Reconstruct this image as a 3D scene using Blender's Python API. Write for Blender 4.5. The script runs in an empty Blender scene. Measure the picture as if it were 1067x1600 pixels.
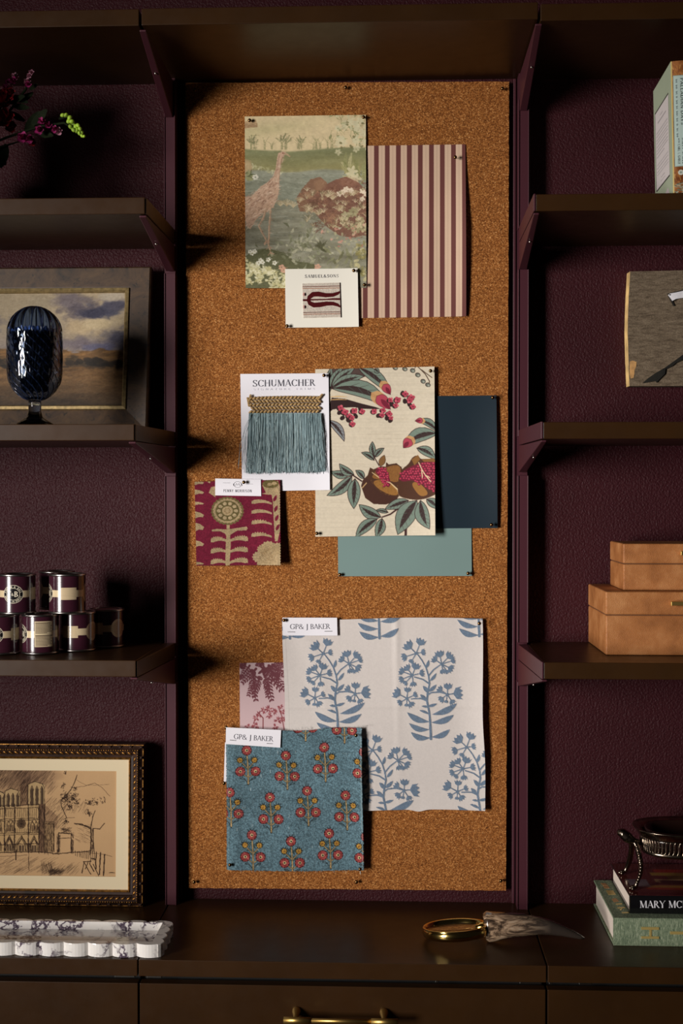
import bpy, math, random
import numpy as np
from mathutils import Vector, Matrix

SC = bpy.context.scene
COL = SC.collection
random.seed(7)
RNG = np.random.default_rng(11)
PI = math.pi

# ------------------------------------------------------------------ camera
FPX = 1960.0                                   # focal length in pixels of the 1067 x 1600 frame
CAM = Vector((0.0, -2.367, 1.55))
YAW = math.atan(80.5 / FPX)
PITCH = math.atan(25.0 / FPX)
cam_data = bpy.data.cameras.new('camera')
cam_data.sensor_fit = 'HORIZONTAL'
cam_data.sensor_width = 24.0
cam_data.lens = FPX / 1067.0 * 24.0
cam_data.clip_start = 0.02
cam = bpy.data.objects.new('camera', cam_data)
COL.objects.link(cam)
cam.location = CAM
cam.rotation_euler = (PI / 2 - PITCH, 0.0, YAW)
SC.camera = cam
ROT = np.array(cam.rotation_euler.to_matrix())

# ------------------------------------------------------------------ light and exposure
world = bpy.data.worlds.new('room_ambient')
SC.world = world
world.use_nodes = True
_bg = world.node_tree.nodes['Background']
_bg.inputs[0].default_value = (1.0, 0.92, 0.86, 1.0)
_bg.inputs[1].default_value = 0.006


def area_light(name, loc, target, sx, sy, power, color, spread=180):
    ld = bpy.data.lights.new(name, 'AREA')
    ld.shape = 'RECTANGLE'
    ld.size = sx
    ld.size_y = sy
    ld.energy = power
    ld.color = color
    ld.spread = math.radians(spread)
    o = bpy.data.objects.new(name, ld)
    COL.objects.link(o)
    o.location = loc
    d = Vector(target) - Vector(loc)
    o.rotation_euler = d.to_track_quat('-Z', 'Y').to_euler()
    return o


area_light('window_light', (-2.38, -2.65, 1.52), (0.20, 0.0, 1.47), 0.75, 1.55, 15.0, (1.0, 0.962, 0.92), spread=50)

SC.view_settings.view_transform = 'Standard'
SC.view_settings.look = 'None'
SC.view_settings.gamma = 1.0
SC.view_settings.use_curve_mapping = False
SC.view_settings.exposure = 0.0


# ------------------------------------------------------------------ helpers
def P(px, py, Y):
    """world point on the plane y = Y that the photograph shows at pixel (px, py)"""
    d = ROT @ np.array([(px - 533.5) / FPX, (800.0 - py) / FPX, -1.0])
    t = (Y - CAM.y) / d[1]
    return Vector((CAM.x + d[0] * t, Y, CAM.z + d[2] * t))


def Pz(px, py, z):
    """world point on the horizontal plane at height z seen at pixel (px, py)"""
    d = ROT @ np.array([(px - 533.5) / FPX, (800.0 - py) / FPX, -1.0])
    t = (z - CAM.z) / d[2]
    return Vector((CAM.x + d[0] * t, CAM.y + d[1] * t, z))


def PA(px, py, Y):
    px = np.asarray(px, float); py = np.asarray(py, float)
    d = np.stack([(px - 533.5) / FPX, (800.0 - py) / FPX, -np.ones_like(px)], -1) @ ROT.T
    t = (Y - CAM.y) / d[..., 1]
    return np.stack([CAM.x + d[..., 0] * t, CAM.y + d[..., 1] * t, CAM.z + d[..., 2] * t], -1)


def lin(c):
    c = np.asarray(c, float) / 255.0
    return np.where(c <= 0.04045, c / 12.92, ((c + 0.055) / 1.055) ** 2.4)


def rgba(c):
    l = lin(c)
    return (float(l[0]), float(l[1]), float(l[2]), 1.0)


def tag(o, label, cat, group=None):
    o['label'] = label
    o['category'] = cat
    if group:
        o['group'] = group
    return o


def structure(o):
    o['kind'] = 'structure'
    return o


def empty(name, loc=(0, 0, 0)):
    o = bpy.data.objects.new(name, None)
    o.empty_display_size = 0.02
    COL.objects.link(o)
    o.location = loc
    return o


def link(name, me, parent=None, mats=None):
    o = bpy.data.objects.new(name, me)
    COL.objects.link(o)
    if mats is not None:
        for m in (mats if isinstance(mats, (list, tuple)) else [mats]):
            me.materials.append(m)
    if parent is not None:
        o.parent = parent
        def world_of(q):
            m = q.matrix_basis.copy()
            return m if q.parent is None else world_of(q.parent) @ q.matrix_parent_inverse @ m
        pm = world_of(parent)
        o.matrix_parent_inverse = pm.inverted()
    return o


class MB:
    """collects vertices and faces for one mesh"""
    def __init__(self):
        self.v = []; self.f = []; self.m = []; self.s = []

    def add(self, vs, fs, mi=0, smooth=False):
        o = len(self.v)
        self.v += [tuple(p) for p in vs]
        for f in fs:
            self.f.append(tuple(i + o for i in f)); self.m.append(mi); self.s.append(smooth)
        return self

    def hexa(self, b, mi=0):
        """8 corners: 0-3 one face (ring), 4-7 the opposite face"""
        return self.add(b, [(3, 2, 1, 0), (4, 5, 6, 7), (0, 1, 5, 4), (1, 2, 6, 5), (2, 3, 7, 6), (3, 0, 4, 7)], mi)

    def box(self, x0, x1, y0, y1, z0, z1, mi=0):
        return self.hexa([(x0, y0, z0), (x1, y0, z0), (x1, y1, z0), (x0, y1, z0),
                          (x0, y0, z1), (x1, y0, z1), (x1, y1, z1), (x0, y1, z1)], mi)

    def prism(self, poly, z0, z1, mi=0, smooth=False):
        n = len(poly)
        vs = [(x, y, z0) for x, y in poly] + [(x, y, z1) for x, y in poly]
        fs = [tuple(reversed(range(n))), tuple(range(n, 2 * n))]
        self.add(vs, fs, mi)
        o = len(self.v) - 2 * n
        for i in range(n):
            j = (i + 1) % n
            self.f.append((o + i, o + j, o + n + j, o + n + i)); self.m.append(mi); self.s.append(smooth)
        return self

    def tube(self, pts, rad, seg=8, mi=0, caps=True):
        pts = [Vector(p) for p in pts]
        n = len(pts)
        rad = rad if isinstance(rad, (list, tuple)) else [rad] * n
        o = len(self.v)
        t0 = (pts[1] - pts[0]).normalized()
        a = Vector((0, 0, 1)) if abs(t0.z) < 0.9 else Vector((1, 0, 0))
        u = t0.cross(a).normalized()
        for i in range(n):
            t = (pts[min(i + 1, n - 1)] - pts[max(i - 1, 0)]).normalized()
            u = (u - t * u.dot(t)).normalized()
            w = t.cross(u)
            for k in range(seg):
                an = 2 * PI * k / seg
                self.v.append(tuple(pts[i] + (u * math.cos(an) + w * math.sin(an)) * rad[i]))
        for i in range(n - 1):
            for k in range(seg):
                k2 = (k + 1) % seg
                self.f.append((o + i * seg + k, o + i * seg + k2, o + (i + 1) * seg + k2, o + (i + 1) * seg + k))
                self.m.append(mi); self.s.append(True)
        if caps:
            self.f.append(tuple(o + k for k in reversed(range(seg)))); self.m.append(mi); self.s.append(False)
            self.f.append(tuple(o + (n - 1) * seg + k for k in range(seg))); self.m.append(mi); self.s.append(False)
        return self

    def lathe(self, prof, c, seg=32, mi=0, rfun=None):
        """prof: list of (r, z); rfun(angle, index) scales the radius"""
        o = len(self.v)
        n = len(prof)
        for i, (r, z) in enumerate(prof):
            for k in range(seg):
                an = 2 * PI * k / seg
                s = rfun(an, i) if rfun else 1.0
                self.v.append((c[0] + r * s * math.cos(an), c[1] + r * s * math.sin(an), c[2] + z))
        for i in range(n - 1):
            for k in range(seg):
                k2 = (k + 1) % seg
                self.f.append((o + i * seg + k, o + i * seg + k2, o + (i + 1) * seg + k2, o + (i + 1) * seg + k))
                self.m.append(mi); self.s.append(True)
        return self

    def ball(self, c, r, seg=10, rings=6, mi=0, sc=(1, 1, 1), rot=None):
        o = len(self.v)
        M = rot if rot is not None else Matrix.Identity(3)
        c = Vector(c)
        def pt(x, y, z):
            return tuple(c + M @ Vector((x * r * sc[0], y * r * sc[1], z * r * sc[2])))
        self.v.append(pt(0, 0, -1))
        for i in range(1, rings):
            ph = -PI / 2 + PI * i / rings
            for k in range(seg):
                an = 2 * PI * k / seg
                self.v.append(pt(math.cos(ph) * math.cos(an), math.cos(ph) * math.sin(an), math.sin(ph)))
        self.v.append(pt(0, 0, 1))
        top = len(self.v) - 1
        for k in range(seg):
            k2 = (k + 1) % seg
            self.f.append((o, o + 1 + k2, o + 1 + k)); self.m.append(mi); self.s.append(True)
            b = o + 1 + (rings - 2) * seg
            self.f.append((top, b + k, b + k2)); self.m.append(mi); self.s.append(True)
        for i in range(rings - 2):
            for k in range(seg):
                k2 = (k + 1) % seg
                a = o + 1 + i * seg
                self.f.append((a + k, a + k2, a + seg + k2, a + seg + k)); self.m.append(mi); self.s.append(True)
        return self

    def mesh(self, name):
        me = bpy.data.meshes.new(name)
        me.from_pydata(self.v, [], self.f)
        me.polygons.foreach_set('material_index', self.m)
        me.polygons.foreach_set('use_smooth', self.s)
        me.update()
        return me

    def build(self, name, mats, parent=None, bevel=0.0, bseg=2):
        o = link(name, self.mesh(name), parent, mats)
        if bevel:
            b = o.modifiers.new('bevel', 'BEVEL')
            b.width = bevel; b.segments = bseg; b.limit_method = 'ANGLE'; b.angle_limit = math.radians(40)
            b.harden_normals = False
        return o


# ------------------------------------------------------------------ materials
def new_mat(name):
    m = bpy.data.materials.new(name)
    m.use_nodes = True
    nt = m.node_tree
    return m, nt, nt.nodes['Principled BSDF']


def ramp(nt, stops):
    r = nt.nodes.new('ShaderNodeValToRGB')
    e = r.color_ramp.elements
    while len(e) < len(stops):
        e.new(0.5)
    for i, (p, c) in enumerate(stops):
        e[i].position = p
        e[i].color = rgba(c)
    return r


def coords(nt, scale=(1, 1, 1), kind='Object'):
    tc = nt.nodes.new('ShaderNodeTexCoord')
    mp = nt.nodes.new('ShaderNodeMapping')
    mp.inputs['Scale'].default_value = scale
    nt.links.new(tc.outputs[kind], mp.inputs[0])
    return mp.outputs[0]


def noise(nt, vec, scale, detail=3, rough=0.55, dist=0.0):
    n = nt.nodes.new('ShaderNodeTexNoise')
    n.inputs['Scale'].default_value = scale
    n.inputs['Detail'].default_value = detail
    n.inputs['Roughness'].default_value = rough
    n.inputs['Distortion'].default_value = dist
    nt.links.new(vec, n.inputs['Vector'])
    return n


def bump(nt, b, height, strength, distance):
    n = nt.nodes.new('ShaderNodeBump')
    n.inputs['Strength'].default_value = strength
    n.inputs['Distance'].default_value = distance
    nt.links.new(height, n.inputs['Height'])
    nt.links.new(n.outputs[0], b.inputs['Normal'])
    return n


def plain(name, c, rough=0.5, metal=0.0, spec=0.5, var=0.0, vscale=30.0, bmp=0.0, bscale=200.0, bdist=0.001, stretch=(1, 1, 1), coat=0.0):
    m, nt, b = new_mat(name)
    b.inputs['Base Color'].default_value = rgba(c)
    b.inputs['Roughness'].default_value = rough
    b.inputs['Metallic'].default_value = metal
    b.inputs['Specular IOR Level'].default_value = spec
    if coat:
        b.inputs['Coat Weight'].default_value = coat
        b.inputs['Coat Roughness'].default_value = 0.08
    if var or bmp:
        v = coords(nt, stretch)
    if var:
        n = noise(nt, v, vscale, 4)
        a = np.asarray(c, float)
        r = ramp(nt, [(0.3, np.clip(a * (1 - var), 0, 255)), (0.7, np.clip(a * (1 + var), 0, 255))])
        nt.links.new(n.outputs[0], r.inputs[0])
        nt.links.new(r.outputs[0], b.inputs['Base Color'])
    if bmp:
        n2 = noise(nt, v, bscale, 3)
        bump(nt, b, n2.outputs[0], bmp, bdist)
    return m


def vcol(name, rough=0.75, weave=0.0, wscale=1500.0, spec=0.25, grain=0.0, gscale=400.0, coat=0.0):
    """material that takes its printed colour from the mesh's colour attribute"""
    m, nt, b = new_mat(name)
    a = nt.nodes.new('ShaderNodeAttribute')
    a.attribute_name = 'Col'
    src = a.outputs['Color']
    if grain:
        n = noise(nt, coords(nt), gscale, 4, 0.65)
        r = ramp(nt, [(0.25, [255 * (1 - grain)] * 3), (0.75, [255] * 3)])
        nt.links.new(n.outputs[0], r.inputs[0])
        mx = nt.nodes.new('ShaderNodeMix')
        mx.data_type = 'RGBA'; mx.blend_type = 'MULTIPLY'
        mx.inputs[0].default_value = 1.0
        nt.links.new(src, mx.inputs[6]); nt.links.new(r.outputs[0], mx.inputs[7])
        src = mx.outputs[2]
    nt.links.new(src, b.inputs['Base Color'])
    b.inputs['Roughness'].default_value = rough
    b.inputs['Specular IOR Level'].default_value = spec
    if coat:
        b.inputs['Coat Weight'].default_value = coat
        b.inputs['Coat Roughness'].default_value = 0.1
    if weave:
        v = coords(nt)
        w1 = nt.nodes.new('ShaderNodeTexWave'); w1.wave_type = 'BANDS'; w1.bands_direction = 'X'
        w2 = nt.nodes.new('ShaderNodeTexWave'); w2.wave_type = 'BANDS'; w2.bands_direction = 'Z'
        for w in (w1, w2):
            w.inputs['Scale'].default_value = wscale / 6.0
            w.inputs['Distortion'].default_value = 1.2
            w.inputs['Detail'].default_value = 1.0
            nt.links.new(v, w.inputs['Vector'])
        ad = nt.nodes.new('ShaderNodeMath'); ad.operation = 'ADD'
        nt.links.new(w1.outputs['Fac'], ad.inputs[0]); nt.links.new(w2.outputs['Fac'], ad.inputs[1])
        bump(nt, b, ad.outputs[0], weave, 0.0004)
    return m


def mat_wall():
    m, nt, b = new_mat('plum_plaster')
    v = coords(nt)
    n = noise(nt, v, 4.0, 3)
    r = ramp(nt, [(0.3, (53, 22, 26)), (0.7, (60, 25, 30))])
    nt.links.new(n.outputs[0], r.inputs[0]); nt.links.new(r.outputs[0], b.inputs['Base Color'])
    b.inputs['Roughness'].default_value = 0.5
    b.inputs['Specular IOR Level'].default_value = 0.13
    n2 = noise(nt, v, 240.0, 2, 0.5, 0.4)
    r2 = ramp(nt, [(0.3, (0, 0, 0)), (0.75, (255, 255, 255))])
    nt.links.new(n2.outputs[0], r2.inputs[0])
    bump(nt, b, r2.outputs[0], 0.95, 0.0012)
    return m


def mat_cork():
    m, nt, b = new_mat('cork')
    v = coords(nt)
    vo = nt.nodes.new('ShaderNodeTexVoronoi')
    vo.inputs['Scale'].default_value = 640.0
    nt.links.new(v, vo.inputs['Vector'])
    sx = nt.nodes.new('ShaderNodeSeparateColor')
    nt.links.new(vo.outputs['Color'], sx.inputs[0])
    n = noise(nt, v, 300.0, 4, 0.7)
    mx = nt.nodes.new('ShaderNodeMath'); mx.operation = 'MULTIPLY_ADD'
    mx.inputs[1].default_value = 0.42
    nt.links.new(sx.outputs[0], mx.inputs[0])
    m2 = nt.nodes.new('ShaderNodeMath'); m2.operation = 'MULTIPLY'
    m2.inputs[1].default_value = 0.62
    nt.links.new(n.outputs[0], m2.inputs[0])
    nt.links.new(m2.outputs[0], mx.inputs[2])
    r = ramp(nt, [(0.16, (56, 29, 10)), (0.38, (120, 70, 32)), (0.54, (148, 90, 43)), (0.68, (178, 116, 60)), (0.84, (226, 172, 112))])
    nt.links.new(mx.outputs[0], r.inputs[0])
    nt.links.new(r.outputs[0], b.inputs['Base Color'])
    b.inputs['Roughness'].default_value = 0.9
    b.inputs['Specular IOR Level'].default_value = 0.12
    bump(nt, b, mx.outputs[0], 0.5, 0.0012)
    return m


def mat_bronze():
    m, nt, b = new_mat('bronze_lacquer')
    v = coords(nt)
    n = noise(nt, v, 9.0, 4, 0.6)
    r = ramp(nt, [(0.3, (50, 30, 12)), (0.7, (57, 35, 15))])
    nt.links.new(n.outputs[0], r.inputs[0]); nt.links.new(r.outputs[0], b.inputs['Base Color'])
    n2 = noise(nt, v, 40.0, 3)
    r2 = ramp(nt, [(0.3, (156, 156, 156)), (0.7, (168, 168, 168))])
    nt.links.new(n2.outputs[0], r2.inputs[0]); nt.links.new(r2.outputs[0], b.inputs['Roughness'])
    b.inputs['Metallic'].default_value = 0.0
    b.inputs['Specular IOR Level'].default_value = 0.24
    return m


M = {}
M['wall'] = mat_wall()
M['cork'] = mat_cork()
M['bronze'] = mat_bronze()
M['plum_metal'] = plain('plum_metal', (72, 36, 44), 0.42, 0.0, 0.25, bmp=0.05, bscale=600)
M['black'] = plain('black_gap', (12, 10, 9), 0.7)
M['brass'] = plain('brass', (228, 188, 110), 0.42, 1.0, bmp=0.02, bscale=80)
M['dark_brass'] = plain('dark_brass_tack', (120, 92, 58), 0.25, 1.0)
M['steel'] = plain('steel', (190, 186, 180), 0.25, 1.0)
M['tin'] = plain('tin', (176, 170, 166), 0.28, 1.0, bmp=0.03, bscale=120)
M['silver'] = plain('tarnished_silver', (128, 114, 100), 0.22, 1.0, var=0.3, vscale=60, bmp=0.15, bscale=90, bdist=0.002)
M['white_card'] = plain('white_card', (236, 232, 238), 0.6, spec=0.3)
M['cream_card'] = plain('cream_card', (238, 232, 218), 0.6, spec=0.3)
M['grey_ink'] = plain('grey_ink', (84, 82, 92), 0.6)
M['pale_ink'] = plain('pale_ink', (206, 203, 212), 0.6)
M['dark_ink'] = plain('dark_ink', (52, 50, 58), 0.6)
M['floor'] = plain('oak_floor', (92, 66, 44), 0.45, var=0.2, vscale=6, stretch=(1, 8, 1))

# ================================================================== the setting
ZC = 1.55 - 0.7665            # counter top height
YC = -0.318                   # counter front
YF = -0.295                   # shelf front
YU = -0.040                   # face of the uprights
structure(MB().add([(-2.2, 0, 0), (2.2, 0, 0), (2.2, 0, 2.75), (-2.2, 0, 2.75), (-2.2, 0.1, 0), (2.2, 0.1, 0), (2.2, 0.1, 2.75), (-2.2, 0.1, 2.75)],
                   [(0, 1, 2, 3), (7, 6, 5, 4), (0, 4, 5, 1), (3, 2, 6, 7), (0, 3, 7, 4), (1, 5, 6, 2)]).build('wall_back', M['wall']))
structure(MB().box(-2.2, 2.2, -3.6, 0.1, -0.05, 0.0).build('floor', M['floor']))

XL0, XL1 = P(257.5, 780, YU).x, P(274.5, 780, YU).x       # left upright
XR0, XR1 = P(808.8, 780, YU).x, P(825.2, 780, YU).x       # right upright

TH = 26.0 / 946.0            # thickness of a shelf board


def upright(x0, x1, segs, label):
    root = empty('shelf_upright', ((x0 + x1) / 2, -0.01, ZC))
    zt = P(530, 8.3, YF).z - TH - 0.0008
    MB().box(x0 + 0.0012, x1 - 0.0012, -0.034, 0.0, ZC, zt).build('rail', M['plum_metal'], root)
    for (ya, yb) in segs:
        za, zb = P((x0 + x1) / 2 * 828 + 614, ya, YU).z, P((x0 + x1) / 2 * 828 + 614, yb, YU).z
        zb = max(zb, ZC)
        mb = MB()
        mb.box(x0, x1, YU, -0.012, zb, za)
        w = 0.0016                                          # raised rolled edges
        mb.box(x0 - 0.0002, x0 + w, YU - 0.0022, YU, zb, za)
        mb.box(x1 - w, x1 + 0.0002, YU - 0.0022, YU, zb, za)
        mb.build('cover_strip', M['plum_metal'], root, bevel=0.0007)
    for sx in ((x0 - 0.006, x0 - 0.001), (x1 + 0.001, x1 + 0.006)):
        MB().box(sx[0], sx[1], -0.006, 0.0, ZC, zt).build('flange', M['plum_metal'], root, bevel=0.001)
    tag(root, label, 'upright')
    return root


upright(XL0, XL1, [(161, 361), (427, 683), (744, 1008), (1065, 1500)], 'plum metal shelf upright along the left edge of the corkboard')
upright(XR0, XR1, [(155, 357), (421, 682), (743, 1004), (1065, 1500)], 'plum metal shelf upright along the right edge of the corkboard')


def shelf_arm(root, bx, fx, ztop, zbot, drop, name='bracket'):
    """tapered arm under a shelf: bx, fx = (x0, x1) at the upright and at the front"""
    yb = YU - 0.0005
    g = 0.0018
    mb = MB()
    mb.hexa([(bx[0], yb, zbot - drop), (bx[1], yb, zbot - drop), (bx[1], yb, zbot - g), (bx[0], yb, zbot - g),
             (fx[0], YF + 0.004, zbot - g - 0.003), (fx[1], YF + 0.004, zbot - g - 0.003), (fx[1], YF + 0.004, zbot - g), (fx[0], YF + 0.004, zbot - g)])
    o = mb.build(name, M['plum_metal'], root, bevel=0.0012)
    s = MB()
    t = 0.45
    c = Vector(((bx[0] * t + fx[0] * (1 - t) + bx[1] * t + fx[1] * (1 - t)) / 2, yb * t + (YF + 0.004) * (1 - t), (zbot - drop) * t + (zbot - g - 0.006) * (1 - t)))
    s.ball(c, 0.0022, 8, 4)
    s.build('screw', M['steel'], o)
    return o



def side_shelf(side, fx_px, fy_top, label):
    p = P(fx_px, fy_top, YF)
    ztop = p.z; zbot = ztop - TH
    xe = p.x
    if side < 0:
        root = empty('wall_shelf', (-0.75, -0.15, ztop))
        far = -1.06
        poly = [(far, YF), (xe, YF), (xe, YU - 0.003)]
        xb = min(xe, XL0 - 0.0068)
        poly += ([(xb, YU - 0.003)] if xb < xe else []) + [(xb, 0.0), (far, 0.0)]
    else:
        root = empty('wall_shelf', (0.6, -0.15, ztop))
        far = 1.0
        xb = max(xe, XR1 + 0.0068)
        poly = [(xe, YF), (far, YF), (far, 0.0), (xb, 0.0)]
        poly += ([(xb, YU - 0.003)] if xb > xe else []) + [(xe, YU - 0.003)]
    MB().prism(poly, zbot, ztop).build('board', M['bronze'], root, bevel=0.0012)
    yb = YU - 0.0035
    if side > 0:
        # plum cap that closes the end of the board
        mb = MB()
        a0, a1, b0, b1 = XR0 + 0.001, xe - 0.0004, xe - 0.0036, xe - 0.0004
        mb.hexa([(a0, yb, zbot), (a1, yb, zbot), (a1, yb, ztop), (a0, yb, ztop), (b0, YF - 0.0012, zbot), (b1, YF - 0.0012, zbot), (b1, YF - 0.0012, ztop + 0.0008), (b0, YF - 0.0012, ztop + 0.0008)])
        mb.build('end_cap', M['plum_metal'], root, bevel=0.0008)
        shelf_arm(root, (XR0 + 0.001, XR1 - 0.003), (xe - 0.003, xe + 0.006), ztop, zbot, 0.050)
    else:
        mb = MB()
        a0, a1, b0, b1 = xe + 0.0004, XL1 - 0.001, xe + 0.0004, xe + 0.0030
        mb.hexa([(a0, yb, zbot), (a1, yb, zbot), (a1, yb, ztop), (a0, yb, ztop), (b0, YF + 0.003, zbot), (b1, YF + 0.003, zbot), (b1, YF + 0.003, ztop - 0.001), (b0, YF + 0.003, ztop - 0.001)])
        mb.build('end_cap', M['bronze'], root, bevel=0.0008)
        shelf_arm(root, (XL0 + 0.003, XL1 - 0.001), (xe - 0.010, xe + 0.002), ztop, zbot, 0.050)
    tag(root, label, 'shelf', 'bronze wall shelves')
    return ztop, xe


ZLA, XLA = side_shelf(-1, 226, 308.0, 'bronze wall shelf at left holding the flowers, above the landscape painting')
ZLB, XLB = side_shelf(-1, 209.5, 662.5, 'bronze wall shelf carrying the framed landscape and blue glass cloche')
ZLC, XLC = side_shelf(-1, 212, 1032.0, 'bronze wall shelf carrying the small plum paint cans')
ZRA, XRA = side_shelf(1, 837, 303.5, 'bronze wall shelf at right carrying the upright pale green book')
ZRB, XRB = side_shelf(1, 848.5, 659.5, 'bare bronze wall shelf below the weathered wooden plaque')
ZRC, XRC = side_shelf(1, 849.5, 1035.0, 'bronze wall shelf carrying the two tan leather boxes')

# --- the three top shelves
zt_l = P(150, 15.0, YF).z; zt_c = P(530, 8.3, YF).z; zt_r = P(950, 4.3, YF).z
gx0, gx1 = P(217, 28, YF).x, P(221, 28, YF).x
gx2, gx3 = P(840.5, 20, YF).x, P(844.5, 20, YF).x
for nm, x0, x1, zt, lab in (('l', -1.06, gx0, zt_l, 'topmost bronze shelf at left, above the flowers'),
                            ('c', gx1, gx2, zt_c, 'topmost wide bronze shelf over the corkboard'),
                            ('r', gx3, 1.0, zt_r, 'topmost bronze shelf at right, above the pale green book')):
    root = empty('wall_shelf', ((x0 + x1) / 2, -0.15, zt))
    tag(root, lab, 'shelf', 'bronze wall shelves')
    MB().box(x0, x1, YF, -0.0005, zt - TH, zt).build('board', M['bronze'], root, bevel=0.0012)
    if nm == 'c':
        gl, gr = (gx0 + gx1) / 2, (gx2 + gx3) / 2
        shelf_arm(root, (XL0 + 0.002, XL1 - 0.004), (gl - 0.002, gl + 0.009), zt, zt - TH - 0.004, 0.072)
        shelf_arm(root, (XR0 + 0.002, XR1 - 0.003), (gr - 0.006, gr + 0.005), zt, zt - TH - 0.004, 0.068)

# --- counter tops and drawers
cx0, cx1 = P(214.6, 1520, YC).x, P(216.6, 1520, YC).x
cx2, cx3 = P(853.6, 1520, YC).x, P(855.8, 1520, YC).x
YD = YC + 0.006
zdt = P(533, 1541.5, YD).z
for nm, x0, x1, lab1, lab2 in (('l', -1.06, cx0, 'dark bronze countertop under the marble tray', 'dark bronze drawer cabinet at the lower left corner'),
                               ('c', cx1, cx2, 'long dark bronze countertop in front of the corkboard', 'dark bronze drawer cabinet with a brass bar handle'),
                               ('r', cx3, 1.0, 'dark bronze countertop under the stacked green and black books', 'dark bronze drawer cabinet at the lower right corner')):
    top = empty('countertop', ((x0 + x1) / 2, -0.16, ZC - 0.03))
    MB().box(x0, x1, YC, -0.0005, ZC - 26.5 / 956, ZC).build('slab', M['bronze'], top, bevel=0.0012)
    clips = {'l': [(178, 210)], 'c': [(228, 252), (680, 686), (812, 846)], 'r': [(858, 864), (905, 926)]}[nm]
    for a, b in clips:
        xa, xb = P(a, 1536, YD).x, P(b, 1536, YD).x
        MB().box(xa, xb, YD + 0.004, YD + 0.03, ZC - 0.0345, ZC - 26.5 / 956 - 0.0002).build('clip', M['steel'], top, bevel=0.001)
    tag(top, lab1, 'countertop', 'bronze countertops')
    cab = empty('drawer_cabinet', ((x0 + x1) / 2, -0.16, 0.0))
    MB().box(x0 + 0.003, x1 - 0.003, YD + 0.032, -0.002, 0.06, ZC - 26.5 / 956 - 0.0006).build('body', M['black'], cab)
    MB().box(x0 + 0.02, x1 - 0.02, YD + 0.06, -0.01, 0.0, 0.06).build('plinth', M['black'], cab)
    MB().box(x0 + 0.0005, x1 - 0.0005, YD, YD + 0.02, zdt - 0.22, zdt).build('drawer', M['bronze'], cab, bevel=0.001)
    MB().box(x0 + 0.0005, x1 - 0.0005, YD, YD + 0.02, zdt - 0.45, zdt - 0.225).build('drawer', M['bronze'], cab, bevel=0.001)
    MB().box(x0 + 0.0005, x1 - 0.0005, YD, YD + 0.02, 0.062, zdt - 0.455).build('drawer', M['bronze'], cab, bevel=0.001)
    tag(cab, lab2, 'cabinet', 'bronze drawer cabinets')
    if nm == 'c':
        dr = [c for c in cab.children if c.name.startswith('drawer')][0]
        yh = YD - 0.030
        hz = P(533, 1595.5, yh).z
        h = MB()
        xs = [P(v, 1595, yh).x for v in (443, 485, 580, 622)]
        h.tube([(xs[0], yh, hz), (xs[1], yh, hz)], 0.0052, 16)
        h.tube([(xs[2], yh, hz), (xs[3], yh, hz)], 0.0052, 16)
        h.tube([(xs[1], yh, hz), (xs[2], yh, hz)], 0.0036, 16)
        for xp in (P(463.5, 1587, YD).x, P(600, 1587, YD).x):
            h.tube([(xp, YD, hz + 0.0035), (xp, YD - 0.004, hz + 0.0035), (xp, YD - 0.02, hz + 0.001), (xp, yh, hz)], [0.0072, 0.0072, 0.004, 0.004], 16)
        h.build('handle', M['brass'], dr)

# ================================================================== corkboard
YB = -0.0125                                  # front face of the cork
cb = empty('corkboard', (P(540, 1390, YB).x, -0.006, P(540, 1390, YB).z))
tl, tr, br, bl = P(289.5, 129.5, YB), P(795.3, 127.5, YB), P(790.5, 1391.5, YB), P(295, 1387.5, YB)
random.seed(5)


def rough_edge(a, b, n, amp):
    out = []
    for i in range(n):
        t = i / n
        p = a.lerp(b, t)
        q = Vector((random.uniform(-amp, amp), 0, random.uniform(-amp, amp))) if i else Vector((0, 0, 0))
        out.append(p + q)
    return out


ring = rough_edge(tl, bl, 160, 0.0005) + rough_edge(bl, br, 70, 0.0006) + rough_edge(br, tr, 160, 0.0005) + rough_edge(tr, tl, 70, 0.0004)
n = len(ring)
mb = MB()
mb.add([tuple(p) for p in ring] + [(p.x, -0.0005, p.z) for p in ring], [tuple(range(n)), tuple(reversed(range(n, 2 * n)))] + [(i, i + n, (i + 1) % n + n, (i + 1) % n) for i in range(n)])
mb.build('cork_sheet', M['cork'], cb)
tag(cb, 'tall tan corkboard pinned to the plum wall between the shelf uprights', 'corkboard')

# ================================================================== painting printed sheets
def lerp(a, b, t):
    return a + (b - a) * t


def vnoise(w, h, cells_x, cells_y, seed):
    r = np.random.default_rng(seed)
    cx, cy = int(cells_x) + 2, int(cells_y) + 2
    g = r.random((cy + 1, cx + 1))
    x = np.linspace(0, cells_x, w); y = np.linspace(0, cells_y, h)
    xi = x.astype(int); yi = y.astype(int)
    fx = x - xi; fy = y - yi
    fx = fx * fx * (3 - 2 * fx); fy = fy * fy * (3 - 2 * fy)
    a = g[np.ix_(yi, xi)]; b = g[np.ix_(yi, xi + 1)]; c = g[np.ix_(yi + 1, xi)]; d = g[np.ix_(yi + 1, xi + 1)]
    fx = fx[None, :]; fy = fy[:, None]
    return (a * (1 - fx) + b * fx) * (1 - fy) + (c * (1 - fx) + d * fx) * fy


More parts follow.
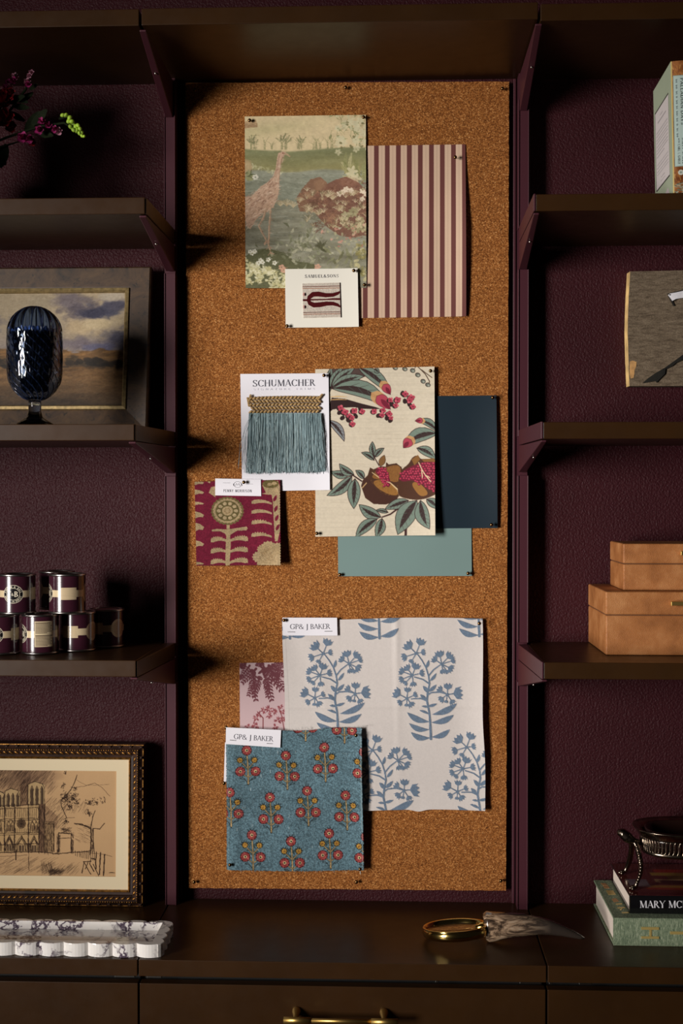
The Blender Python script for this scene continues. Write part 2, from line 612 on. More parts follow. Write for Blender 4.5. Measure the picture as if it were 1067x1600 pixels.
class Canvas:
    """a sheet of printed colour in photograph-pixel units"""
    def __init__(self, x0, y0, x1, y1, r=3, bg=(255, 255, 255)):
        self.x0, self.y0, self.x1, self.y1, self.r = x0, y0, x1, y1, r
        self.w = int(round((x1 - x0) * r)); self.h = int(round((y1 - y0) * r))
        self.c = np.empty((self.h, self.w, 3)); self.c[:] = np.asarray(bg, float)
        self.ht = np.zeros((self.h, self.w))
        self.X = x0 + (np.arange(self.w) + 0.5) / r
        self.Y = y0 + (np.arange(self.h) + 0.5) / r
        self.seed = 1

    def fbm(self, size, octaves=4, sx=1.0, sy=1.0, seed=None):
        self.seed += 17
        s = self.seed if seed is None else seed
        out = np.zeros((self.h, self.w)); amp = 1.0; tot = 0
        for o in range(octaves):
            cx = (self.x1 - self.x0) / (size * sx) * 2 ** o; cy = (self.y1 - self.y0) / (size * sy) * 2 ** o
            out += amp * vnoise(self.w, self.h, max(cx, 1), max(cy, 1), s + o)
            tot += amp; amp *= 0.55
        return out / tot

    def win(self, xa, ya, xb, yb):
        i0 = max(0, int((xa - self.x0) * self.r) - 1); i1 = min(self.w, int((xb - self.x0) * self.r) + 2)
        j0 = max(0, int((ya - self.y0) * self.r) - 1); j1 = min(self.h, int((yb - self.y0) * self.r) + 2)
        if i0 >= i1 or j0 >= j1:
            return None
        return slice(j0, j1), slice(i0, i1), self.X[None, i0:i1], self.Y[j0:j1, None]

    def put(self, w, mask, color, a=1.0, ht=None):
        al = (mask * a)[..., None]
        sub = self.c[w[0], w[1]]
        self.c[w[0], w[1]] = sub * (1 - al) + np.asarray(color, float) * al
        if ht is not None:
            hs = self.ht[w[0], w[1]]
            self.ht[w[0], w[1]] = np.where(mask > 0.5, ht, hs)

    def poly(self, pts, color, a=1.0, ht=None):
        p = np.asarray(pts, float)
        w = self.win(p[:, 0].min(), p[:, 1].min(), p[:, 0].max(), p[:, 1].max())
        if w is None:
            return
        X, Y = w[2], w[3]
        ins = np.zeros((Y.shape[0], X.shape[1]), bool)
        q = np.roll(p, -1, 0)
        for (ax, ay), (bx, by) in zip(p, q):
            if ay == by:
                continue
            c = ((ay > Y) != (by > Y))
            xi = (bx - ax) * (Y - ay) / (by - ay) + ax
            ins ^= (c & (X < xi))
        self.put(w, ins.astype(float), color, a, ht)

    def stroke(self, pts, width, color, a=1.0, ht=None, soft=0.2):
        pts = [np.asarray(p, float) for p in pts]
        n = len(pts)
        ws = np.linspace(width[0], width[1], n) if isinstance(width, (tuple, list)) and len(width) == 2 else (np.full(n, width) if not isinstance(width, (tuple, list)) else np.asarray(width, float))
        P_ = np.array(pts); mw = ws.max()
        w = self.win(P_[:, 0].min() - mw, P_[:, 1].min() - mw, P_[:, 0].max() + mw, P_[:, 1].max() + mw)
        if w is None:
            return
        X, Y = w[2], w[3]
        best = np.full((Y.shape[0], X.shape[1]), 1e9)
        for i in range(n - 1):
            a0, b0 = pts[i], pts[i + 1]
            d = b0 - a0; L = d @ d
            if L < 1e-9:
                continue
            t = np.clip(((X - a0[0]) * d[0] + (Y - a0[1]) * d[1]) / L, 0, 1)
            dist = np.hypot(X - a0[0] - t * d[0], Y - a0[1] - t * d[1]) - (ws[i] + (ws[i + 1] - ws[i]) * t) / 2
            best = np.minimum(best, dist)
        m = np.clip(0.5 - best / max(soft, 1.0 / self.r), 0, 1)
        self.put(w, m, color, a, ht)

    def ell(self, cx, cy, rx, ry, color, a=1.0, rot=0.0, ht=None, soft=0.0):
        R = max(rx, ry) * (1 + soft)
        w = self.win(cx - R, cy - R, cx + R, cy + R)
        if w is None:
            return
        dx, dy = w[2] - cx, w[3] - cy
        c, s = math.cos(rot), math.sin(rot)
        q = ((dx * c + dy * s) / rx) ** 2 + ((-dx * s + dy * c) / ry) ** 2
        if soft:
            m = np.clip((1 + soft - np.sqrt(q)) / soft, 0, 1)
            m = m * m * (3 - 2 * m)
        else:
            m = (q < 1).astype(float)
        self.put(w, m, color, a, ht)

    def leaf(self, p0, p1, width, color, bend=0.0, a=1.0, ht=None, n=9, edge=None, vein=None, belly=0.45, ew=0.6):
        p0 = np.asarray(p0, float); p1 = np.asarray(p1, float)
        d = p1 - p0; L = np.hypot(*d)
        if L < 1e-6:
            return
        nrm = np.array([-d[1], d[0]]) / L
        t = np.linspace(0, 1, n)
        mid = p0 + d * t[:, None] + nrm * (bend * L * 4 * t * (1 - t))[:, None]
        e = math.log(0.5) / math.log(belly)
        half = width / 2 * np.sin(PI * t ** e) ** 0.85
        up = mid + nrm * half[:, None]; dn = mid - nrm * half[:, None]
        pts = np.vstack([up, dn[::-1]])
        self.poly(pts, color, a, ht)
        if edge is not None:
            self.stroke(np.vstack([pts, pts[:1]]), ew, edge, a)
        if vein is not None:
            self.stroke(mid[:-1], (ew * 1.6, ew * 0.6), vein, a)

    def sample(self, px, py):
        i = np.clip(((px - self.x0) * self.r), 0.5, self.w - 1.5) - 0.5
        j = np.clip(((py - self.y0) * self.r), 0.5, self.h - 1.5) - 0.5
        i0 = np.floor(i).astype(int); j0 = np.floor(j).astype(int)
        out = 0
        for dj in (0, 1):
            for di in (0, 1):
                wt = np.where(di, i - i0, 1 - (i - i0)) * np.where(dj, j - j0, 1 - (j - j0))
                out = out + self.c[j0 + dj, i0 + di] * wt[..., None]
        return out, self.ht[j0, i0]

    def multiply(self, f):
        self.c = np.clip(self.c * f[..., None], 0, 255)


def crop(ox, oy, s):
    return lambda *pts: [(ox + x / s, oy + y / s) for x, y in pts]


def grid_mesh(name, V, cols, thick, back):
    """V: (ny, nx, 3) surface points; adds a rim that runs back by 'thick' along the vector 'back'"""
    ny, nx = V.shape[:2]
    idx = np.arange(nx * ny).reshape(ny, nx)
    q = np.stack([idx[:-1, :-1], idx[1:, :-1], idx[1:, 1:], idx[:-1, 1:]], -1).reshape(-1, 4)
    verts = V.reshape(-1, 3); C = cols.reshape(-1, 3)
    if thick:
        ring = np.concatenate([idx[0, :], idx[1:, -1], idx[-1, -2::-1], idx[-2:0:-1, 0]])
        off = len(verts)
        rv = verts[ring] + np.asarray(back, float) * thick
        nr = len(ring)
        k = np.arange(nr); k2 = (k + 1) % nr
        rq = np.stack([off + nr + k, off + nr + k2, off + k2, off + k], -1)
        verts = np.vstack([verts, rv, verts[ring]]); C = np.vstack([C, C[ring], C[ring]]); q = np.vstack([q, rq])
    me = bpy.data.meshes.new(name)
    nf = len(q)
    me.vertices.add(len(verts)); me.vertices.foreach_set('co', verts.astype(np.float32).ravel())
    me.loops.add(nf * 4); me.loops.foreach_set('vertex_index', q.astype(np.int32).ravel())
    me.polygons.add(nf)
    me.polygons.foreach_set('loop_start', np.arange(0, nf * 4, 4, dtype=np.int32))
    me.polygons.foreach_set('use_smooth', np.ones(nf, bool))
    me.update(calc_edges=True)
    at = me.color_attributes.new('Col', 'FLOAT_COLOR', 'POINT')
    l = lin(np.clip(C, 0, 255))
    at.data.foreach_set('color', np.hstack([l, np.ones((len(l), 1))]).astype(np.float32).ravel())
    return me


def quad_px(corners, nx, ny, wob=None):
    """bilinear pixel positions over TL, TR, BR, BL"""
    tl, tr, br, bl = [np.asarray(c, float) for c in corners]
    u = np.linspace(0, 1, nx)[None, :, None]; v = np.linspace(0, 1, ny)[:, None, None]
    p = (tl * (1 - u) + tr * u) * (1 - v) + (bl * (1 - u) + br * u) * v
    return p[..., 0], p[..., 1], u[..., 0] + 0 * v[..., 0], v[..., 0] + 0 * u[..., 0]


def sheet(name, canvas, corners, y, mat, parent=None, dens=1.5, lift=None, warp=None, hscale=0.0004, thick=0.0006, nx=None, ny=None, cfun=None):
    """a pinned sheet on the board: corners in pixels, y its distance plane, lift(u, v) its curl off the board (metres)"""
    c = np.asarray(corners, float)
    if nx is None:
        nx = int(max(np.hypot(*(c[1] - c[0])), np.hypot(*(c[2] - c[3]))) * dens) + 1
    if ny is None:
        ny = int(max(np.hypot(*(c[3] - c[0])), np.hypot(*(c[2] - c[1]))) * dens) + 1
    px, py, u, v = quad_px(corners, nx, ny)
    cols, ht = canvas.sample(px, py)
    if cfun is not None:
        cols = cfun(cols, u, v)
    if warp is not None:
        dx, dy = warp(u, v)
        px = px + dx; py = py + dy
    V = PA(px, py, y)
    yo = -ht * hscale
    if lift is not None:
        yo = yo - lift(u, v)
    V[..., 1] += yo
    me = grid_mesh(name, V, cols, thick, (0, 1, 0))
    return link(name, me, parent, mat)


def flat_card(name, corners, y, mat, parent=None, thick=0.0008, lift=None, n=12):
    px, py, u, v = quad_px(corners, n, n)
    V = PA(px, py, y)
    if lift is not None:
        V[..., 1] -= lift(u, v)
    me = grid_mesh(name, V, np.full(V.shape, 200.0), thick, (0, 1, 0))
    return link(name, me, parent, mat)


def curl(right=0.0, left=0.0, top=0.0, bottom=0.0, p=3.0, base=0.0):
    return lambda u, v: base + right * u ** p + left * (1 - u) ** p + top * (1 - v) ** p + bottom * v ** p


# ------------------------------------------------------------------ lettering
def arc(cx, cy, rx, ry, a0, a1, T, t, n=14, mod='v', e=1.3):
    out = []
    prev = None
    for i in range(n + 1):
        a = math.radians(a0 + (a1 - a0) * i / n)
        k = abs(math.cos(a)) if mod == 'v' else (abs(math.sin(a)) if mod == 'h' else 1)
        w = t + (T - t) * k ** e
        c, s = math.cos(a), math.sin(a)
        cur = ((cx + rx * c, cy + ry * s), (cx + (rx - w) * c, cy + (ry - min(w, ry * 0.9)) * s))
        if prev:
            out.append([prev[0], cur[0], cur[1], prev[1]])
        prev = cur
    return out


def bar(x0, y0, x1, y1, w, horiz=False):
    if horiz:
        return [[(x0, y0 - w / 2), (x1, y1 - w / 2), (x1, y1 + w / 2), (x0, y0 + w / 2)]]
    return [[(x0 - w / 2, y0), (x0 + w / 2, y0), (x1 + w / 2, y1), (x1 - w / 2, y1)]]


def glyph(ch, T, t, sf):
    """polygons of one capital letter, cap height 1; T thick, t thin, sf serif half length"""
    g = []

    def ser(x, y):
        if sf:
            yy = y + (t / 2 if y < 0.5 else -t / 2)
            g.extend(bar(x - sf, yy, x + sf, yy, t, True))

    def stem(x, y0=0.0, y1=1.0, w=None, s=True):
        g.extend(bar(x, y0, x, y1, w or T))
        if s and y0 == 0: ser(x, 0)
        if s and y1 == 1: ser(x, 1)
    W = 0.7
    if ch == 'A':
        g += bar(0.04, 0, 0.38, 1, t); g += bar(0.37, 1, 0.70, 0, T); g += bar(0.14, 0.33, 0.58, 0.33, t, True); ser(0.04, 0); ser(0.70, 0); W = 0.76
    elif ch == 'B':
        stem(0.14); g += arc(0.26, 0.75, 0.30, 0.25, -90, 90, T, t); g += arc(0.28, 0.265, 0.34, 0.265, -90, 90, T, t)
        for y in (t / 2, 0.515, 1 - t / 2): g += bar(0.1, y, 0.3, y, t, True)
        W = 0.66
    elif ch in 'CG':
        g += arc(0.42, 0.5, 0.41, 0.5, 48, 312, T, t, 22)
        if sf: g += bar(0.72, 0.70, 0.72, 0.98, t)
        if ch == 'G':
            g += bar(0.70, 0.06, 0.70, 0.44, T if sf else t)
            g += bar(0.54, 0.44, 0.82, 0.44, t, True); W = 0.84
        else:
            if sf: g += bar(0.72, 0.06, 0.72, 0.22, t)
            W = 0.78
    elif ch == 'D':
        stem(0.14); g += arc(0.28, 0.5, 0.50, 0.5, -90, 90, T, t, 18)
        for y in (t / 2, 1 - t / 2): g += bar(0.08, y, 0.3, y, t, True)
        W = 0.82
    elif ch in 'EF':
        stem(0.14)
        for y in ((t / 2, 0.52, 1 - t / 2) if ch == 'E' else (0.52, 1 - t / 2)):
            x1 = 0.5 if y == 0.52 else 0.58
            g += bar(0.1, y, x1, y, t, True)
            if sf and y != 0.52: g += bar(x1 - t / 2, y - (0.16 if y > 0.5 else 0), x1 - t / 2, y + (0 if y > 0.5 else 0.16), t)
        W = 0.62
    elif ch == 'H':
        stem(0.14); stem(0.68); g += bar(0.14, 0.52, 0.68, 0.52, t, True); W = 0.82
    elif ch == 'I':
        stem(0.14); W = 0.28
    elif ch == 'J':
        stem(0.22, -0.06, 1.0, s=False); ser(0.22, 1); g += arc(0.10, -0.06, 0.12 + T / 2, 0.16, -110, 0, T, t, 8); W = 0.36
    elif ch == 'K':
        stem(0.14); g += bar(0.2, 0.4, 0.62, 1, t); g += bar(0.32, 0.56, 0.70, 0, T); ser(0.62, 1); ser(0.70, 0); W = 0.76
    elif ch == 'L':
        stem(0.14); g += bar(0.1, t / 2, 0.56, t / 2, t, True)
        if sf: g += bar(0.55, 0, 0.55, 0.18, t)
        W = 0.6
    elif ch == 'M':
        stem(0.12, w=t); g += bar(0.14, 1, 0.47, 0.03, T); g += bar(0.46, 0.03, 0.80, 1, t); stem(0.84); W = 0.98
    elif ch == 'N':
        stem(0.12, w=t); g += bar(0.14, 1, 0.68, 0, T); g += bar(0.68, 0, 0.68, 1, t); ser(0.68, 1); W = 0.8
    elif ch == 'O':
        g += arc(0.42, 0.5, 0.42, 0.5, 0, 360, T, t, 28); W = 0.84
    elif ch == 'P':
        stem(0.14); g += arc(0.26, 0.72, 0.32, 0.28, -90, 90, T, t)
        for y in (0.44 + t / 2, 1 - t / 2): g += bar(0.1, y, 0.28, y, t, True)
        W = 0.62
    elif ch == 'R':
        stem(0.14); g += arc(0.26, 0.74, 0.30, 0.26, -90, 90, T, t)
        for y in (0.48 + t / 2, 1 - t / 2): g += bar(0.1, y, 0.28, y, t, True)
        g += bar(0.34, 0.5, 0.68, 0, T); ser(0.70, 0); W = 0.74
    elif ch == 'S':
        g += arc(0.30, 0.745, 0.27, 0.255, 25, 262, T * 0.85, t, 14, 'v'); g += arc(0.30, 0.255, 0.29, 0.255, 82, -155, T * 0.85, t, 14, 'v')
        g += [[(0.10, 0.66), (0.22, 0.60), (0.52, 0.34), (0.40, 0.40)], [(0.14, 0.62), (0.30, 0.62), (0.46, 0.44), (0.32, 0.42)]]
        if sf: g += bar(0.53, 0.74, 0.53, 0.98, t); g += bar(0.04, 0.03, 0.04, 0.27, t)
        W = 0.62
    elif ch == 'T':
        stem(0.34, s=False); ser(0.34, 0); g += bar(0.02, 1 - t / 2, 0.66, 1 - t / 2, t, True)
        if sf: g += bar(0.03, 0.82, 0.03, 1, t); g += bar(0.65, 0.82, 0.65, 1, t)
        W = 0.68
    elif ch == 'U':
        g += bar(0.14, 0.32, 0.14, 1, T); ser(0.14, 1); g += bar(0.66, 0.32, 0.66, 1, t); ser(0.66, 1)
        g += arc(0.385, 0.33, 0.32, 0.33, 180, 360, T, t, 12); W = 0.8
    elif ch == 'W':
        g += bar(0.04, 1, 0.27, 0, T); g += bar(0.27, 0, 0.5, 1, t); g += bar(0.48, 1, 0.72, 0, T); g += bar(0.72, 0, 0.95, 1, t); W = 1.0
    elif ch == 'Y':
        g += bar(0.04, 1, 0.36, 0.45, T); g += bar(0.36, 0.45, 0.68, 1, t); g += bar(0.36, 0, 0.36, 0.47, T); ser(0.04, 1); ser(0.68, 1); ser(0.36, 0); W = 0.72
    elif ch == '&':
        g += arc(0.32, 0.79, 0.20, 0.21, 0, 360, T * 0.7, t, 16); g += arc(0.32, 0.29, 0.32, 0.29, 60, 330, T, t, 18)
        g += bar(0.22, 0.68, 0.76, 0, T); g += bar(0.58, 0.12, 0.78, 0.48, t); W = 0.84
    elif ch == '.':
        g += bar(0.08, 0, 0.08, T * 1.1, T * 1.1); W = 0.18
    elif ch == '-':
        g += bar(0.02, 0.45, 0.3, 0.45, t * 1.5, True); W = 0.32
    elif ch == ' ':
        W = 0.34
    return g, W


def text_polys(s, T=0.14, t=0.045, sf=0.09, track=0.1):
    x = 0.0; out = []
    for ch in s:
        g, W = glyph(ch, T, t, sf)
        out += [[(x + a, b) for a, b in pl] for pl in g]
        x += W + track
    return out, x - track


def text_on(name, s, org, ux, uz, cap, width, mat, parent, T=0.14, t=0.045, sf=0.09, track=0.1, off=Vector((0, -0.00025, 0))):
    """flat printed letters: org = lower left, ux / uz unit vectors along and up, width fitted"""
    pl, W = text_polys(s, T, t, sf, track)
    k = width / W
    mb = MB()
    for q, pg in enumerate(pl):
        vs = [Vector(org) + Vector(ux) * (a * k) + Vector(uz) * (b * cap) + off * (1 + 0.06 * (q % 7)) for a, b in pg]
        mb.add(vs, [tuple(range(len(vs)))])
    return mb.build(name, mat, parent)


def text_px(name, s, p0, p1, cap_px, y, mat, parent, **kw):
    """letters whose baseline runs from pixel p0 to pixel p1 in the plane y"""
    a, b = P(*p0, y), P(*p1, y)
    ux = (b - a); W = ux.length; ux.normalize()
    uz = Vector((-ux.z, 0, ux.x))
    k = (P(p0[0], p0[1] - cap_px, y) - a).length
    return text_on(name, s, a, ux, uz, k, W, mat, parent, **kw)


def line_px(name, p0, p1, w_px, y, mat, parent):
    a, b = P(*p0, y), P(*p1, y)
    u = (b - a).normalized(); nz = Vector((-u.z, 0, u.x)) * (w_px / 828 / 2)
    o = Vector((0, -0.0003, 0))
    return MB().add([a - nz + o, b - nz + o, b + nz + o, a + nz + o], [(0, 1, 2, 3)]).build(name, mat, parent)

# ================================================================== the pinned samples
LAY = lambda k: YB - 0.0006 - 0.0013 * k
M['paper'] = vcol('printed_paper', 0.7, grain=0.05, gscale=900)
M['linen'] = vcol('printed_linen', 0.9, weave=0.5, wscale=3000, spec=0.1)
M['paint_chip'] = vcol('painted_paper', 0.6, spec=0.25)
M['thread_cloth'] = vcol('woven_trim', 0.9, weave=0.6, wscale=5200, spec=0.1)


def rnd(a, b):
    return random.uniform(a, b)


def vary(c, d):
    k = random.uniform(-d, d)
    return [max(0, min(255, v + k)) for v in c]


# ---------------------------------------------------------------- striped wallpaper
cv = Canvas(556, 220, 732, 502, 3, (208, 176, 158))
xx = cv.X
ph = ((xx - 584.2) % 17.2)
dark = (ph < 7.4)
light = np.array([221, 187, 160.0])
row = np.where(dark[:, None], np.array([111, 62, 57.0]), light)
mid = (np.abs(ph - 12.3) < 0.7)
row = np.where(mid[:, None], light * 0.94, row)
cv.c[:] = row[None]
cv.multiply(0.97 + 0.06 * cv.fbm(40, 3))
o = sheet('striped_wallpaper', cv, [(560, 228), (727, 225.5), (728, 494.5), (561, 497)], LAY(1), M['paper'], None, nx=520, ny=40,
          lift=lambda u, v: 0.011 * np.clip((u - 0.72) / 0.28, 0, 1) ** 2 * np.clip(v * 2.2, 0, 1) * (0.4 + 0.6 * np.sin(PI * np.clip(v, 0, 1)) ** 0.7))
tag(o, 'wallpaper sample with narrow plum and blush vertical stripes', 'wallpaper sample')

# ---------------------------------------------------------------- crane wallpaper
random.seed(21)
cv = Canvas(380, 176, 575, 453, 3, (200, 188, 148))
z5 = crop(380, 175, 5.335)
z6 = crop(380, 310, 5.335)
Xg, Yg = np.meshgrid(cv.X, cv.Y)
n1 = cv.fbm(60, 4, 1.6, 0.6); n2 = cv.fbm(14, 3, 3.0, 0.5)
base = np.empty_like(cv.c)
sky = np.array([222, 201, 158.0]) + (n1 - 0.5)[..., None] * np.array([26, 22, 20.0])
band = np.clip((0.62 - np.abs((Yg - 178) - (572 - Xg) * 0.0 - 8 - (Xg - 382) * -0.14 - 22) / 26), 0, 1)
band = band * np.clip((500 - Xg) / 90 + 0.25, 0.1, 1)
sky = sky * (1 - band[..., None] * 0.6) + np.array([168, 166, 116.0]) * band[..., None] * 0.6
hill_y = 232 + 3.5 * np.sin((Xg - 370) / 38.0) + 2 * (Xg > 440)
tt = np.clip((Yg - hill_y) / 40, 0, 1)
hill = np.array([122, 126, 88.0]) * (1 - tt[..., None]) + np.array([156, 146, 96.0]) * tt[..., None] + (n2 - 0.5)[..., None] * 26
water_y = 268 + 2.0 * np.sin(Xg / 17.0) - 0.012 * (Xg - 380)
wt = np.clip((Yg - water_y) / 30, 0, 1)
water = np.array([146, 148, 130.0]) * (1 - wt[..., None]) + np.array([136, 140, 122.0]) * wt[..., None] + (n2 - 0.5)[..., None] * 44
low = np.array([134, 132, 112.0]) + (n2 - 0.5)[..., None] * 80
k = 1 / (1 + np.exp(-(Yg - hill_y) * 1.8))[..., None]
img = sky * (1 - k) + hill * k
k = 1 / (1 + np.exp(-(Yg - water_y) * 1.5))[..., None]
img = img * (1 - k) + water * k
k = 1 / (1 + np.exp(-(Yg - 318 - 5 * np.sin(Xg / 30)) * 0.5))[..., None]
img = img * (1 - k) + low * k
cv.c = img
# brush strokes of the water
for i in range(170):
    x = rnd(382, 560); y = rnd(270, 318) if random.random() < 0.4 else rnd(325, 395)
    L = rnd(6, 26)
    c = random.choice([(182, 186, 172), (112, 122, 112), (160, 165, 150), (96, 100, 88), (200, 200, 186)])
    cv.stroke([(x, y), (x + L * 0.5, y + rnd(-1.2, 1.2)), (x + L, y + rnd(-1.5, 1.5))], (rnd(0.6, 1.8), 0.3), c, 0.4, soft=1.0)
# pale bank and the small bush at the left
for i in range(50):
    x = rnd(382, 440); y = 256 + (x - 382) * 0.28 + rnd(-3, 3)
    cv.ell(x, y, rnd(1, 3.2), rnd(0.6, 1.4), random.choice([(206, 202, 160), (186, 184, 138), (222, 216, 186)]), 0.6, rnd(0, 3))
cv.ell(384, 262, 8, 10, (190, 160, 122), 0.8, soft=0.5)
for i in range(14):
    cv.leaf((382 + rnd(0, 4), 275 + rnd(-4, 4)), (390 + rnd(-3, 10), 272 + rnd(-9, 12)), rnd(3, 5), random.choice([(86, 92, 60), (110, 112, 74), (150, 150, 108)]), 0.1)
for a in range(6):
    cv.ell(399 + 3 * math.cos(a), 277 + 3 * math.sin(a), 2.0, 1.6, (226, 222, 204))
# reeds and sprigs along the hill
for (x, h, kind) in ((393, 24, 1), (398, 18, 1), (414, 22, 0), (424, 16, 0), (440, 26, 2), (446, 22, 2), (466, 20, 0), (470, 23, 2), (490, 18, 0), (494, 22, 0), (500, 18, 0), (512, 20, 0), (518, 22, 0)):
    for q in range(6):
        b = rnd(-9, 9)
        p0 = (x + rnd(-2, 2), 233 + rnd(-1, 1)); p1 = (x + b, 233 - h * rnd(0.55, 1))
        m_ = ((p0[0] + p1[0]) / 2 - b * 0.3, (p0[1] + p1[1]) / 2 - 2)
        cv.stroke([p0, m_, p1], (0.9, 0.3), (138, 136, 96), 0.7)
        if kind:
            cv.leaf(m_, p1, 2.2, random.choice([(146, 144, 104), (126, 126, 90)]), 0, 0.75)
            cv.ell(p1[0], p1[1], 1.4, 1.0, (128, 122, 86), 0.7, rnd(0, 3))
# flowering creeper at the upper right
for i in range(26):
    x = rnd(520, 572); y = rnd(180, 236)
    pts = [(x, y), (x + rnd(-8, 8), y - rnd(4, 12)), (x + rnd(-14, 14), y - rnd(10, 24))]
    cv.stroke(pts, (1.0, 0.5), random.choice([(150, 150, 104), (128, 128, 86)]), 0.8)
    cv.leaf(pts[1], (pts[1][0] + rnd(-9, 9), pts[1][1] + rnd(-9, 9)), 4, random.choice([(166, 166, 120), (146, 146, 100), (206, 200, 160)]))
for i in range(26):
    x = rnd(526, 572); y = rnd(184, 240)
    for a in range(5):
        an = a * 1.257 + rnd(0, 0.5)
        cv.ell(x + 3.1 * math.cos(an), y + 3.1 * math.sin(an), 2.4, 1.7, (218, 210, 172), 0.72, an)
for i in range(10):
    cv.ell(rnd(528, 570), rnd(182, 236), 1.8, 2.6, (112, 108, 70), 0.8, rnd(0, 3))
# tall pale leaves at the right
for i in range(22):
    x = rnd(536, 574); y = rnd(262, 292)
    cv.leaf((x, y), (x + rnd(-16, 12), y - rnd(14, 36)), rnd(4, 7), random.choice([(168, 162, 110), (136, 136, 86), (196, 188, 140), (150, 150, 100)]), rnd(-0.15, 0.15), 0.9, vein=(112, 110, 70), ew=0.5)
for (x, y) in ((550, 268), (548, 276), (556, 280)):
    for a in range(5):
        an = a * 1.257
        cv.ell(x + 5 * math.cos(an), y + 5 * math.sin(an), 4.4, 2.4, (218, 208, 168), 0.9, an)
# rocks
cv.poly(z5((470, 830), (440, 720), (490, 640), (560, 560), (640, 540), (700, 590), (690, 700), (600, 830)), (132, 96, 74))
cv.poly(z5((560, 830), (600, 690), (680, 610), (780, 560), (860, 540), (960, 590), (1067, 700), (1067, 830)), (126, 84, 68))
cv.poly(z6((500, -20), (620, 150), (700, 240), (800, 310), (900, 330), (1067, 300), (1067, -30)), (120, 82, 66))
for i in range(620):
    x = rnd(468, 573); y = rnd(276, 372)
    if y > 322 + (x - 468) * 0.58 or y < 302 - (x - 468) * 0.20:
        continue
    cv.stroke([(x, y), (x + rnd(-2, 7), y + rnd(-3, 3))], (rnd(1, 2.6), 0.5), random.choice([(152, 108, 82), (98, 64, 52), (176, 132, 100), (112, 76, 60), (140, 92, 76)]), 0.6, soft=0.8)
cv.ell(500, 289, 7, 6, (178, 138, 104), 0.35, soft=0.9)
cv.ell(545, 284, 11, 5, (170, 120, 96), 0.35, soft=0.9)
# white ferns and blossoms before the rocks
for (x, y, s) in ((438, 322, 10), (448, 322, 12), (458, 324, 10), (482, 330, 13), (486, 328, 12), (497, 336, 9), (512, 308, 12), (520, 312, 13), (468, 316, 9), (530, 330, 11), (560, 330, 11), (552, 306, 11)):
    for q in range(8):
        b = (q - 3.5) / 3.5
        arcp = [(x + b * s * 0.95 * math.sin(t * 0.32), y - s * (0.55 + 0.45 * (1 - abs(b))) * math.sin(t * 0.45)) for t in range(6)]
        cv.stroke(arcp, (1.3, 0.6), random.choice([(208, 190, 154), (190, 170, 132), (170, 152, 116)]), 0.9)
for (x, y) in ((536, 300), (541, 296), (548, 298), (566, 299), (572, 304), (530, 303), (566, 312)):
    for a in range(5):
        an = a * 1.257
        cv.ell(x + 2.6 * math.cos(an), y + 2.6 * math.sin(an), 2.2, 1.8, (234, 214, 188), 0.95, an)
for (x, y) in ((540, 338), (552, 332), (546, 352), (556, 358), (562, 346), (538, 346), (568, 356)):
    for a in range(7):
        an = a * 0.9
        cv.ell(x + 4.2 * math.cos(an), y + 4.2 * math.sin(an), 3.8, 2.5, random.choice([(172, 164, 124), (150, 142, 104), (196, 182, 142)]), 0.9, an)
    cv.ell(x, y, 2.0, 2.0, (120, 104, 76), 0.8)
for i in range(40):
    cv.ell(rnd(500, 573), rnd(352, 392), rnd(1.5, 3), rnd(1, 2), random.choice([(206, 146, 128), (214, 162, 142), (182, 120, 104)]) if random.random() < 0.55 else (176, 170, 132), 0.8, rnd(0, 3))
# dark grassy mound
cv.poly([(382, 402), (398, 391), (418, 388), (440, 394), (462, 408), (490, 412), (500, 424), (500, 452), (382, 452)], (84, 86, 56), 0.9)
for i in range(120):
    x = rnd(384, 500); y = rnd(394, 450)
    cv.stroke([(x, y), (x + rnd(-4, 4), y - rnd(1, 5))], 1.0, random.choice([(104, 104, 68), (70, 72, 46), (92, 94, 62)]), 0.5, soft=0.8)
# bushes in the middle
for i in range(110):
    x = random.gauss(472, 22); y = random.gauss(388, 16)
    cv.leaf((x, y), (x + rnd(-10, 10), y - rnd(-4, 12)), rnd(2.5, 5), random.choice([(142, 144, 116), (96, 98, 70), (168, 166, 138), (120, 122, 92), (190, 186, 158)]), rnd(-0.2, 0.2), 0.85)
for i in range(16):
    x = rnd(495, 540); y = rnd(372, 392)
    cv.leaf((500, 386), (500 + rnd(-12, 20), 386 + rnd(-12, 10)), 4, (74, 74, 50), 0.1, 0.8)
for i in range(30):
    x = rnd(512, 572); y = rnd(395, 440)
    cv.leaf((x, y), (x + rnd(-16, 16), y - rnd(4, 18)), rnd(3, 5), random.choice([(98, 98, 68), (160, 156, 122), (130, 130, 96)]), rnd(-0.2, 0.2), 0.85)
for i in range(30):
    cv.ell(rnd(556, 574), rnd(380, 450), rnd(2, 4.5), rnd(1.5, 3.2), random.choice([(166, 154, 96), (130, 122, 70), (200, 190, 140)]), 0.75, rnd(0, 3))
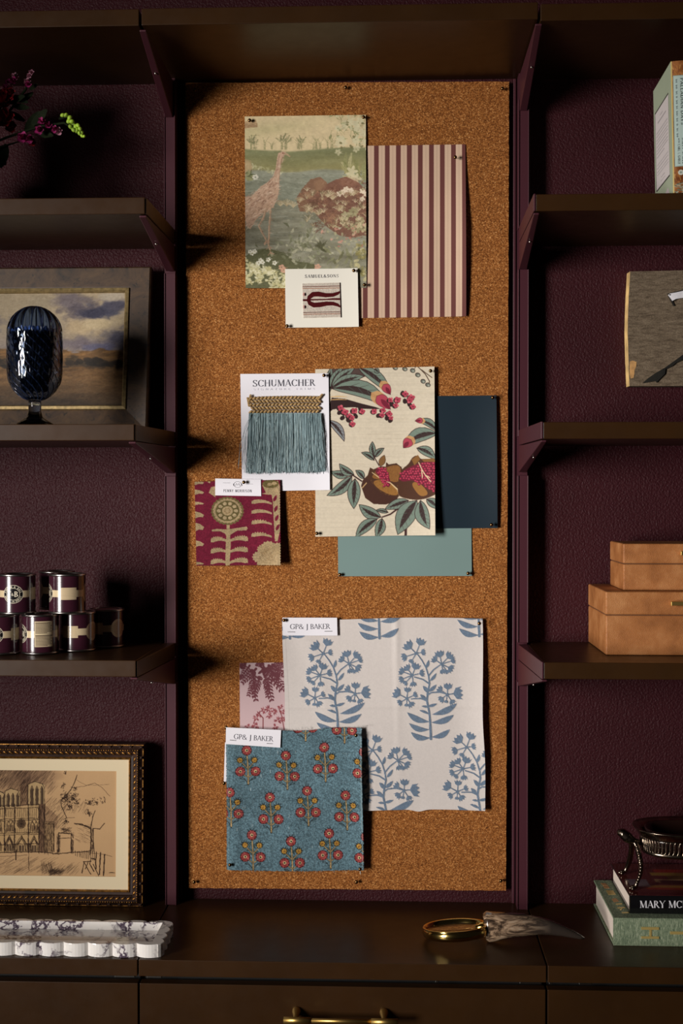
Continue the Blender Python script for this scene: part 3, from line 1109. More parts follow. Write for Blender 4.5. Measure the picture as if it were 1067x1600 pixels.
# white flowers at the lower left
for i in range(48):
    x = rnd(382, 450); y = rnd(404, 452)
    if y < 404 + (x - 382) * 0.35:
        continue
    s = rnd(2.6, 4.6)
    for a in range(6):
        an = a * 1.047 + rnd(0, 1)
        cv.ell(x + s * math.cos(an), y + s * math.sin(an), s * 0.8, s * 0.42, random.choice([(214, 208, 162), (196, 188, 138), (226, 220, 184)]), 0.85, an)
    cv.ell(x, y, 1.1, 1.1, (150, 140, 86))
for (x, y) in ((407, 407), (404, 411), (410, 410), (394, 396), (391, 394), (398, 393), (419, 406), (429, 411)):
    for a in range(5):
        an = a * 1.257
        cv.ell(x + 2.2 * math.cos(an), y + 2.2 * math.sin(an), 1.8, 1.4, (238, 234, 216), 0.95, an)
    cv.ell(x, y, 0.9, 0.9, (130, 120, 70))
for (x, y) in ((440, 418), (443, 422), (496, 417)):
    for a in range(5):
        cv.ell(x + 3 * math.cos(a * 1.257), y + 3 * math.sin(a * 1.257), 2.4, 1.8, (216, 164, 138), 0.9)
# the crane
body = z5((320, 325), (345, 335), (352, 352), (330, 372), (318, 400), (308, 470), (300, 540), (300, 640), (290, 700), (255, 790), (200, 830), (15, 830), (15, 740), (60, 720), (90, 680), (150, 620), (210, 580), (250, 530), (270, 480), (280, 400), (290, 345))
cv.poly(body, (204, 168, 142))
cv.poly(z6((0, -10), (255, -45), (245, 40), (200, 90), (150, 130), (100, 190), (60, 260), (30, 240), (15, 150), (15, 0)), (198, 160, 134))
for i in range(420):
    t = random.random()
    x = rnd(383, 436); y = rnd(282, 356)
    if x > 436 - max(0, (y - 312)) * 0.95 or (y < 312 and x < 436 - (y - 270) * 1.35):
        continue
    L = rnd(3, 8); an = rnd(2.0, 2.9)
    cv.stroke([(x, y), (x + L * math.cos(an), y + L * math.sin(an))], (rnd(0.8, 1.8), 0.4), random.choice([(226, 192, 166), (164, 124, 102), (236, 210, 184), (146, 108, 90), (212, 174, 146)]), 0.75)
for i in range(46):
    t = rnd(0, 1)
    x = lerp(442, 430, t) + rnd(-3, 3); y = lerp(240, 280, t)
    cv.stroke([(x, y), (x - 0.6, y + rnd(3, 6))], 1.0, random.choice([(220, 194, 168), (204, 166, 140), (176, 138, 114)]), 0.6)
for seg in (z5((300, 360), (292, 400), (282, 470), (262, 530), (215, 590)), z5((345, 340), (318, 400), (306, 480), (300, 560))):
    cv.stroke(seg, 0.8, (146, 108, 88), 0.8)
cv.poly(z5((345, 335), (400, 372), (390, 376), (348, 352)), (206, 178, 142))
cv.stroke(z5((344, 344), (396, 373)), 0.5, (130, 92, 72))
cv.ell(*z5((331, 343))[0], 1.3, 1.1, (168, 92, 70)); cv.ell(*z5((331, 343))[0], 0.6, 0.6, (50, 36, 30))
for leg in (z6((195, 70), (170, 160), (130, 230), (165, 300), (195, 350), (180, 385)), z6((228, 70), (224, 160), (216, 245), (215, 330), (210, 380), (228, 450))):
    cv.stroke(leg, (3.4, 2.4), (204, 168, 138)); cv.stroke([(p[0] + 0.9, p[1]) for p in leg], 0.6, (122, 88, 68), 0.8)
for p in (z6((195, 350))[0], z6((215, 400))[0], z6((228, 450))[0]):
    for d in ((-4, 5), (2, 5), (5, 3)):
        cv.stroke([p, (p[0] + d[0], p[1] + d[1])], (1.4, 0.8), (186, 146, 118))
# brown corner at the upper left
cv.poly([(382, 190), (400, 187), (403, 198), (382, 201)], (188, 152, 112), 0.8)
for i in range(9):
    cv.stroke([(384 + i * 2.2, 193), (383 + i * 2.2, 199)], 0.9, (110, 74, 50), 0.8)
for i in range(5200):
    x = rnd(382, 573); y = rnd(178, 451)
    c = vary(cv.c[int((y - cv.y0) * cv.r), int((x - cv.x0) * cv.r)], 24 if y > 270 else 12)
    an = rnd(-0.25, 0.25) if y < 284 or x < 470 else rnd(-1.2, 1.2)
    L = rnd(1.5, 5)
    cv.stroke([(x, y), (x + L * math.cos(an), y + L * math.sin(an))], (rnd(0.6, 1.5), 0.4), c, 0.75)
for (x, y, s, col) in ((500, 352, 15, (104, 68, 54)), (520, 340, 12, (164, 120, 90)), (548, 348, 12, (96, 62, 50)), (490, 318, 10, (96, 66, 50)), (560, 318, 12, (100, 62, 52)), (482, 306, 8, (176, 136, 104))):
    for k in range(26):
        cv.stroke([(x + random.gauss(0, s * 0.5), y + random.gauss(0, s * 0.4)), (x + random.gauss(0, s * 0.5), y + random.gauss(0, s * 0.4))], (1.4, 0.4), vary(col, 14), 0.5)
for i in range(46):
    x = rnd(478, 572); y = rnd(296, 356)
    s = rnd(5, 9)
    for q in range(5):
        b = (q - 2) / 2
        cv.stroke([(x + b * s * 0.8 * math.sin(t * 0.4), y - s * (1 - 0.3 * abs(b)) * math.sin(t * 0.5)) for t in range(5)], (0.9, 0.5), random.choice([(202, 180, 142), (158, 138, 100), (120, 112, 80), (214, 196, 164)]), 0.85)
cv.multiply(1.0 + 0.12 * cv.fbm(5, 2))
cv.c = cv.c * 0.9 + np.array([188, 168, 134.0]) * 0.1
o = sheet('crane_wallpaper', cv, [(382.3, 182), (571.5, 179.5), (572.5, 449.5), (384, 450.5)], LAY(2), M['paper'], None,
          lift=lambda u, v: 0.004 * u ** 6 * np.sin(PI * v) + 0.0035 * (1 - u) ** 4 * v)
tag(o, 'wallpaper sample with a pink crane wading in a flowery stream', 'wallpaper sample')

# ---------------------------------------------------------------- white card with woven trim
card = empty('trim_card', P(503, 511, LAY(3)))
q3 = [(445.3, 420.4), (558.8, 419.5), (560.5, 511.0), (446.2, 512.0)]
flat_card('card', q3, LAY(3.2), M['cream_card'], card, 0.0014, curl(right=0.004, p=4))
text_px('lettering', 'SAMUEL&SONS', (476, 434.2), (529, 433.4), 4.9, LAY(3.9) - 0.0002, M['grey_ink'], card, T=0.13, t=0.06, sf=0.07, track=0.22)
cv = Canvas(470, 440, 536, 499, 6, (230, 216, 200))
zz = crop(430, 410, 7.113)
cv.multiply(0.95 + 0.1 * cv.fbm(1.2, 2))
for ya, yb in ((235, 228), (610, 606)):
    pass
for y0, y1, c in ((271, 262, (128, 70, 52)), (290, 284, (196, 138, 110)), (558, 550, (112, 62, 48)), (578, 570, (176, 112, 88))):
    cv.stroke(zz((298, y0), (720, y1)), 1.0, c, ht=0.6)
mar = (88, 24, 28)
cv.stroke(zz((300, 420), (360, 420)), 3.2, mar, ht=1)
cv.stroke(zz((365, 425), (380, 385), (420, 355), (480, 352), (560, 365), (640, 362), (690, 345), (722, 325)), (4.4, 6.4, 7.4, 7.6, 6.6, 5.8, 4.8, 2.4), mar, ht=1)
cv.stroke(zz((365, 415), (385, 455), (430, 475), (500, 470), (570, 458), (640, 458), (690, 472), (718, 492)), (4.4, 6.4, 7.4, 7.6, 6.6, 5.8, 4.8, 2.6), mar, ht=1)
cv.stroke(zz((390, 416), (560, 412), (640, 408), (735, 408)), (2.4, 2.0, 2.8, 3.2), mar, ht=1)
for y in (355, 495):
    cv.ell(*zz((322, y))[0], 2.3, 3.0, (222, 170, 158), ht=0.5); cv.ell(*zz((334, y))[0], 1.6, 2.4, (44, 26, 26), ht=0.7)
cv.multiply(0.88 + 0.24 * cv.fbm(0.9, 2))
sw = sheet('trim_swatch', cv, [(472.3, 443), (531.3, 441.5), (532.6, 495.5), (474, 496.8)], LAY(4.3), M['thread_cloth'], card, dens=3.5, hscale=0.0007, thick=0.0012)
MB().tube([P(531.0, 441.6, LAY(5)), P(531.8, 470, LAY(5.2)), P(532.8, 496, LAY(5))], 0.0008, 6).build('cut_edge', plain('dark_thread', (58, 32, 30), 0.9), sw)
tag(card, 'small cream card carrying a maroon patterned woven trim', 'sample card')

# ---------------------------------------------------------------- aqua and navy paint samples
cv = Canvas(520, 750, 742, 905, 1, (119, 142, 138)); cv.multiply(0.985 + 0.03 * cv.fbm(60, 2))
o = sheet('paint_sample', cv, [(527, 760), (736, 760), (737, 899.8), (528.4, 900.3)], LAY(1), M['paint_chip'], None, nx=24, ny=18, lift=curl(bottom=0.0025, p=4))
tag(o, 'aqua green painted paper sample below the pomegranate print', 'paint sample')
cv = Canvas(630, 610, 782, 830, 1, (20, 37, 48)); cv.multiply(0.98 + 0.04 * cv.fbm(60, 2))
o = sheet('paint_sample', cv, [(640, 619), (775.2, 618), (777, 825), (640, 826)], LAY(2), M['paint_chip'], None, nx=24, ny=18,
          lift=lambda u, v: 0.007 * np.clip((u - 0.6) / 0.4, 0, 1) ** 2 * (0.55 + 0.45 * np.sin(PI * v)))
tag(o, 'dark navy painted paper sample beside the pomegranate print', 'paint sample')

# ---------------------------------------------------------------- pomegranate wallpaper
random.seed(31)
cv = Canvas(488, 568, 684, 842, 3, (222, 208, 184))
z2 = crop(490, 565, 5.335); z3 = crop(490, 690, 5.335)
cv.multiply(0.955 + 0.07 * cv.fbm(26, 3, 4.0, 0.06))
for i in range(120):
    x = rnd(488, 680); y = rnd(570, 840); L = rnd(8, 40)
    cv.stroke([(x, y), (x + L, y + rnd(-0.2, 0.2))], rnd(0.3, 0.6), random.choice([(198, 182, 156), (236, 224, 204), (188, 172, 148)]), 0.55)
DK = (50, 28, 27); GR = (122, 138, 124); GD = (88, 104, 94); PK = (182, 68, 86); MG = (116, 26, 48); OR = (212, 158, 104)


def pleaf(p0, p1, w, bend=0.0, col=GR, tip=None):
    cv.leaf(p0, p1, w, col, bend, 1, edge=DK, vein=DK, ew=0.9)
    p0 = np.array(p0); p1 = np.array(p1); d = p1 - p0; L = np.hypot(*d); nn = np.array([-d[1], d[0]]) / L
    mids = lambda t: p0 + d * t + nn * bend * L * 4 * t * (1 - t)
    cv.leaf(mids(0.02), mids(0.85), w * 0.34, DK, bend * 0.6, 0.85)
    for s in (-1, 1):
        for t in (0.25, 0.4, 0.55, 0.7):
            a = mids(t); b = mids(t + 0.14) + nn * s * w * 0.36 * (1 - abs(t - 0.45))
            cv.stroke([a, b], (0.7, 0.3), GD if s > 0 else DK, 0.8)
    if tip:
        a = mids(0.70)
        cv.leaf(mids(0.62), p1, w * 0.78, OR, bend * 0.2, 0.9, belly=0.35)
        cv.leaf(mids(0.72), p1, w * 0.72, PK, bend * 0.2, 1, belly=0.35, edge=DK, ew=0.5)
        cv.leaf(mids(0.80), p1, w * 0.3, MG, 0, 0.9)


cv.poly(z2((120, 400), (150, 300), (260, 310), (400, 350), (520, 380), (560, 395), (430, 395), (330, 380), (250, 385), (160, 400), (120, 430)), DK)
cv.poly(z2((130, 210), (130, 45), (470, 45), (440, 120), (330, 170), (240, 200), (150, 230)), (84, 64, 58))
for a, b, w in (((135, 250), (150, 45), 12), ((140, 225), (240, 45), 13), ((150, 220), (345, 50), 15), ((150, 215), (420, 120), 16)):
    pleaf(z2(a)[0], z2(b)[0], w, -0.06)
for yy in (290, 315):
    cv.stroke(z2((130, yy + 4), (200, yy), (275, yy + 2)), (0.6, 1.6, 0.5), (220, 178, 116))
pleaf(z2((370, 48))[0], z2((640, 275))[0], 19, -0.1, tip=True)
pleaf(z2((150, 225))[0], z2((640, 398))[0], 26, -0.16, tip=True)
pleaf(z2((510, 60))[0], z2((545, 95))[0], 8, 0)
pleaf(z2((120, 490))[0], z2((255, 665))[0], 13, -0.12, (140, 142, 144))
pleaf(z3((860, 55))[0], z3((1015, 150))[0], 15, -0.12)


def blossom(pts):
    for (x, y, r) in pts:
        px_, py_ = z2((x, y))[0]
        cv.ell(px_ - 1.3, py_ + 1.0, r * 1.15, r * 0.95, DK)
        for a in range(4):
            an = a * 1.6 + x
            cv.ell(px_ + r * 0.5 * math.cos(an), py_ + r * 0.45 * math.sin(an), r * 0.62, r * 0.5, PK if a else (212, 98, 112), 1, an)
        cv.ell(px_, py_, r * 0.28, r * 0.22, MG)


for (x, y) in ((215, 425), (240, 470), (290, 490), (350, 455), (390, 395), (540, 450), (610, 470), (640, 490), (650, 355), (760, 330), (740, 265), (800, 360)):
    cv.ell(*z2((x, y))[0], 4.2, 3.4, DK, 1, rnd(0, 3))
blossom([(225, 385, 4.6), (262, 420, 5.2), (300, 455, 4.8), (340, 410, 5.0), (325, 520, 4.4), (405, 415, 4.4), (320, 470, 4.2), (505, 415, 4.4), (580, 405, 4.2), (570, 445, 4.2),
         (630, 435, 4.8), (640, 320, 4.2), (700, 318, 5.0), (685, 365, 4.2), (765, 270, 4.8), (815, 300, 5.2), (800, 325, 4.6), (828, 375, 4.4), (645, 470, 3.4)])
cv.stroke(z2((870, 45), (930, 105), (965, 165), (960, 200)), 1.4, (84, 62, 46)); cv.stroke(z2((900, 70), (985, 135)), 1.2, (84, 62, 46)); cv.stroke(z2((850, 45), (830, 75)), 1, (84, 62, 46))
for (x, y) in ((680, 52), (760, 62), (825, 75), (868, 112), (912, 165), (952, 195)):
    cv.ell(*z2((x, y))[0], 4.2, 3.5, DK, 1, 0.4); cv.ell(*[v + 0.3 for v in z2((x, y))[0]], 3.3, 2.6, (118, 122, 110), 1, 0.4); cv.ell(*[v + 0.8 for v in z2((x, y))[0]], 1.4, 1.1, (176, 176, 160))
pleaf(z2((1030, 585))[0], z2((845, 495))[0], 12, 0.18, tip=True)
pleaf(z2((1030, 600))[0], z2((748, 720))[0], 22, 0.16, tip=True)
# pomegranate branch
BR = (66, 36, 34)
cv.stroke(z3((230, 265), (320, 275), (400, 330)), 2.2, BR); cv.stroke(z3((545, 200), (500, 120)), 1.6, BR)
for a, b, w, bd in (((300, 270), (140, 250), 13, -0.1), ((320, 285), (110, 450), 17, -0.1), ((345, 310), (335, 560), 20, 0.02), ((335, 275), (215, 185), 13, -0.12), ((420, 310), (350, 240), 10, 0.1),
                    ((500, 120), (490, 0), 10, -0.05), ((510, 130), (588, 55), 9, -0.1), ((505, 155), (398, 92), 9, 0.1)):
    pleaf(z3(a)[0], z3(b)[0], w, bd)
cv.leaf(z3((555, 205))[0], z3((590, 112))[0], 10, (130, 92, 50), 0.0, edge=DK)


def round_poly(pts):
    for _ in range(2):
        q = []
        for i in range(len(pts)):
            a = np.array(pts[i]); b = np.array(pts[(i + 1) % len(pts)])
            q += [tuple(a * 0.75 + b * 0.25), tuple(a * 0.25 + b * 0.75)]
        pts = q
    return pts


_poly0 = cv.poly
cv.poly = lambda pts, *a, **k: _poly0(round_poly(list(pts)) if 5 <= len(pts) < 17 else pts, *a, **k)
cv.poly(z3((395, 370), (410, 320), (450, 280), (470, 215), (500, 230), (560, 205), (600, 210), (605, 170), (625, 190), (690, 180), (735, 215), (740, 300), (720, 440), (680, 500), (600, 525), (500, 520), (430, 470)), (78, 46, 28))
cv.poly(z3((470, 300), (540, 235), (600, 215), (690, 190), (730, 220), (720, 320), (690, 340), (640, 330), (560, 320)), (150, 100, 48), 0.9)
cv.poly(z3((490, 330), (560, 315), (640, 350), (700, 400), (705, 445), (660, 450), (600, 430), (520, 380)), (158, 108, 50))
for i in range(260):
    x = rnd(480, 735); y = rnd(200, 455)
    cv.stroke(z3((x, y), (x + rnd(-10, 10), y + rnd(4, 14))), 0.5, random.choice([(104, 64, 32), (176, 128, 62), (90, 52, 28)]), 0.5)
cv.poly(z3((395, 370), (410, 320), (440, 300), (480, 330), (520, 400), (610, 450), (710, 460), (680, 500), (600, 525), (500, 520), (430, 470)), (72, 40, 30), 0.9)
cv.poly(z3((500, 250), (555, 205), (610, 260), (640, 320), (640, 370), (610, 385), (590, 330)), MG)
cv.stroke(z3((488, 258), (560, 310), (640, 345), (700, 400), (712, 445)), (1, 1.4, 1.6, 2.2, 1.2), (226, 196, 150))
cv.stroke(z3((405, 385), (440, 345)), 1.4, (206, 168, 116))
cv.poly(z3((700, 330), (730, 230), (790, 190), (820, 130), (870, 110), (890, 150), (960, 140), (1067, 160), (1067, 410), (960, 470), (860, 490), (740, 470), (700, 440)), (80, 46, 28))
cv.poly(z3((815, 150), (870, 110), (885, 150), (840, 200)), (138, 94, 46)); cv.poly(z3((900, 150), (1000, 140), (1020, 180), (920, 170)), (138, 94, 46))
cv.poly(z3((810, 350), (860, 330), (920, 380), (960, 440), (900, 460), (860, 430)), (158, 108, 50))
cv.poly(z3((715, 340), (725, 260), (790, 215), (880, 180), (960, 165), (1067, 180), (1067, 400), (960, 410), (900, 350), (830, 320)), MG)
for cl in ([(540 + 18 * i + 9 * (j % 2), 225 + 20 * j) for j in range(8) for i in range(5)], [(728 + 22 * i + 11 * (j % 2), 185 + 21 * j) for j in range(12) for i in range(14)]):
    for (x, y) in cl:
        if x < 700:
            ok = (abs(x - 560 - (y - 230) * 0.45) < 45 and y < 375)
        else:
            ok = (y > 262 - (x - 725) * 0.42 if x < 900 else y > 172) and (y < 325 + (x - 830) * 0.55 if x > 830 else y < 322)
        if ok:
            p = z3((x + rnd(-5, 5), y + rnd(-5, 5)))[0]
            cv.ell(p[0], p[1], 2.2, 2.0, (96, 18, 42)); cv.ell(p[0] - 0.25, p[1] - 0.3, 1.7, 1.5, (176, 44, 74)); cv.ell(p[0] - 0.6, p[1] - 0.7, 0.6, 0.5, (214, 102, 118))
for st in (((875, 175), (900, 230), (930, 280), (975, 335)), ((900, 240), (905, 300)), ((930, 280), (965, 300))):
    cv.stroke(z3(*st), 1.5, (226, 200, 160))
cv.stroke(z3((570, 630), (640, 605), (700, 560)), (2.0, 2.8), BR); cv.stroke(z3((770, 700), (765, 800)), 4.0, BR)
for a, b, w, bd in (((560, 630), (378, 525), 18, -0.08), ((530, 645), (350, 800), 17, 0.08), ((570, 640), (520, 800), 16, -0.06), ((620, 590), (520, 572), 7, 0.05),
                    ((790, 490), (595, 562), 15, 0.02), ((860, 490), (700, 775), 30, 0.06), ((890, 490), (965, 728), 22, 0.1), ((940, 480), (1030, 560), 14, -0.1)):
    pleaf(z3(a)[0], z3(b)[0], w, bd)
cv.multiply(0.97 + 0.06 * cv.fbm(3, 2))
o = sheet('pomegranate_wallpaper', cv, [(492.5, 577), (678.5, 573), (679.5, 836), (492.8, 838.5)], LAY(3), M['paper'], None,
          lift=lambda u, v: 0.016 * np.clip((u - 0.62) / 0.38, 0, 1) ** 2 * (0.25 + 0.75 * v ** 1.2) + 0.003 * v ** 4)
tag(o, 'cream wallpaper sample printed with pomegranates, leaves and red blossom', 'wallpaper sample')

# ---------------------------------------------------------------- fringe card
fc = empty('fringe_card', P(446, 766, LAY(4.5)))
YC4 = LAY(4.6) - 0.0004
flat_card('card', [(375.4, 584.3), (513.2, 583.2), (515.5, 765.6), (378.3, 767.8)], YC4, M['white_card'], fc, 0.0012, lambda u, v: 0.016 * np.clip((u - 0.7) / 0.3, 0, 1) ** 2 * 0.25 * v)
text_px('lettering', 'SCHUMACHER', (394.8, 604.2), (492.3, 602.9), 10.4, YC4 - 0.0003, M['grey_ink'], fc, T=0.15, t=0.045, sf=0.08, track=0.07)
text_px('fine_lettering', 'SIGNATURE TRIMS', (396, 609.8), (492, 609.0), 3.0, YC4 - 0.0003, M['pale_ink'], fc, T=0.12, t=0.1, sf=0, track=0.6)
M['braid'] = plain('gold_braid', (164, 132, 84), 0.5, spec=0.5, var=0.25, vscale=300, bmp=0.5, bscale=900)
mb = MB()
xa, xb = 388.5, 502.0
rows = 5
for r_ in range(rows):
    yy = 622.5 + r_ * 5.3
    nst = 19
    for i in range(nst):
        x = xa + (xb - xa) * (i + 0.5 + 0.5 * (r_ % 2)) / (nst + 0.5)
        y = yy - 0.9 * math.sin((x - xa) / (xb - xa) * PI) - (x - xa) / 110
        c = P(x, y, YC4 - 0.0042 + random.uniform(-0.0005, 0.0005))
        an = math.radians(38 if r_ % 2 else -38)
        R = Matrix.Rotation(an, 3, 'Y')
        mb.ball(c, 0.0047, 10, 7, 0, (1.0, 0.55, 0.5), R)
mb.build('braid', M['braid'], fc)
mb = MB()
for (x0, y0, x1, y1) in ((389, 628, 391.5, 617.5), (497, 624, 503, 616.5), (389, 634, 387, 622)):
    for k in range(7):
        t = k / 6
        c = P(lerp(x0, x1, t), lerp(y0, y1, t), YC4 - 0.005)
        mb.ball(c, 0.0022, 6, 5, 0, (1.1, 0.8, 0.8))
mb.build('cord_end', M['braid'], fc)['kind'] = 'stuff'
random.seed(4)
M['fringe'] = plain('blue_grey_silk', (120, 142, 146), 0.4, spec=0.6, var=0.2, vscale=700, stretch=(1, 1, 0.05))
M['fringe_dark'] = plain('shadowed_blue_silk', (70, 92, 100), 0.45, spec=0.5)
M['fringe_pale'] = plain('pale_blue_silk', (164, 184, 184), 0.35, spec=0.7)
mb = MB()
for i in range(760):
    u = random.random()
    x0 = lerp(389, 502, u); clump = math.floor(u * 13)
    drift = (math.sin(clump * 2.3) * 2.6) - ((u * 13) % 1 - 0.5) * 2.2 + random.gauss(0, 3.0) + (u - 0.5) * 7
    yb_ = 738 + random.gauss(0, 1.6) - 1.5 * u
    dep = random.uniform(0.001, 0.008)
    wv = random.uniform(-2.8, 2.8); ph = random.uniform(0, 6)
    pts = []
    for k in range(8):
        t = k / 7
        x = x0 + drift * t ** 1.4 + wv * math.sin(t * 7 + ph) * t + random.uniform(-0.25, 0.25)
        y = lerp(645.5, yb_, t)
        pts.append(P(x, y, YC4 - 0.0012 - dep * (0.6 + 0.5 * math.sin(PI * min(1, t * 1.1)))))
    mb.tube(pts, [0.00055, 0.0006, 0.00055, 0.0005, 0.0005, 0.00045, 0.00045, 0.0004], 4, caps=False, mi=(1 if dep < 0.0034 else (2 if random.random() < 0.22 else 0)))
for i in range(16):
    u = random.random()
    x0 = lerp(390, 500, u); dx = random.uniform(-14, 14)
    if i < 3: x0, dx = 391, -random.uniform(8, 22)
    if i in (3, 4, 5): x0, dx = 501, random.uniform(4, 11)
    pts = [P(x0 + dx * math.sin(t * 1.4) + 1.5 * math.sin(t * 9 + i), lerp(647, random.uniform(715, 736), t), YC4 - 0.009 + 0.002 * t) for t in [k / 7 for k in range(8)]]
    mb.tube(pts, 0.00035, 4, caps=False)
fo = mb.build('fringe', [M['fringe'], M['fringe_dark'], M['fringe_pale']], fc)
fo['kind'] = 'stuff'
tag(fc, 'white card with a gold braid and long blue-grey silk fringe', 'sample card')

# ---------------------------------------------------------------- red suzani fabric with pinked edges
random.seed(8)
cv = Canvas(300, 745, 444, 889, 4, (116, 34, 54))
z4 = crop(295, 735, 6.884)
TN = (172, 148, 112)


def blob(pts, c=TN):
    cv.poly(z4(*pts), c)


def frond(x0, y0, x1, y1, w, teeth, up=-1):
    """arched leaf that leaves the stem at (x0, y0) and droops to (x1, y1)"""
    n = 16
    top = []; bot = []
    for i in range(n + 1):
        t = i / n
        x = lerp(x0, x1, t); y = lerp(y0, y1, t) - 46 * math.sin(PI * (0.25 + 0.62 * t)) + 26
        ww = w * (0.55 + 0.75 * t) * (1 if t < 0.93 else 0.7)
        tooth = (10 if (i % 2) else -6) if (teeth and t > 0.2) else 0
        top.append((x, y - ww / 2 - tooth)); bot.append((x, y + ww / 2))
    blob(top + bot[::-1])


cx, cy = 415, 435
for rr, c in ((172, (112, 98, 62)), (150, TN), (128, (104, 92, 58)), (58, TN)):
    ring_ = [(cx + (rr + (9 if k % 2 else -3) * (rr > 140)) * math.cos(k * PI / 26), cy + (rr + (9 if k % 2 else -3) * (rr > 140)) * 0.86 * math.sin(k * PI / 26)) for k in range(52)]
    blob(ring_, c)
for k in range(10):
    a = k * 2 * PI / 10
    cv.ell(*z4((cx + 92 * math.cos(a), cy + 80 * math.sin(a)))[0], 3.2, 2.7, (178, 156, 120))
    cv.ell(*z4((cx + 92 * math.cos(a + 0.31), cy + 78 * math.sin(a + 0.31)))[0], 1.2, 1.2, (92, 78, 48))
for k in range(9):
    cv.ell(*z4((cx + 30 * math.cos(k * 0.7), cy + 26 * math.sin(k * 0.7)))[0], 0.9, 0.9, (128, 104, 66))
blob([(405, 585), (440, 585), (440, 650), (452, 800), (440, 1025), (395, 1025), (398, 800), (408, 650)])
blob([(245, 640), (300, 628), (410, 636), (620, 604), (635, 622), (620, 645), (520, 648), (450, 690), (430, 740), (410, 720), (390, 680), (340, 655), (250, 655)])
for (y, tw) in ((740, 1), (858, 1), (975, 1)):
    frond(410, y + 25, 238, y + 8, 44, tw); frond(440, y + 25, 636, y - 8, 46, tw)
blob([(850, 215), (880, 205), (905, 330), (915, 520), (930, 760), (960, 760), (985, 640), (985, 200), (900, 215)], TN)
for (x, y) in ((935, 410), (945, 510), (955, 610), (925, 300)):
    cv.leaf(z4((x - 12, y + 36))[0], z4((x + 22, y - 36))[0], 5, (116, 34, 54))
for (y, tw) in ((325, 0), (430, 0), (545, 1), (680, 1)):
    frond(895, y + 40, 675, y + 12, 36, tw)
blob([(790, 160), (960, 110), (985, 190), (900, 260), (860, 262), (780, 250), (830, 240)], TN)
cv.ell(*z4((880, 145))[0], 13, 6.5, (108, 94, 58)); cv.ell(*z4((870, 150))[0], 4, 2.4, (172, 148, 110)); cv.ell(*z4((920, 140))[0], 4, 2.4, (172, 148, 110))
for (x, y, r) in ((860, 830, 80), (760, 930, 70), (900, 900, 110), (850, 960, 120), (800, 850, 60), (960, 830, 60), (960, 970, 80)):
    ring_ = [(x + (r + (10 if k % 2 else -5)) * math.cos(k * PI / 13), y + (r + (10 if k % 2 else -5)) * 0.85 * math.sin(k * PI / 13)) for k in range(26)]
    blob(ring_, vary(TN, 6))
for i in range(60):
    cv.stroke(z4((rnd(740, 980), rnd(800, 1010)), (rnd(740, 980), rnd(800, 1010)))[:1] + z4((rnd(740, 980), rnd(800, 1010)))[:1], 0.4, (132, 104, 72), 0.35)
blob([(215, 240), (240, 180), (285, 170), (285, 290), (260, 270)])
for y, w in ((130, 30), (235, 30), (355, 20), (480, 40), (610, 50), (790, 40), (1000, 20)):
    blob([(60, y - w), (120, y - w * 0.7), (165, y), (150, y + w * 0.6), (110, y + w * 0.5), (60, y + w)])
blob([(190, 115), (240, 112), (225, 140)])
cv.multiply(0.78 + 0.42 * cv.fbm(1.4, 3)); cv.multiply(0.92 + 0.16 * cv.fbm(12, 2))


def pink_edge(u, v):
    n = 32
    tri = lambda t: 2 * np.abs((t * n) % 1 - 0.5)
    dx = np.where(u > 0.999, -1.5 * tri(v), np.where(u < 0.001, 0.5 * tri(v), 0)); dy = np.where(v > 0.999, -1.5 * tri(u), np.where(v < 0.001, 1.0 * tri(u), 0))
    return dx, dy


fab = sheet('fabric_swatch', cv, [(303.7, 752.5), (438.3, 749.3), (439.8, 883.0), (307.0, 884.2)], LAY(6), M['linen'], None, dens=2.0, warp=pink_edge, thick=0.0008,
            lift=lambda u, v: 0.012 * np.clip((u - 0.6) / 0.4, 0, 1) ** 2 * (0.2 + 0.8 * v) + 0.004 * v ** 3 + 0.0006 * np.sin(u * 8 + v * 3))
tag(fab, 'crimson fabric swatch with tan suzani flowers and pinked edges', 'fabric swatch')
lb = empty('label_card', P(372, 775, LAY(7)))
YL = LAY(7) - 0.001
flat_card('card', [(336.2, 747.6), (407.4, 748.9), (408.0, 775.2), (336.2, 774.0)], YL, M['white_card'], lb, 0.0007)
text_px('lettering', 'PENNY MORRISON', (349, 768.9), (393, 769.3), 4.4, YL - 0.0002, M['dark_ink'], lb, T=0.11, t=0.10, sf=0, track=0.28)
mb = MB()
zc4 = lambda x, y: P(*z4((x, y))[0], YL - 0.0004)
ringp = [zc4(524 + 40 * math.cos(a * PI / 12), 152 + 32 * math.sin(a * PI / 12)) for a in range(25)]
mb.tube(ringp, 0.00022, 4)
mb.tube([zc4(500, 165), zc4(512, 140), zc4(524, 160), zc4(538, 140), zc4(550, 166)], 0.00025, 4)
for x in (478, 568):
    mb.tube([zc4(x, 142), zc4(x + 4, 166)], 0.0004, 4)
mb.tube([zc4(365, 133), zc4(447, 135)], 0.00018, 4); mb.tube([zc4(610, 145), zc4(690, 146)], 0.00018, 4)
mb.build('emblem', M['dark_ink'], lb)
tag(lb, 'small white label card pinned over the crimson swatch', 'label')

# ---------------------------------------------------------------- toile paper
random.seed(15)
cv = Canvas(370, 1030, 450, 1150, 4, (206, 176, 178))
zt = crop(345, 1025, 7.445)
PL = (112, 58, 66)


def oak(p, q, w, n=7, c=PL):
    p = np.array(p, float); q = np.array(q, float); d = q - p; L = np.hypot(*d); d = d / L; nn = np.array([-d[1], d[0]])
    cv.stroke([p, q], (w * 0.5, 0.6), c)
    for i in range(1, n + 1):
        t = i / (n + 0.5)
        for s in (-1, 1):
            b = p + d * L * t
            e = b + (nn * s * 0.9 + d * 0.8) * w * (1.1 - 0.7 * t) * rnd(0.8, 1.2)
            cv.leaf(b - d * 0.8, e, w * 0.34, c, 0.1 * s)


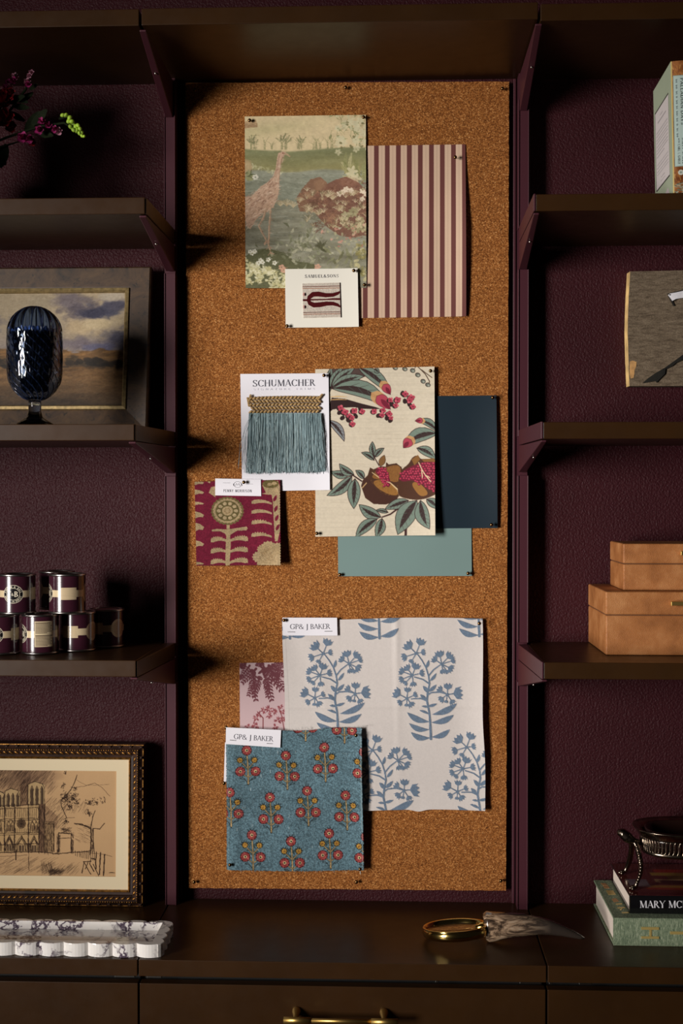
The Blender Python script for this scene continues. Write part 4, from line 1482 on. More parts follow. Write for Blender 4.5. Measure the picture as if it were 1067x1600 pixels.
for i in range(26):
    x = rnd(376, 440); y = rnd(1036, 1064)
    cv.ell(x, y, rnd(3, 6), rnd(2, 5), vary(PL, 8), 0.95, rnd(0, 3))
for a, b, w in (((395, 1050), (400, 1096), 9), ((405, 1060), (396, 1090), 8), ((415, 1055), (425, 1096), 9), ((410, 1040), (440, 1080), 9), ((400, 1045), (378, 1068), 8), ((420, 1040), (446, 1056), 9),
                ((425, 1050), (446, 1079), 8), ((390, 1040), (374, 1062), 7), ((416, 1060), (418, 1090), 7), ((425, 1038), (446, 1042), 6), ((398, 1060), (388, 1088), 7)):
    oak(a, b, w)
for i in range(90):
    x = rnd(376, 440); y = rnd(1036, 1072)
    cv.stroke([(x, y), (x + rnd(-2, 2), y + rnd(-2, 2))], 0.5, (190, 152, 156), 0.8)
RD = (150, 76, 82)
for (x, y, r) in ((400, 1122, 6), (405, 1116, 6), (412, 1110, 6), (420, 1108, 7), (428, 1112, 6), (438, 1104, 5), (441, 1112, 5), (434, 1126, 7), (420, 1118, 6), (396, 1132, 6), (386, 1134, 5), (402, 1134, 6), (430, 1136, 6), (442, 1124, 5)):
    for k in range(9):
        a = rnd(0, 6.28)
        cv.leaf((x, y), (x + r * math.cos(a), y + r * math.sin(a)), 2.2, random.choice([RD, (132, 62, 70), (170, 104, 108)]), 0, 0.9)
    cv.ell(x, y, 1.2, 1.2, (196, 152, 152))
cv.stroke([(411, 1140), (411, 1122), (404, 1114)], 1.6, (130, 62, 66)); cv.stroke([(444, 1140), (440, 1118), (436, 1108)], 1.4, (130, 62, 66))
o = sheet('toile_wallpaper', cv, [(374.2, 1036), (444.5, 1035), (447, 1150), (375, 1150)], LAY(1), M['paper'], None, dens=2.0)
tag(o, 'pink toile wallpaper sample with plum leaves, half under the fabrics', 'wallpaper sample')

# ---------------------------------------------------------------- white linen with blue flowers
random.seed(51)
cv = Canvas(436, 956, 764, 1274, 3, (226, 216, 210))
zf = crop(595, 955, 6.097)
BL = (114, 131, 151); BD = (82, 98, 122)


def jag(cx, cy, dx, dy, L, W, H=1.0):
    """fan shaped floret pointing along (dx, dy) with a toothed outer edge"""
    d = np.array([dx, dy], float); d /= np.hypot(*d); nn = np.array([-d[1], d[0]])
    c = np.array([cx, cy], float)
    pts = [c - d * L * 0.5, c - d * L * 0.2 - nn * W * 0.42]
    for k in range(7):
        t = -0.5 + k / 6
        out = L * (0.5 if k % 2 == 0 else 0.2) * (1 - 0.5 * abs(t))
        pts.append(c + d * out + nn * W * t)
    pts += [c - d * L * 0.2 + nn * W * 0.42]
    return pts


def motif(dx, dy):
    tr = lambda *pp: [(x + dx, y + dy) for x, y in zf(*pp)]
    kw = dict(ht=1.0)
    cv.stroke(tr((475, 1215), (470, 1060), (462, 960), (440, 850), (450, 760), (465, 690), (455, 620), (430, 540), (390, 470), (345, 410)), (4.2, 3.6, 3.2, 3.4, 3.2, 2.6, 2.4, 2.2, 2.0, 1.8), BL, **kw)
    fl = [((335, 405), [((262, 335), 1.5), ((375, 300), 1.35), ((398, 395), 0.9), ((225, 440), 1.1), ((292, 478), 0.8)]),
          ((578, 505), [((512, 462), 1.05), ((558, 412), 1.25), ((650, 428), 1.25), ((682, 470), 0.9), ((662, 545), 1.1), ((590, 570), 0.95), ((632, 575), 0.7)]),
          ((300, 612), [((200, 575), 1.05), ((250, 545), 1.1), ((330, 530), 1.25), ((388, 592), 1.0), ((198, 650), 0.95), ((235, 682), 0.8), ((308, 692), 0.95)]),
          ((250, 830), [((155, 782), 1.45), ((255, 752), 1.0), ((325, 797), 0.85), ((185, 868), 0.9), ((288, 884), 1.0), ((245, 888), 0.6)]),
          ((635, 792), [((565, 748), 1.05), ((640, 718), 1.2), ((735, 780), 1.7), ((580, 836), 1.0), ((680, 860), 0.9), ((625, 855), 0.6)])]
    for c, bl in fl:
        cc = tr(c)[0]
        for p, s in bl:
            q = tr(p)[0]
            cv.stroke([cc, q], (2.0, 1.3), BL, **kw)
            dn = np.array([q[0] - cc[0], q[1] - cc[1]]); dn = dn / np.hypot(*dn)
            cv.poly(jag(q[0] + dn[0] * 0.8, q[1] + dn[1] * 0.8, dn[0], dn[1], 9.8 * s, 12.0 * s), BL, **kw)
        cv.ell(cc[0], cc[1], 2.6, 2.4, BL, **kw)
    for st in (((460, 610), (500, 560), (560, 515)), ((460, 690), (400, 650), (320, 628)), ((440, 850), (380, 830), (290, 835)), ((445, 800), (480, 775), (560, 770), (620, 785))):
        cv.stroke(tr(*st), (2.4, 1.8), BL, **kw)
    for a, b, w in (((430, 545), (455, 465), 5), ((470, 665), (530, 588), 5), ((455, 765), (532, 698), 6), ((448, 775), (400, 712), 6), ((432, 855), (374, 792), 6), ((450, 902), (538, 878), 4.5), ((450, 912), (388, 903), 3.6),
                    ((460, 978), (366, 943), 4)):
        cv.leaf(tr(a)[0], tr(b)[0], w, BL, 0.05, **kw)
    for a, b, w, bd in (((486, 982), (728, 876), 10, 0.08), ((478, 1058), (697, 985), 9.5, 0.1), ((468, 1052), (250, 962), 9.5, -0.1), ((466, 1125), (268, 1066), 8.5, -0.12), ((472, 1205), (284, 1150), 9, -0.13), ((478, 1198), (657, 1124), 9, 0.12)):
        cv.leaf(tr(a)[0], tr(b)[0], w, BL, bd, n=15, belly=0.55, **kw)


for dx, dy in ((0, 0), (-144.6, -1.3), (-68.2, 150.4), (78.4, 145.5), (-80, -157), (74.6, -161.6), (-212, 149), (-219, -158)):
    motif(dx, dy)
edge = cv.ht.copy()
# darker stitched outline of the motifs
gx = np.abs(np.diff(edge, axis=1, prepend=0)) + np.abs(np.diff(edge, axis=0, prepend=0))
cv.c = np.where((gx > 0.5)[..., None] & (edge > 0.5)[..., None], np.array(BD, float) * 0.92, cv.c)
cv.multiply(np.where(edge > 0.5, 0.86 + 0.28 * cv.fbm(1.3, 2), 0.975 + 0.04 * cv.fbm(2, 2)))
cv.stroke([(447, 990), (452, 1140)], 0.6, (190, 178, 170), 0.7)
random.seed(3)
fold = lambda u, v: (0.0011 * np.sin(u * 9 + 1) * np.sin(v * 5 + 0.5) + 0.0016 * np.exp(-((u - 0.57) / 0.018) ** 2) * np.clip(1 - v * 1.2, 0.2, 1) + 0.0012 * np.exp(-((v - 0.46) / 0.012) ** 2)
                     + 0.0014 * np.exp(-((u - v * 0.25 - 0.1) / 0.05) ** 2) + 0.0022)
wf = sheet('fabric_swatch', cv, [(441.5, 967.5), (752.8, 965.5), (757.8, 1264), (448.0, 1266.5)], LAY(2), M['linen'], None, dens=1.5, hscale=0.0007,
           lift=lambda u, v: fold(u, v) + 0.010 * np.clip((u - 0.85) / 0.15, 0, 1) ** 2 * (0.3 + 0.7 * np.sin(PI * v)) + 0.006 * np.clip((v - 0.85) / 0.15, 0, 1) ** 2 * u,
           warp=lambda u, v: (1.1 * np.sin(v * 9 + 1) * (u - 0.5) * 1.6 + 1.5 * np.exp(-((v - 0.55) / 0.16) ** 2) * (u > 0.9) * (u - 0.9) * -10,
                              np.where(v > 0.5, (v - 0.5) * 2 * (1.2 * np.sin(u * 7) + 3.2 * np.exp(-((u - 0.665) / 0.035) ** 2)), (0.5 - v) * 2 * 1.4 * np.sin(u * 6.5 + 0.4))), thick=0.0008)
tag(wf, 'large white linen swatch embroidered with blue flower sprays', 'fabric swatch')

# ---------------------------------------------------------------- labels for the two fabrics
def gp_label(corners, y, base, tilt, label, ly):
    r_ = empty('label_card', P(*corners[3], y))
    flat_card('card', corners, y, M['white_card'], r_, 0.0006)
    text_px('lettering', 'GP&', base[0], base[1], 8.0, y - 0.0003, M['grey_ink'], r_, T=0.10, t=0.05, sf=0.07, track=0.02)
    text_px('lettering', 'J', base[2], base[3], 8.0, y - 0.0003, M['grey_ink'], r_, T=0.10, t=0.05, sf=0.07, track=0.02)
    text_px('lettering', 'BAKER', base[4], base[5], 8.0, y - 0.0003, M['grey_ink'], r_, T=0.10, t=0.05, sf=0.07, track=0.02)
    line_px('staple', ly[0], ly[1], 0.8, y - 0.0003, M['steel'], r_)
    line_px('staple', ly[2], ly[3], 0.8, y - 0.0003, M['steel'], r_)
    tag(r_, label, 'label')
    return r_


gp_label([(441.3, 965.0), (526.5, 965.2), (527.2, 993.2), (442.0, 993.0)], LAY(3) - 0.0062, [(453, 983), (474.5, 983), (477.4, 983), (481.4, 983), (484.6, 983), (515.5, 982.6)], 0,
         'white label card stapled to the white linen with blue flowers', [(449.5, 987.2), (461, 987.4), (507, 986.3), (519, 986.2)])

# ---------------------------------------------------------------- blue linen with red flowers
random.seed(61)
cv = Canvas(348, 1128, 574, 1368, 4, (96, 122, 132))
cv.multiply(0.9 + 0.2 * cv.fbm(30, 3))
for i in range(700):
    x = rnd(348, 574); y = rnd(1128, 1368); L = rnd(2, 14)
    c = random.choice([(142, 164, 170), (66, 92, 104), (118, 142, 150), (56, 82, 94)])
    if random.random() < 0.5:
        cv.stroke([(x, y), (x + L, y)], 0.5, c, 0.5)
    else:
        cv.stroke([(x, y), (x, y + L)], 0.5, c, 0.5)
for i in range(40):
    x = rnd(348, 574); y = rnd(1128, 1368)
    cv.stroke([(x, y), (x + rnd(-0.4, 0.4), y + rnd(2, 5))], 0.7, (198, 206, 204), 0.7)
KB = (34, 36, 38); RDc = (152, 70, 68); GOLD = (170, 144, 102); YEL = (168, 128, 60)


def posy(cx, cy):
    o_ = lambda dx, dy: (cx + dx, cy + dy)
    for a, b in (((1, 10), (-4, 20)), ((1, 10), (6, 20)), ((1, 16), (-5, 12)), ((1, 16), (8, 12)), ((2, 24), (-9, 24)), ((2, 24), (11, 24)), ((2, 28), (8, 27)), ((2, 30), (-7, 29))):
        cv.leaf(o_(*a), o_(*b), 2.6, (78, 104, 104), 0.15, 1, edge=KB, ew=0.55)
    for s in (-1, 1):
        pts = [o_(2, 52), o_(2 + s * 5, 46.5), o_(2 + s * 11, 45), o_(2 + s * 12.5, 43.2), o_(2 + s * 8, 43.4), o_(2 + s * 4, 46.8)]
        cv.stroke(pts, 0.8, KB)
    cv.stroke([o_(0.5, 7), o_(2, 28), o_(2.5, 54)], (2.6, 3.2), KB); cv.stroke([o_(0.5, 7), o_(2, 28), o_(2.5, 53)], (1.6, 2.3), GOLD)
    for a, b in (((2, 29), (-9, 18)), ((2, 29), (12, 18)), ((2.4, 43), (-7, 37)), ((2.4, 43), (11, 37))):
        cv.stroke([o_(*a), o_(*b)], 2.0, KB); cv.stroke([o_(*a), o_(*b)], 1.1, GOLD)
    for dx, dy in ((-10.5, 15.5), (12, 15.5)):
        for k in range(5):
            an = -PI / 2 + (k - 2) * 0.55 + (0.25 if dx > 0 else -0.25)
            cv.stroke([o_(dx, dy), o_(dx + 7.6 * math.cos(an), dy + 7.6 * math.sin(an))], (3, 0.5), KB)
        cv.ell(*o_(dx, dy), 5.2, 4.9, KB)
        for k in range(7):
            an = k * 0.9
            cv.ell(*o_(dx + 2.2 * math.cos(an), dy + 2.2 * math.sin(an)), 2.2, 1.5, YEL, 1, an)
        cv.ell(*o_(dx, dy), 1.1, 1.1, (150, 84, 44))
    for k in range(4):
        an = -PI / 2 + (k - 1.5) * 0.5
        cv.stroke([o_(0, -3), o_(11.4 * math.cos(an), 11.4 * math.sin(an))], (2.2, 0.6), KB)
    for dx, dy in ((0, 0), (-10, 33.5), (13.8, 33.5)):
        cv.ell(*o_(dx, dy), 8.1, 7.9, (48, 22, 26))
        for k in range(10):
            an = k * 0.628
            cv.ell(*o_(dx + 5 * math.cos(an), dy + 5 * math.sin(an)), 2.6, 1.9, vary(RDc, 12), 1, an)
        cv.ell(*o_(dx, dy), 4.2, 4.0, RDc)
        cv.ell(*o_(dx, dy), 2.5, 2.4, (214, 190, 140)); cv.ell(*o_(dx + 0.2, dy + 0.1), 1.4, 1.3, KB)


for p in ((385.3, 1170.7), (446.6, 1178.7), (506.5, 1167.3), (359, 1237.6), (479.6, 1235.4), (421.5, 1245.9), (540, 1242.8), (393.5, 1304.5), (454.7, 1312.8), (513.9, 1301.8),
          (475, 1101), (536, 1107), (569, 1173), (571, 1306), (484, 1372), (424, 1380), (545, 1376)):
    posy(*p)
cv.multiply(0.62 + 0.76 * cv.fbm(1.4, 2))
cv.stroke([(355, 1150), (357, 1358)], 1.0, (150, 168, 174), 0.5); cv.stroke([(564, 1138), (566, 1356)], 1.2, (176, 186, 184), 0.5)


def fray(u, v):
    r_ = np.random.default_rng(5)
    jx = r_.uniform(-0.8, 0.8, u.shape); jy = r_.uniform(-0.9, 0.9, u.shape)
    e = (u < 0.004) | (u > 0.996); f = (v < 0.004) | (v > 0.996)
    return e * jx + np.where(v > 0.5, 0, 0) + 1.2 * np.sin(v * 5) * (0.5 - u) * 0.8, f * jy + np.where(v < 0.5, (0.5 - v) * 2 * (2.6 * np.sin(PI * u * 1.05) + 1.2 * np.sin(u * 14)), (v - 0.5) * 2 * (2.0 * np.sin(PI * u)))


bf = sheet('fabric_swatch', cv, [(352.8, 1141), (565.2, 1136), (568.0, 1359), (354.8, 1359)], LAY(4) - 0.006, M['linen'], None, dens=1.8, warp=fray, thick=0.001,
           lift=lambda u, v: 0.0018 * np.sin(u * 7 + v * 2) * np.sin(v * 6) + 0.003 * np.exp(-((u - 0.06) / 0.05) ** 2) + 0.012 * np.clip((u - 0.86) / 0.14, 0, 1) ** 2 * (0.35 + 0.65 * np.sin(PI * v)) + 0.0035 * np.exp(-((u - 0.42 - 0.1 * v) / 0.07) ** 2) * (1 - v))
tag(bf, 'slate blue linen swatch printed with rows of red and yellow posies', 'fabric swatch')
random.seed(9)
mb = MB()
for i in range(46):
    if i % 2:
        x = rnd(357, 562); y = 1141 - (x - 353) * 0.023 + 1.6; d = (rnd(-2, 2), rnd(-4, -1.5))
    else:
        x = rnd(357, 562); y = 1360.5 ; d = (rnd(-2, 2), rnd(1.5, 3.0))
    Yp = LAY(4) - 0.0062
    mb.tube([P(x, y, Yp), P(x + d[0] * 0.6, y + d[1] * 0.6, Yp - 0.0015), P(x + d[0], y + d[1], Yp - 0.001)], 0.00022, 4)
Yp = LAY(4) - 0.008
mb.tube([P(560, 1139, Yp), P(567, 1134, Yp - 0.003), P(575, 1134, Yp - 0.003)], 0.0003, 4)
mb.tube([P(562, 1358, Yp), P(563.5, 1366, Yp - 0.002)], 0.0008, 5)
fr_ = mb.build('frayed_threads', plain('pale_thread', (176, 180, 174), 0.9), bf); fr_['kind'] = 'stuff'
wc = flat_card('backing_card', [(351.5, 1160), (420, 1160), (420, 1222), (349.6, 1222)], LAY(3) + 0.0002, M['white_card'], None, 0.0008, n=4)
tag(wc, 'sliver of white card showing behind the slate blue linen', 'card')
gp_label([(353.2, 1136.5), (439.2, 1140.7), (437.8, 1168.2), (352.6, 1162.6)], LAY(5) - 0.0115, [(365, 1154.5), (385.6, 1156.0), (388.6, 1156.1), (392.6, 1156.4), (395.8, 1156.7), (426.5, 1158.6)], 0,
         'tilted white label card on the slate blue floral linen', [(359, 1156.2), (369, 1157.0), (416.5, 1161.6), (426, 1162.0)])

# ---------------------------------------------------------------- tacks
def make_tack():
    mb = MB()
    mb.tube([(0, 0.004, 0), (0, -0.0045, 0)], 0.0006, 6)
    mb.ball((0, -0.0062, 0), 0.0034, 12, 8, 0, (1, 0.8, 1))
    return mb.mesh('tack')


tack_me = make_tack(); tack_me.materials.append(M['dark_brass'])
TACKS = [((305, 141.5), 0, 'at the top left corner of the corkboard'), ((540, 138.5), 0, 'at the middle of the corkboard top edge'), ((784.5, 140), 0, 'at the top right corner of the corkboard'),
         ((304, 1376.5), 0, 'at the bottom left corner of the corkboard'), ((557, 1376.5), 0, 'at the middle of the corkboard bottom edge'), ((782, 1374.5), 0, 'at the bottom right corner of the corkboard'),
         ((390.5, 189.5), 2, 'at the top left corner of the crane wallpaper'), ((568, 184.5), 2, 'at the top right corner of the crane wallpaper'), ((569.5, 445.8), 2.6, 'at the bottom right corner of the crane wallpaper'),
         ((711, 247), 4.5, 'near the top right of the striped wallpaper'), ((553, 423.6), 6.5, 'at the top right corner of the maroon trim card'), ((449, 510), 3.6, 'at the bottom left corner of the maroon trim card'),
         ((506.5, 587), 5.4, 'at the top right corner of the fringe card'), ((672.5, 580), 8, 'at the top right corner of the pomegranate wallpaper'), ((495.5, 833.3), 5, 'at the bottom left corner of the pomegranate wallpaper'),
         ((769.5, 621.5), 6.5, 'at the top right corner of the navy sample'), ((767.5, 819.8), 6.5, 'at the bottom right corner of the navy sample'), ((531.2, 897.5), 2, 'at the bottom left corner of the aqua sample'), ((731, 895.5), 3, 'at the bottom right corner of the aqua sample'),
         ((381.5, 753.5), 8, 'on the label above the crimson swatch'), ((444.3, 968.5), 6, 'at the top left corner of the white linen'), ((748.5, 973.5), 13, 'at the top right corner of the white linen'),
         ((353.8, 1135.6), 6, 'at the top left corner of the tilted label'), ((556.5, 1148), 16, 'at the top right corner of the slate blue linen'), ((360, 1350), 9, 'at the bottom left corner of the slate blue linen'), ((562.5, 1356.5), 15.5, 'at the bottom right corner of the slate blue linen'),
         ((350.6, 1222.5), 2, 'below the sliver of white card')]
for (px_, py_), lay, where in TACKS:
    t_ = bpy.data.objects.new('tack', tack_me)
    COL.objects.link(t_)
    t_.location = P(px_, py_, LAY(lay) - 0.0012)
    tag(t_, 'round dark brass tack ' + where, 'tack', 'round brass tacks on the corkboard')

# ================================================================== left column
def place(root, loc, rz=0.0):
    root.location = loc
    root.rotation_euler = (0, 0, rz)
    return root


def picture_frame(root, W, H, prof, mats, name='frame'):
    """mitred frame in the local XZ plane (x 0..W, z 0..H); prof = [(inset, y, material)] from outer edge inwards"""
    out = []
    for i in range(len(prof) - 1):
        (a, ya, m), (b, yb_, _) = prof[i], prof[i + 1]
        out.append(((a, ya), (b, yb_), m))
    return out


def frame_mesh(W, H, prof):
    mb = MB()
    n = len(prof)
    for (a, ya, m), (b, yb_, _m) in zip(prof[:-1], prof[1:]):
        A = [(a, ya, a), (W - a, ya, a), (W - a, ya, H - a), (a, ya, H - a)]
        B = [(b, yb_, b), (W - b, yb_, b), (W - b, yb_, H - b), (b, yb_, H - b)]
        for k in range(4):
            k2 = (k + 1) % 4
            mb.add([A[k], A[k2], B[k2], B[k]], [(0, 1, 2, 3)], m)
    return mb


def lean(root, x0, ybase, zbase, ang):
    root.location = (x0, ybase, zbase)
    root.rotation_euler = (-ang, 0, 0)


def picture_sheet(name, cv, pxr, W, H, rect, y, mat, parent, dens=1.5):
    """flat picture in the local plane: pxr = (px0, py0, px1, py1) shown over rect = (x0, z0, x1, z1)"""
    nx = int((pxr[2] - pxr[0]) * dens); ny = int((pxr[3] - pxr[1]) * dens)
    px, py, u, v = quad_px([(pxr[0], pxr[1]), (pxr[2], pxr[1]), (pxr[2], pxr[3]), (pxr[0], pxr[3])], nx, ny)
    cols, ht = cv.sample(px, py)
    V = np.stack([rect[0] + (rect[2] - rect[0]) * u, y - ht * 0.0004, rect[3] + (rect[1] - rect[3]) * v], -1)
    return link(name, grid_mesh(name, V, cols, 0.001, (0, 1, 0)), parent, mat)


# ---------------------------------------------------------------- landscape painting
random.seed(77)
ZB_ = ZLB
yf_b, yf_t = -0.080, -0.034                      # front of the frame at its foot and at its top
ptr = P(236.2, 416.5, yf_t)
xr = ptr.x
SCL = 1960 / (2.367 - 0.055)
H_ = math.hypot(ptr.z - ZB_, yf_b - yf_t)
ang = math.atan2(yf_t - yf_b, ptr.z - ZB_)
W_ = 0.60
paint = empty('framed_painting')
fw = 35.5 / SCL
prof = [(0.0, 0.020, 0), (0.0, 0.003, 0), (0.003, 0.0, 0), (fw - 0.004, 0.0035, 0), (fw - 0.002, 0.004, 1), (fw - 0.001, 0.0005, 1), (fw + 0.004, -0.0005, 1), (fw + 0.0065, 0.003, 1), (fw + 0.0068, 0.010, 1)]
M['burl'] = None
m_, nt_, b_ = new_mat('burl_veneer')
v_ = coords(nt_)
n_ = noise(nt_, v_, 26.0, 5, 0.7, 1.0); r_ = ramp(nt_, [(0.30, (30, 19, 11)), (0.47, (66, 45, 26)), (0.7, (88, 63, 37))])
nt_.links.new(n_.outputs[0], r_.inputs[0])
n2_ = noise(nt_, v_, 120.0, 3, 0.6, 0.5); r2_ = ramp(nt_, [(0.30, (28, 19, 13)), (0.40, (255, 255, 255))])
nt_.links.new(n2_.outputs[0], r2_.inputs[0])
mx_ = nt_.nodes.new('ShaderNodeMix'); mx_.data_type = 'RGBA'; mx_.blend_type = 'MULTIPLY'; mx_.inputs[0].default_value = 0.8
nt_.links.new(r_.outputs[0], mx_.inputs[6]); nt_.links.new(r2_.outputs[0], mx_.inputs[7]); nt_.links.new(mx_.outputs[2], b_.inputs['Base Color'])
b_.inputs['Roughness'].default_value = 0.5
M['burl'] = m_
M['gilt'] = plain('gilt_liner', (150, 128, 86), 0.5, 0.5, var=0.2, vscale=120, bmp=0.2, bscale=150)
M['oil'] = vcol('oil_paint', 0.5, grain=0.12, gscale=300, spec=0.3)
fo = link('frame', frame_mesh(W_, H_, prof).mesh('frame'), paint, [M['burl'], M['gilt']])
MB().box(0.01, W_ - 0.01, 0.010, 0.019, 0.01, H_ - 0.01).build('backing', M['black'], paint)
# picture: pixels 196 -> right edge, 453 .. 640
cv = Canvas(-290, 450, 198, 645, 1.6, (150, 140, 130))
Xg, Yg = np.meshgrid(cv.X, cv.Y)
c1 = cv.fbm(120, 5, 1.3, 0.8, seed=31); c2 = cv.fbm(50, 4, 1.4, 0.8, seed=77)
skyc = np.array([172, 154, 126.0]) + (c2 - 0.5)[..., None] * np.array([50, 44, 40.0])
skyc = skyc + np.clip((Yg - 500) / 70, 0, 1)[..., None] * np.array([-26, -22, 4.0])
cv.c = skyc


def cloud(x, y, rx, ry, col, a, n=60):
    for i in range(n):
        an = rnd(0, 6.28); q = abs(random.gauss(0, 0.5))
        cv.ell(x + rx * q * math.cos(an), y + ry * q * math.sin(an), rnd(4, 11), rnd(2, 5), vary(col, 10), a, rnd(-0.5, 0.5), soft=0.7)


for (x, y, rx, ry, col) in ((105, 478, 44, 22, (100, 90, 96)), (90, 465, 40, 16, (122, 110, 112)), (162, 482, 32, 12, (78, 76, 92)), (140, 488, 22, 6, (66, 64, 82)), (178, 472, 20, 10, (84, 80, 94)), (185, 530, 26, 18, (92, 88, 104)), (120, 540, 70, 12, (124, 112, 116)),
                            (40, 470, 40, 16, (166, 150, 124)), (-80, 500, 90, 24, (112, 104, 108)), (-190, 480, 60, 30, (120, 110, 108)), (120, 512, 40, 12, (196, 172, 136)), (150, 505, 36, 8, (204, 182, 144)), (50, 520, 40, 12, (176, 158, 130)), (172, 458, 20, 6, (184, 170, 150)),
                            (160, 545, 40, 5, (106, 102, 124))):
    cloud(x, y, rx, ry, col, 0.35)
land = 549 + 3 * np.sin(Xg / 14.0) + 1.5 * np.sin(Xg / 5.1) + (Xg < 20) * -2
kk = np.clip((Yg - land) * 1.2, 0, 1)[..., None]
g1 = np.array([122, 90, 56.0]) + (cv.fbm(16, 4, 3, 0.5) - 0.5)[..., None] * np.array([90, 70, 46.0])
g1 = g1 * (1 - 0.55 * np.clip((Yg - 585) / 60, 0, 1))[..., None]
cv.c = cv.c * (1 - kk) + g1 * kk
for i in range(46):
    x = rnd(-290, 200); y = rnd(562, 576) + 3 * math.sin(x / 20)
    cv.ell(x, y, rnd(5, 16), rnd(2, 5), random.choice([(56, 48, 38), (44, 40, 36), (70, 56, 42)]), 0.65, rnd(-0.2, 0.2), soft=0.5)
for i in range(60):
    x = rnd(-290, 200); y = rnd(550, 562)
    cv.ell(x, y, rnd(5, 14), rnd(0.8, 1.8), random.choice([(168, 122, 70), (150, 108, 62), (126, 92, 58)]), 0.55, rnd(-0.25, 0.05), soft=0.5)
for i in range(900):
    x = rnd(-290, 200); y = rnd(578, 645)
    k_ = 1 - 0.5 * (y - 578) / 66
    c = [v * k_ for v in random.choice([(150, 108, 62), (110, 76, 46), (134, 90, 52), (84, 58, 38), (160, 116, 70)])]
    cv.stroke([(x, y), (x + rnd(2, 9), y - rnd(0, 3))], (rnd(0.8, 2.4), 0.5), c, 0.45, soft=0.8)
cv.ell(6, 548, 9, 4, (64, 44, 34), 0.9, soft=0.4)
# painterly pass: short strokes that pick up and shift the colour beneath them
for i in range(5200):
    x = rnd(-60, 197); y = rnd(452, 643)
    jj = int((y - cv.y0) * cv.r); ii = int((x - cv.x0) * cv.r)
    if not (0 <= jj < cv.h and 0 <= ii < cv.w):
        continue
    c = vary(cv.c[jj, ii], 15)
    an = rnd(-0.7, 0.3) if y < 549 else rnd(-0.35, 0.1)
    L = rnd(2, 7)
    cv.stroke([(x, y), (x + L * math.cos(an), y + L * math.sin(an))], (rnd(0.8, 2.2), 0.5), c, 0.7)
for i in range(60):
    x = rnd(-60, 197); y = 574 + 6 * math.sin(x / 31) + rnd(-5, 5)
    cv.ell(x, y, rnd(3, 10), rnd(1.5, 4), random.choice([(40, 34, 30), (52, 42, 34)]), 0.75, rnd(-0.2, 0.2), soft=0.4)
iw = fw + 0.0066
picture_sheet('canvas', cv, (-290, 453, 196, 641), W_, H_, (iw, iw, W_ - iw, H_ - iw), 0.0085, M['oil'], paint, dens=0.9)
lean(paint, xr - W_, yf_b, ZB_ + 0.0005, ang)
tag(paint, 'landscape oil painting of stormy sky in a wide burl frame', 'painting')

# ---------------------------------------------------------------- framed cathedral sketch
random.seed(92)
yb2, yt2 = -0.060, -0.048
ptr = P(224.4, 1164, yt2)
H2 = math.hypot(ptr.z - ZC, yb2 - yt2); ang2 = math.atan2(yt2 - yb2, ptr.z - ZC)
S2 = 1960 / (2.367 - 0.055)
W2 = 0.46
sk = empty('framed_sketch')
f2 = 25.0 / S2
M['ebony'] = plain('ebonised_wood', (48, 30, 22), 0.55, var=0.3, vscale=50, spec=0.25)
M['old_gold'] = plain('old_gold_leaf', (132, 92, 42), 0.4, 0.8, var=0.45, vscale=160, bmp=0.35, bscale=240)
prof = [(0, 0.036, 0), (0, 0.006, 0), (0.0012, 0.004, 1), (0.0025, 0.004, 0), (0.0045, 0.003, 0), (f2 * 0.36, -0.003, 0), (f2 * 0.46, -0.001, 0), (f2 * 0.68, 0.004, 0), (f2 * 0.72, 0.008, 0), (f2 * 0.86, 0.009, 1), (f2 * 0.92, 0.0065, 1), (f2, 0.008, 1), (f2, 0.016, 1)]
fo = link('frame', frame_mesh(W2, H2, prof).mesh('frame'), sk, [M['ebony'], M['old_gold']])
MB().box(0.006, W2 - 0.006, 0.016, 0.034, 0.006, H2 - 0.006).build('backing', M['black'], sk)
# carved beads and scrolls along the moulding
mb = MB()
a1, a2, a3 = f2 * 0.36, f2 * 0.55, f2 * 0.17


def along(inset, step):
    L1 = W2 - 2 * inset; n1 = int(L1 / step)
    for i in range(n1 + 1):
        t = inset + L1 * i / n1
        yield (t, inset, 0.0); yield (t, H2 - inset, 0.0)
    L2 = H2 - 2 * inset; n2 = int(L2 / step)
    for i in range(1, n2):
        t = inset + L2 * i / n2
        yield (inset, t, PI / 2); yield (W2 - inset, t, PI / 2)


for (x, z, r_) in along(a1, 0.0045):
    mb.ball((x, -0.0030, z), 0.0017, 6, 4, 0, (0.9, 0.8, 0.9))
for i, (x, z, r_) in enumerate(along(a2, 0.0105)):
    R = Matrix.Rotation(r_ + (0.5 if i % 2 else -0.5), 3, 'Y')
    mb.ball((x, 0.0008, z), 0.0050, 8, 5, 0, (1.0, 0.35, 0.38), R)
ob = mb.build('gilt_beading', M['old_gold'], sk); ob['kind'] = 'stuff'
mb = MB()
for i, (x, z, r_) in enumerate(along(a3, 0.019)):
    for s in (-1, 1):
        R = Matrix.Rotation(r_ + s * 0.7, 3, 'Y')
        mb.ball((x, 0.0012, z), 0.0048, 8, 5, 0, (1.0, 0.3, 0.26), R)
ob = mb.build('carved_leaves', M['ebony'], sk); ob['kind'] = 'stuff'
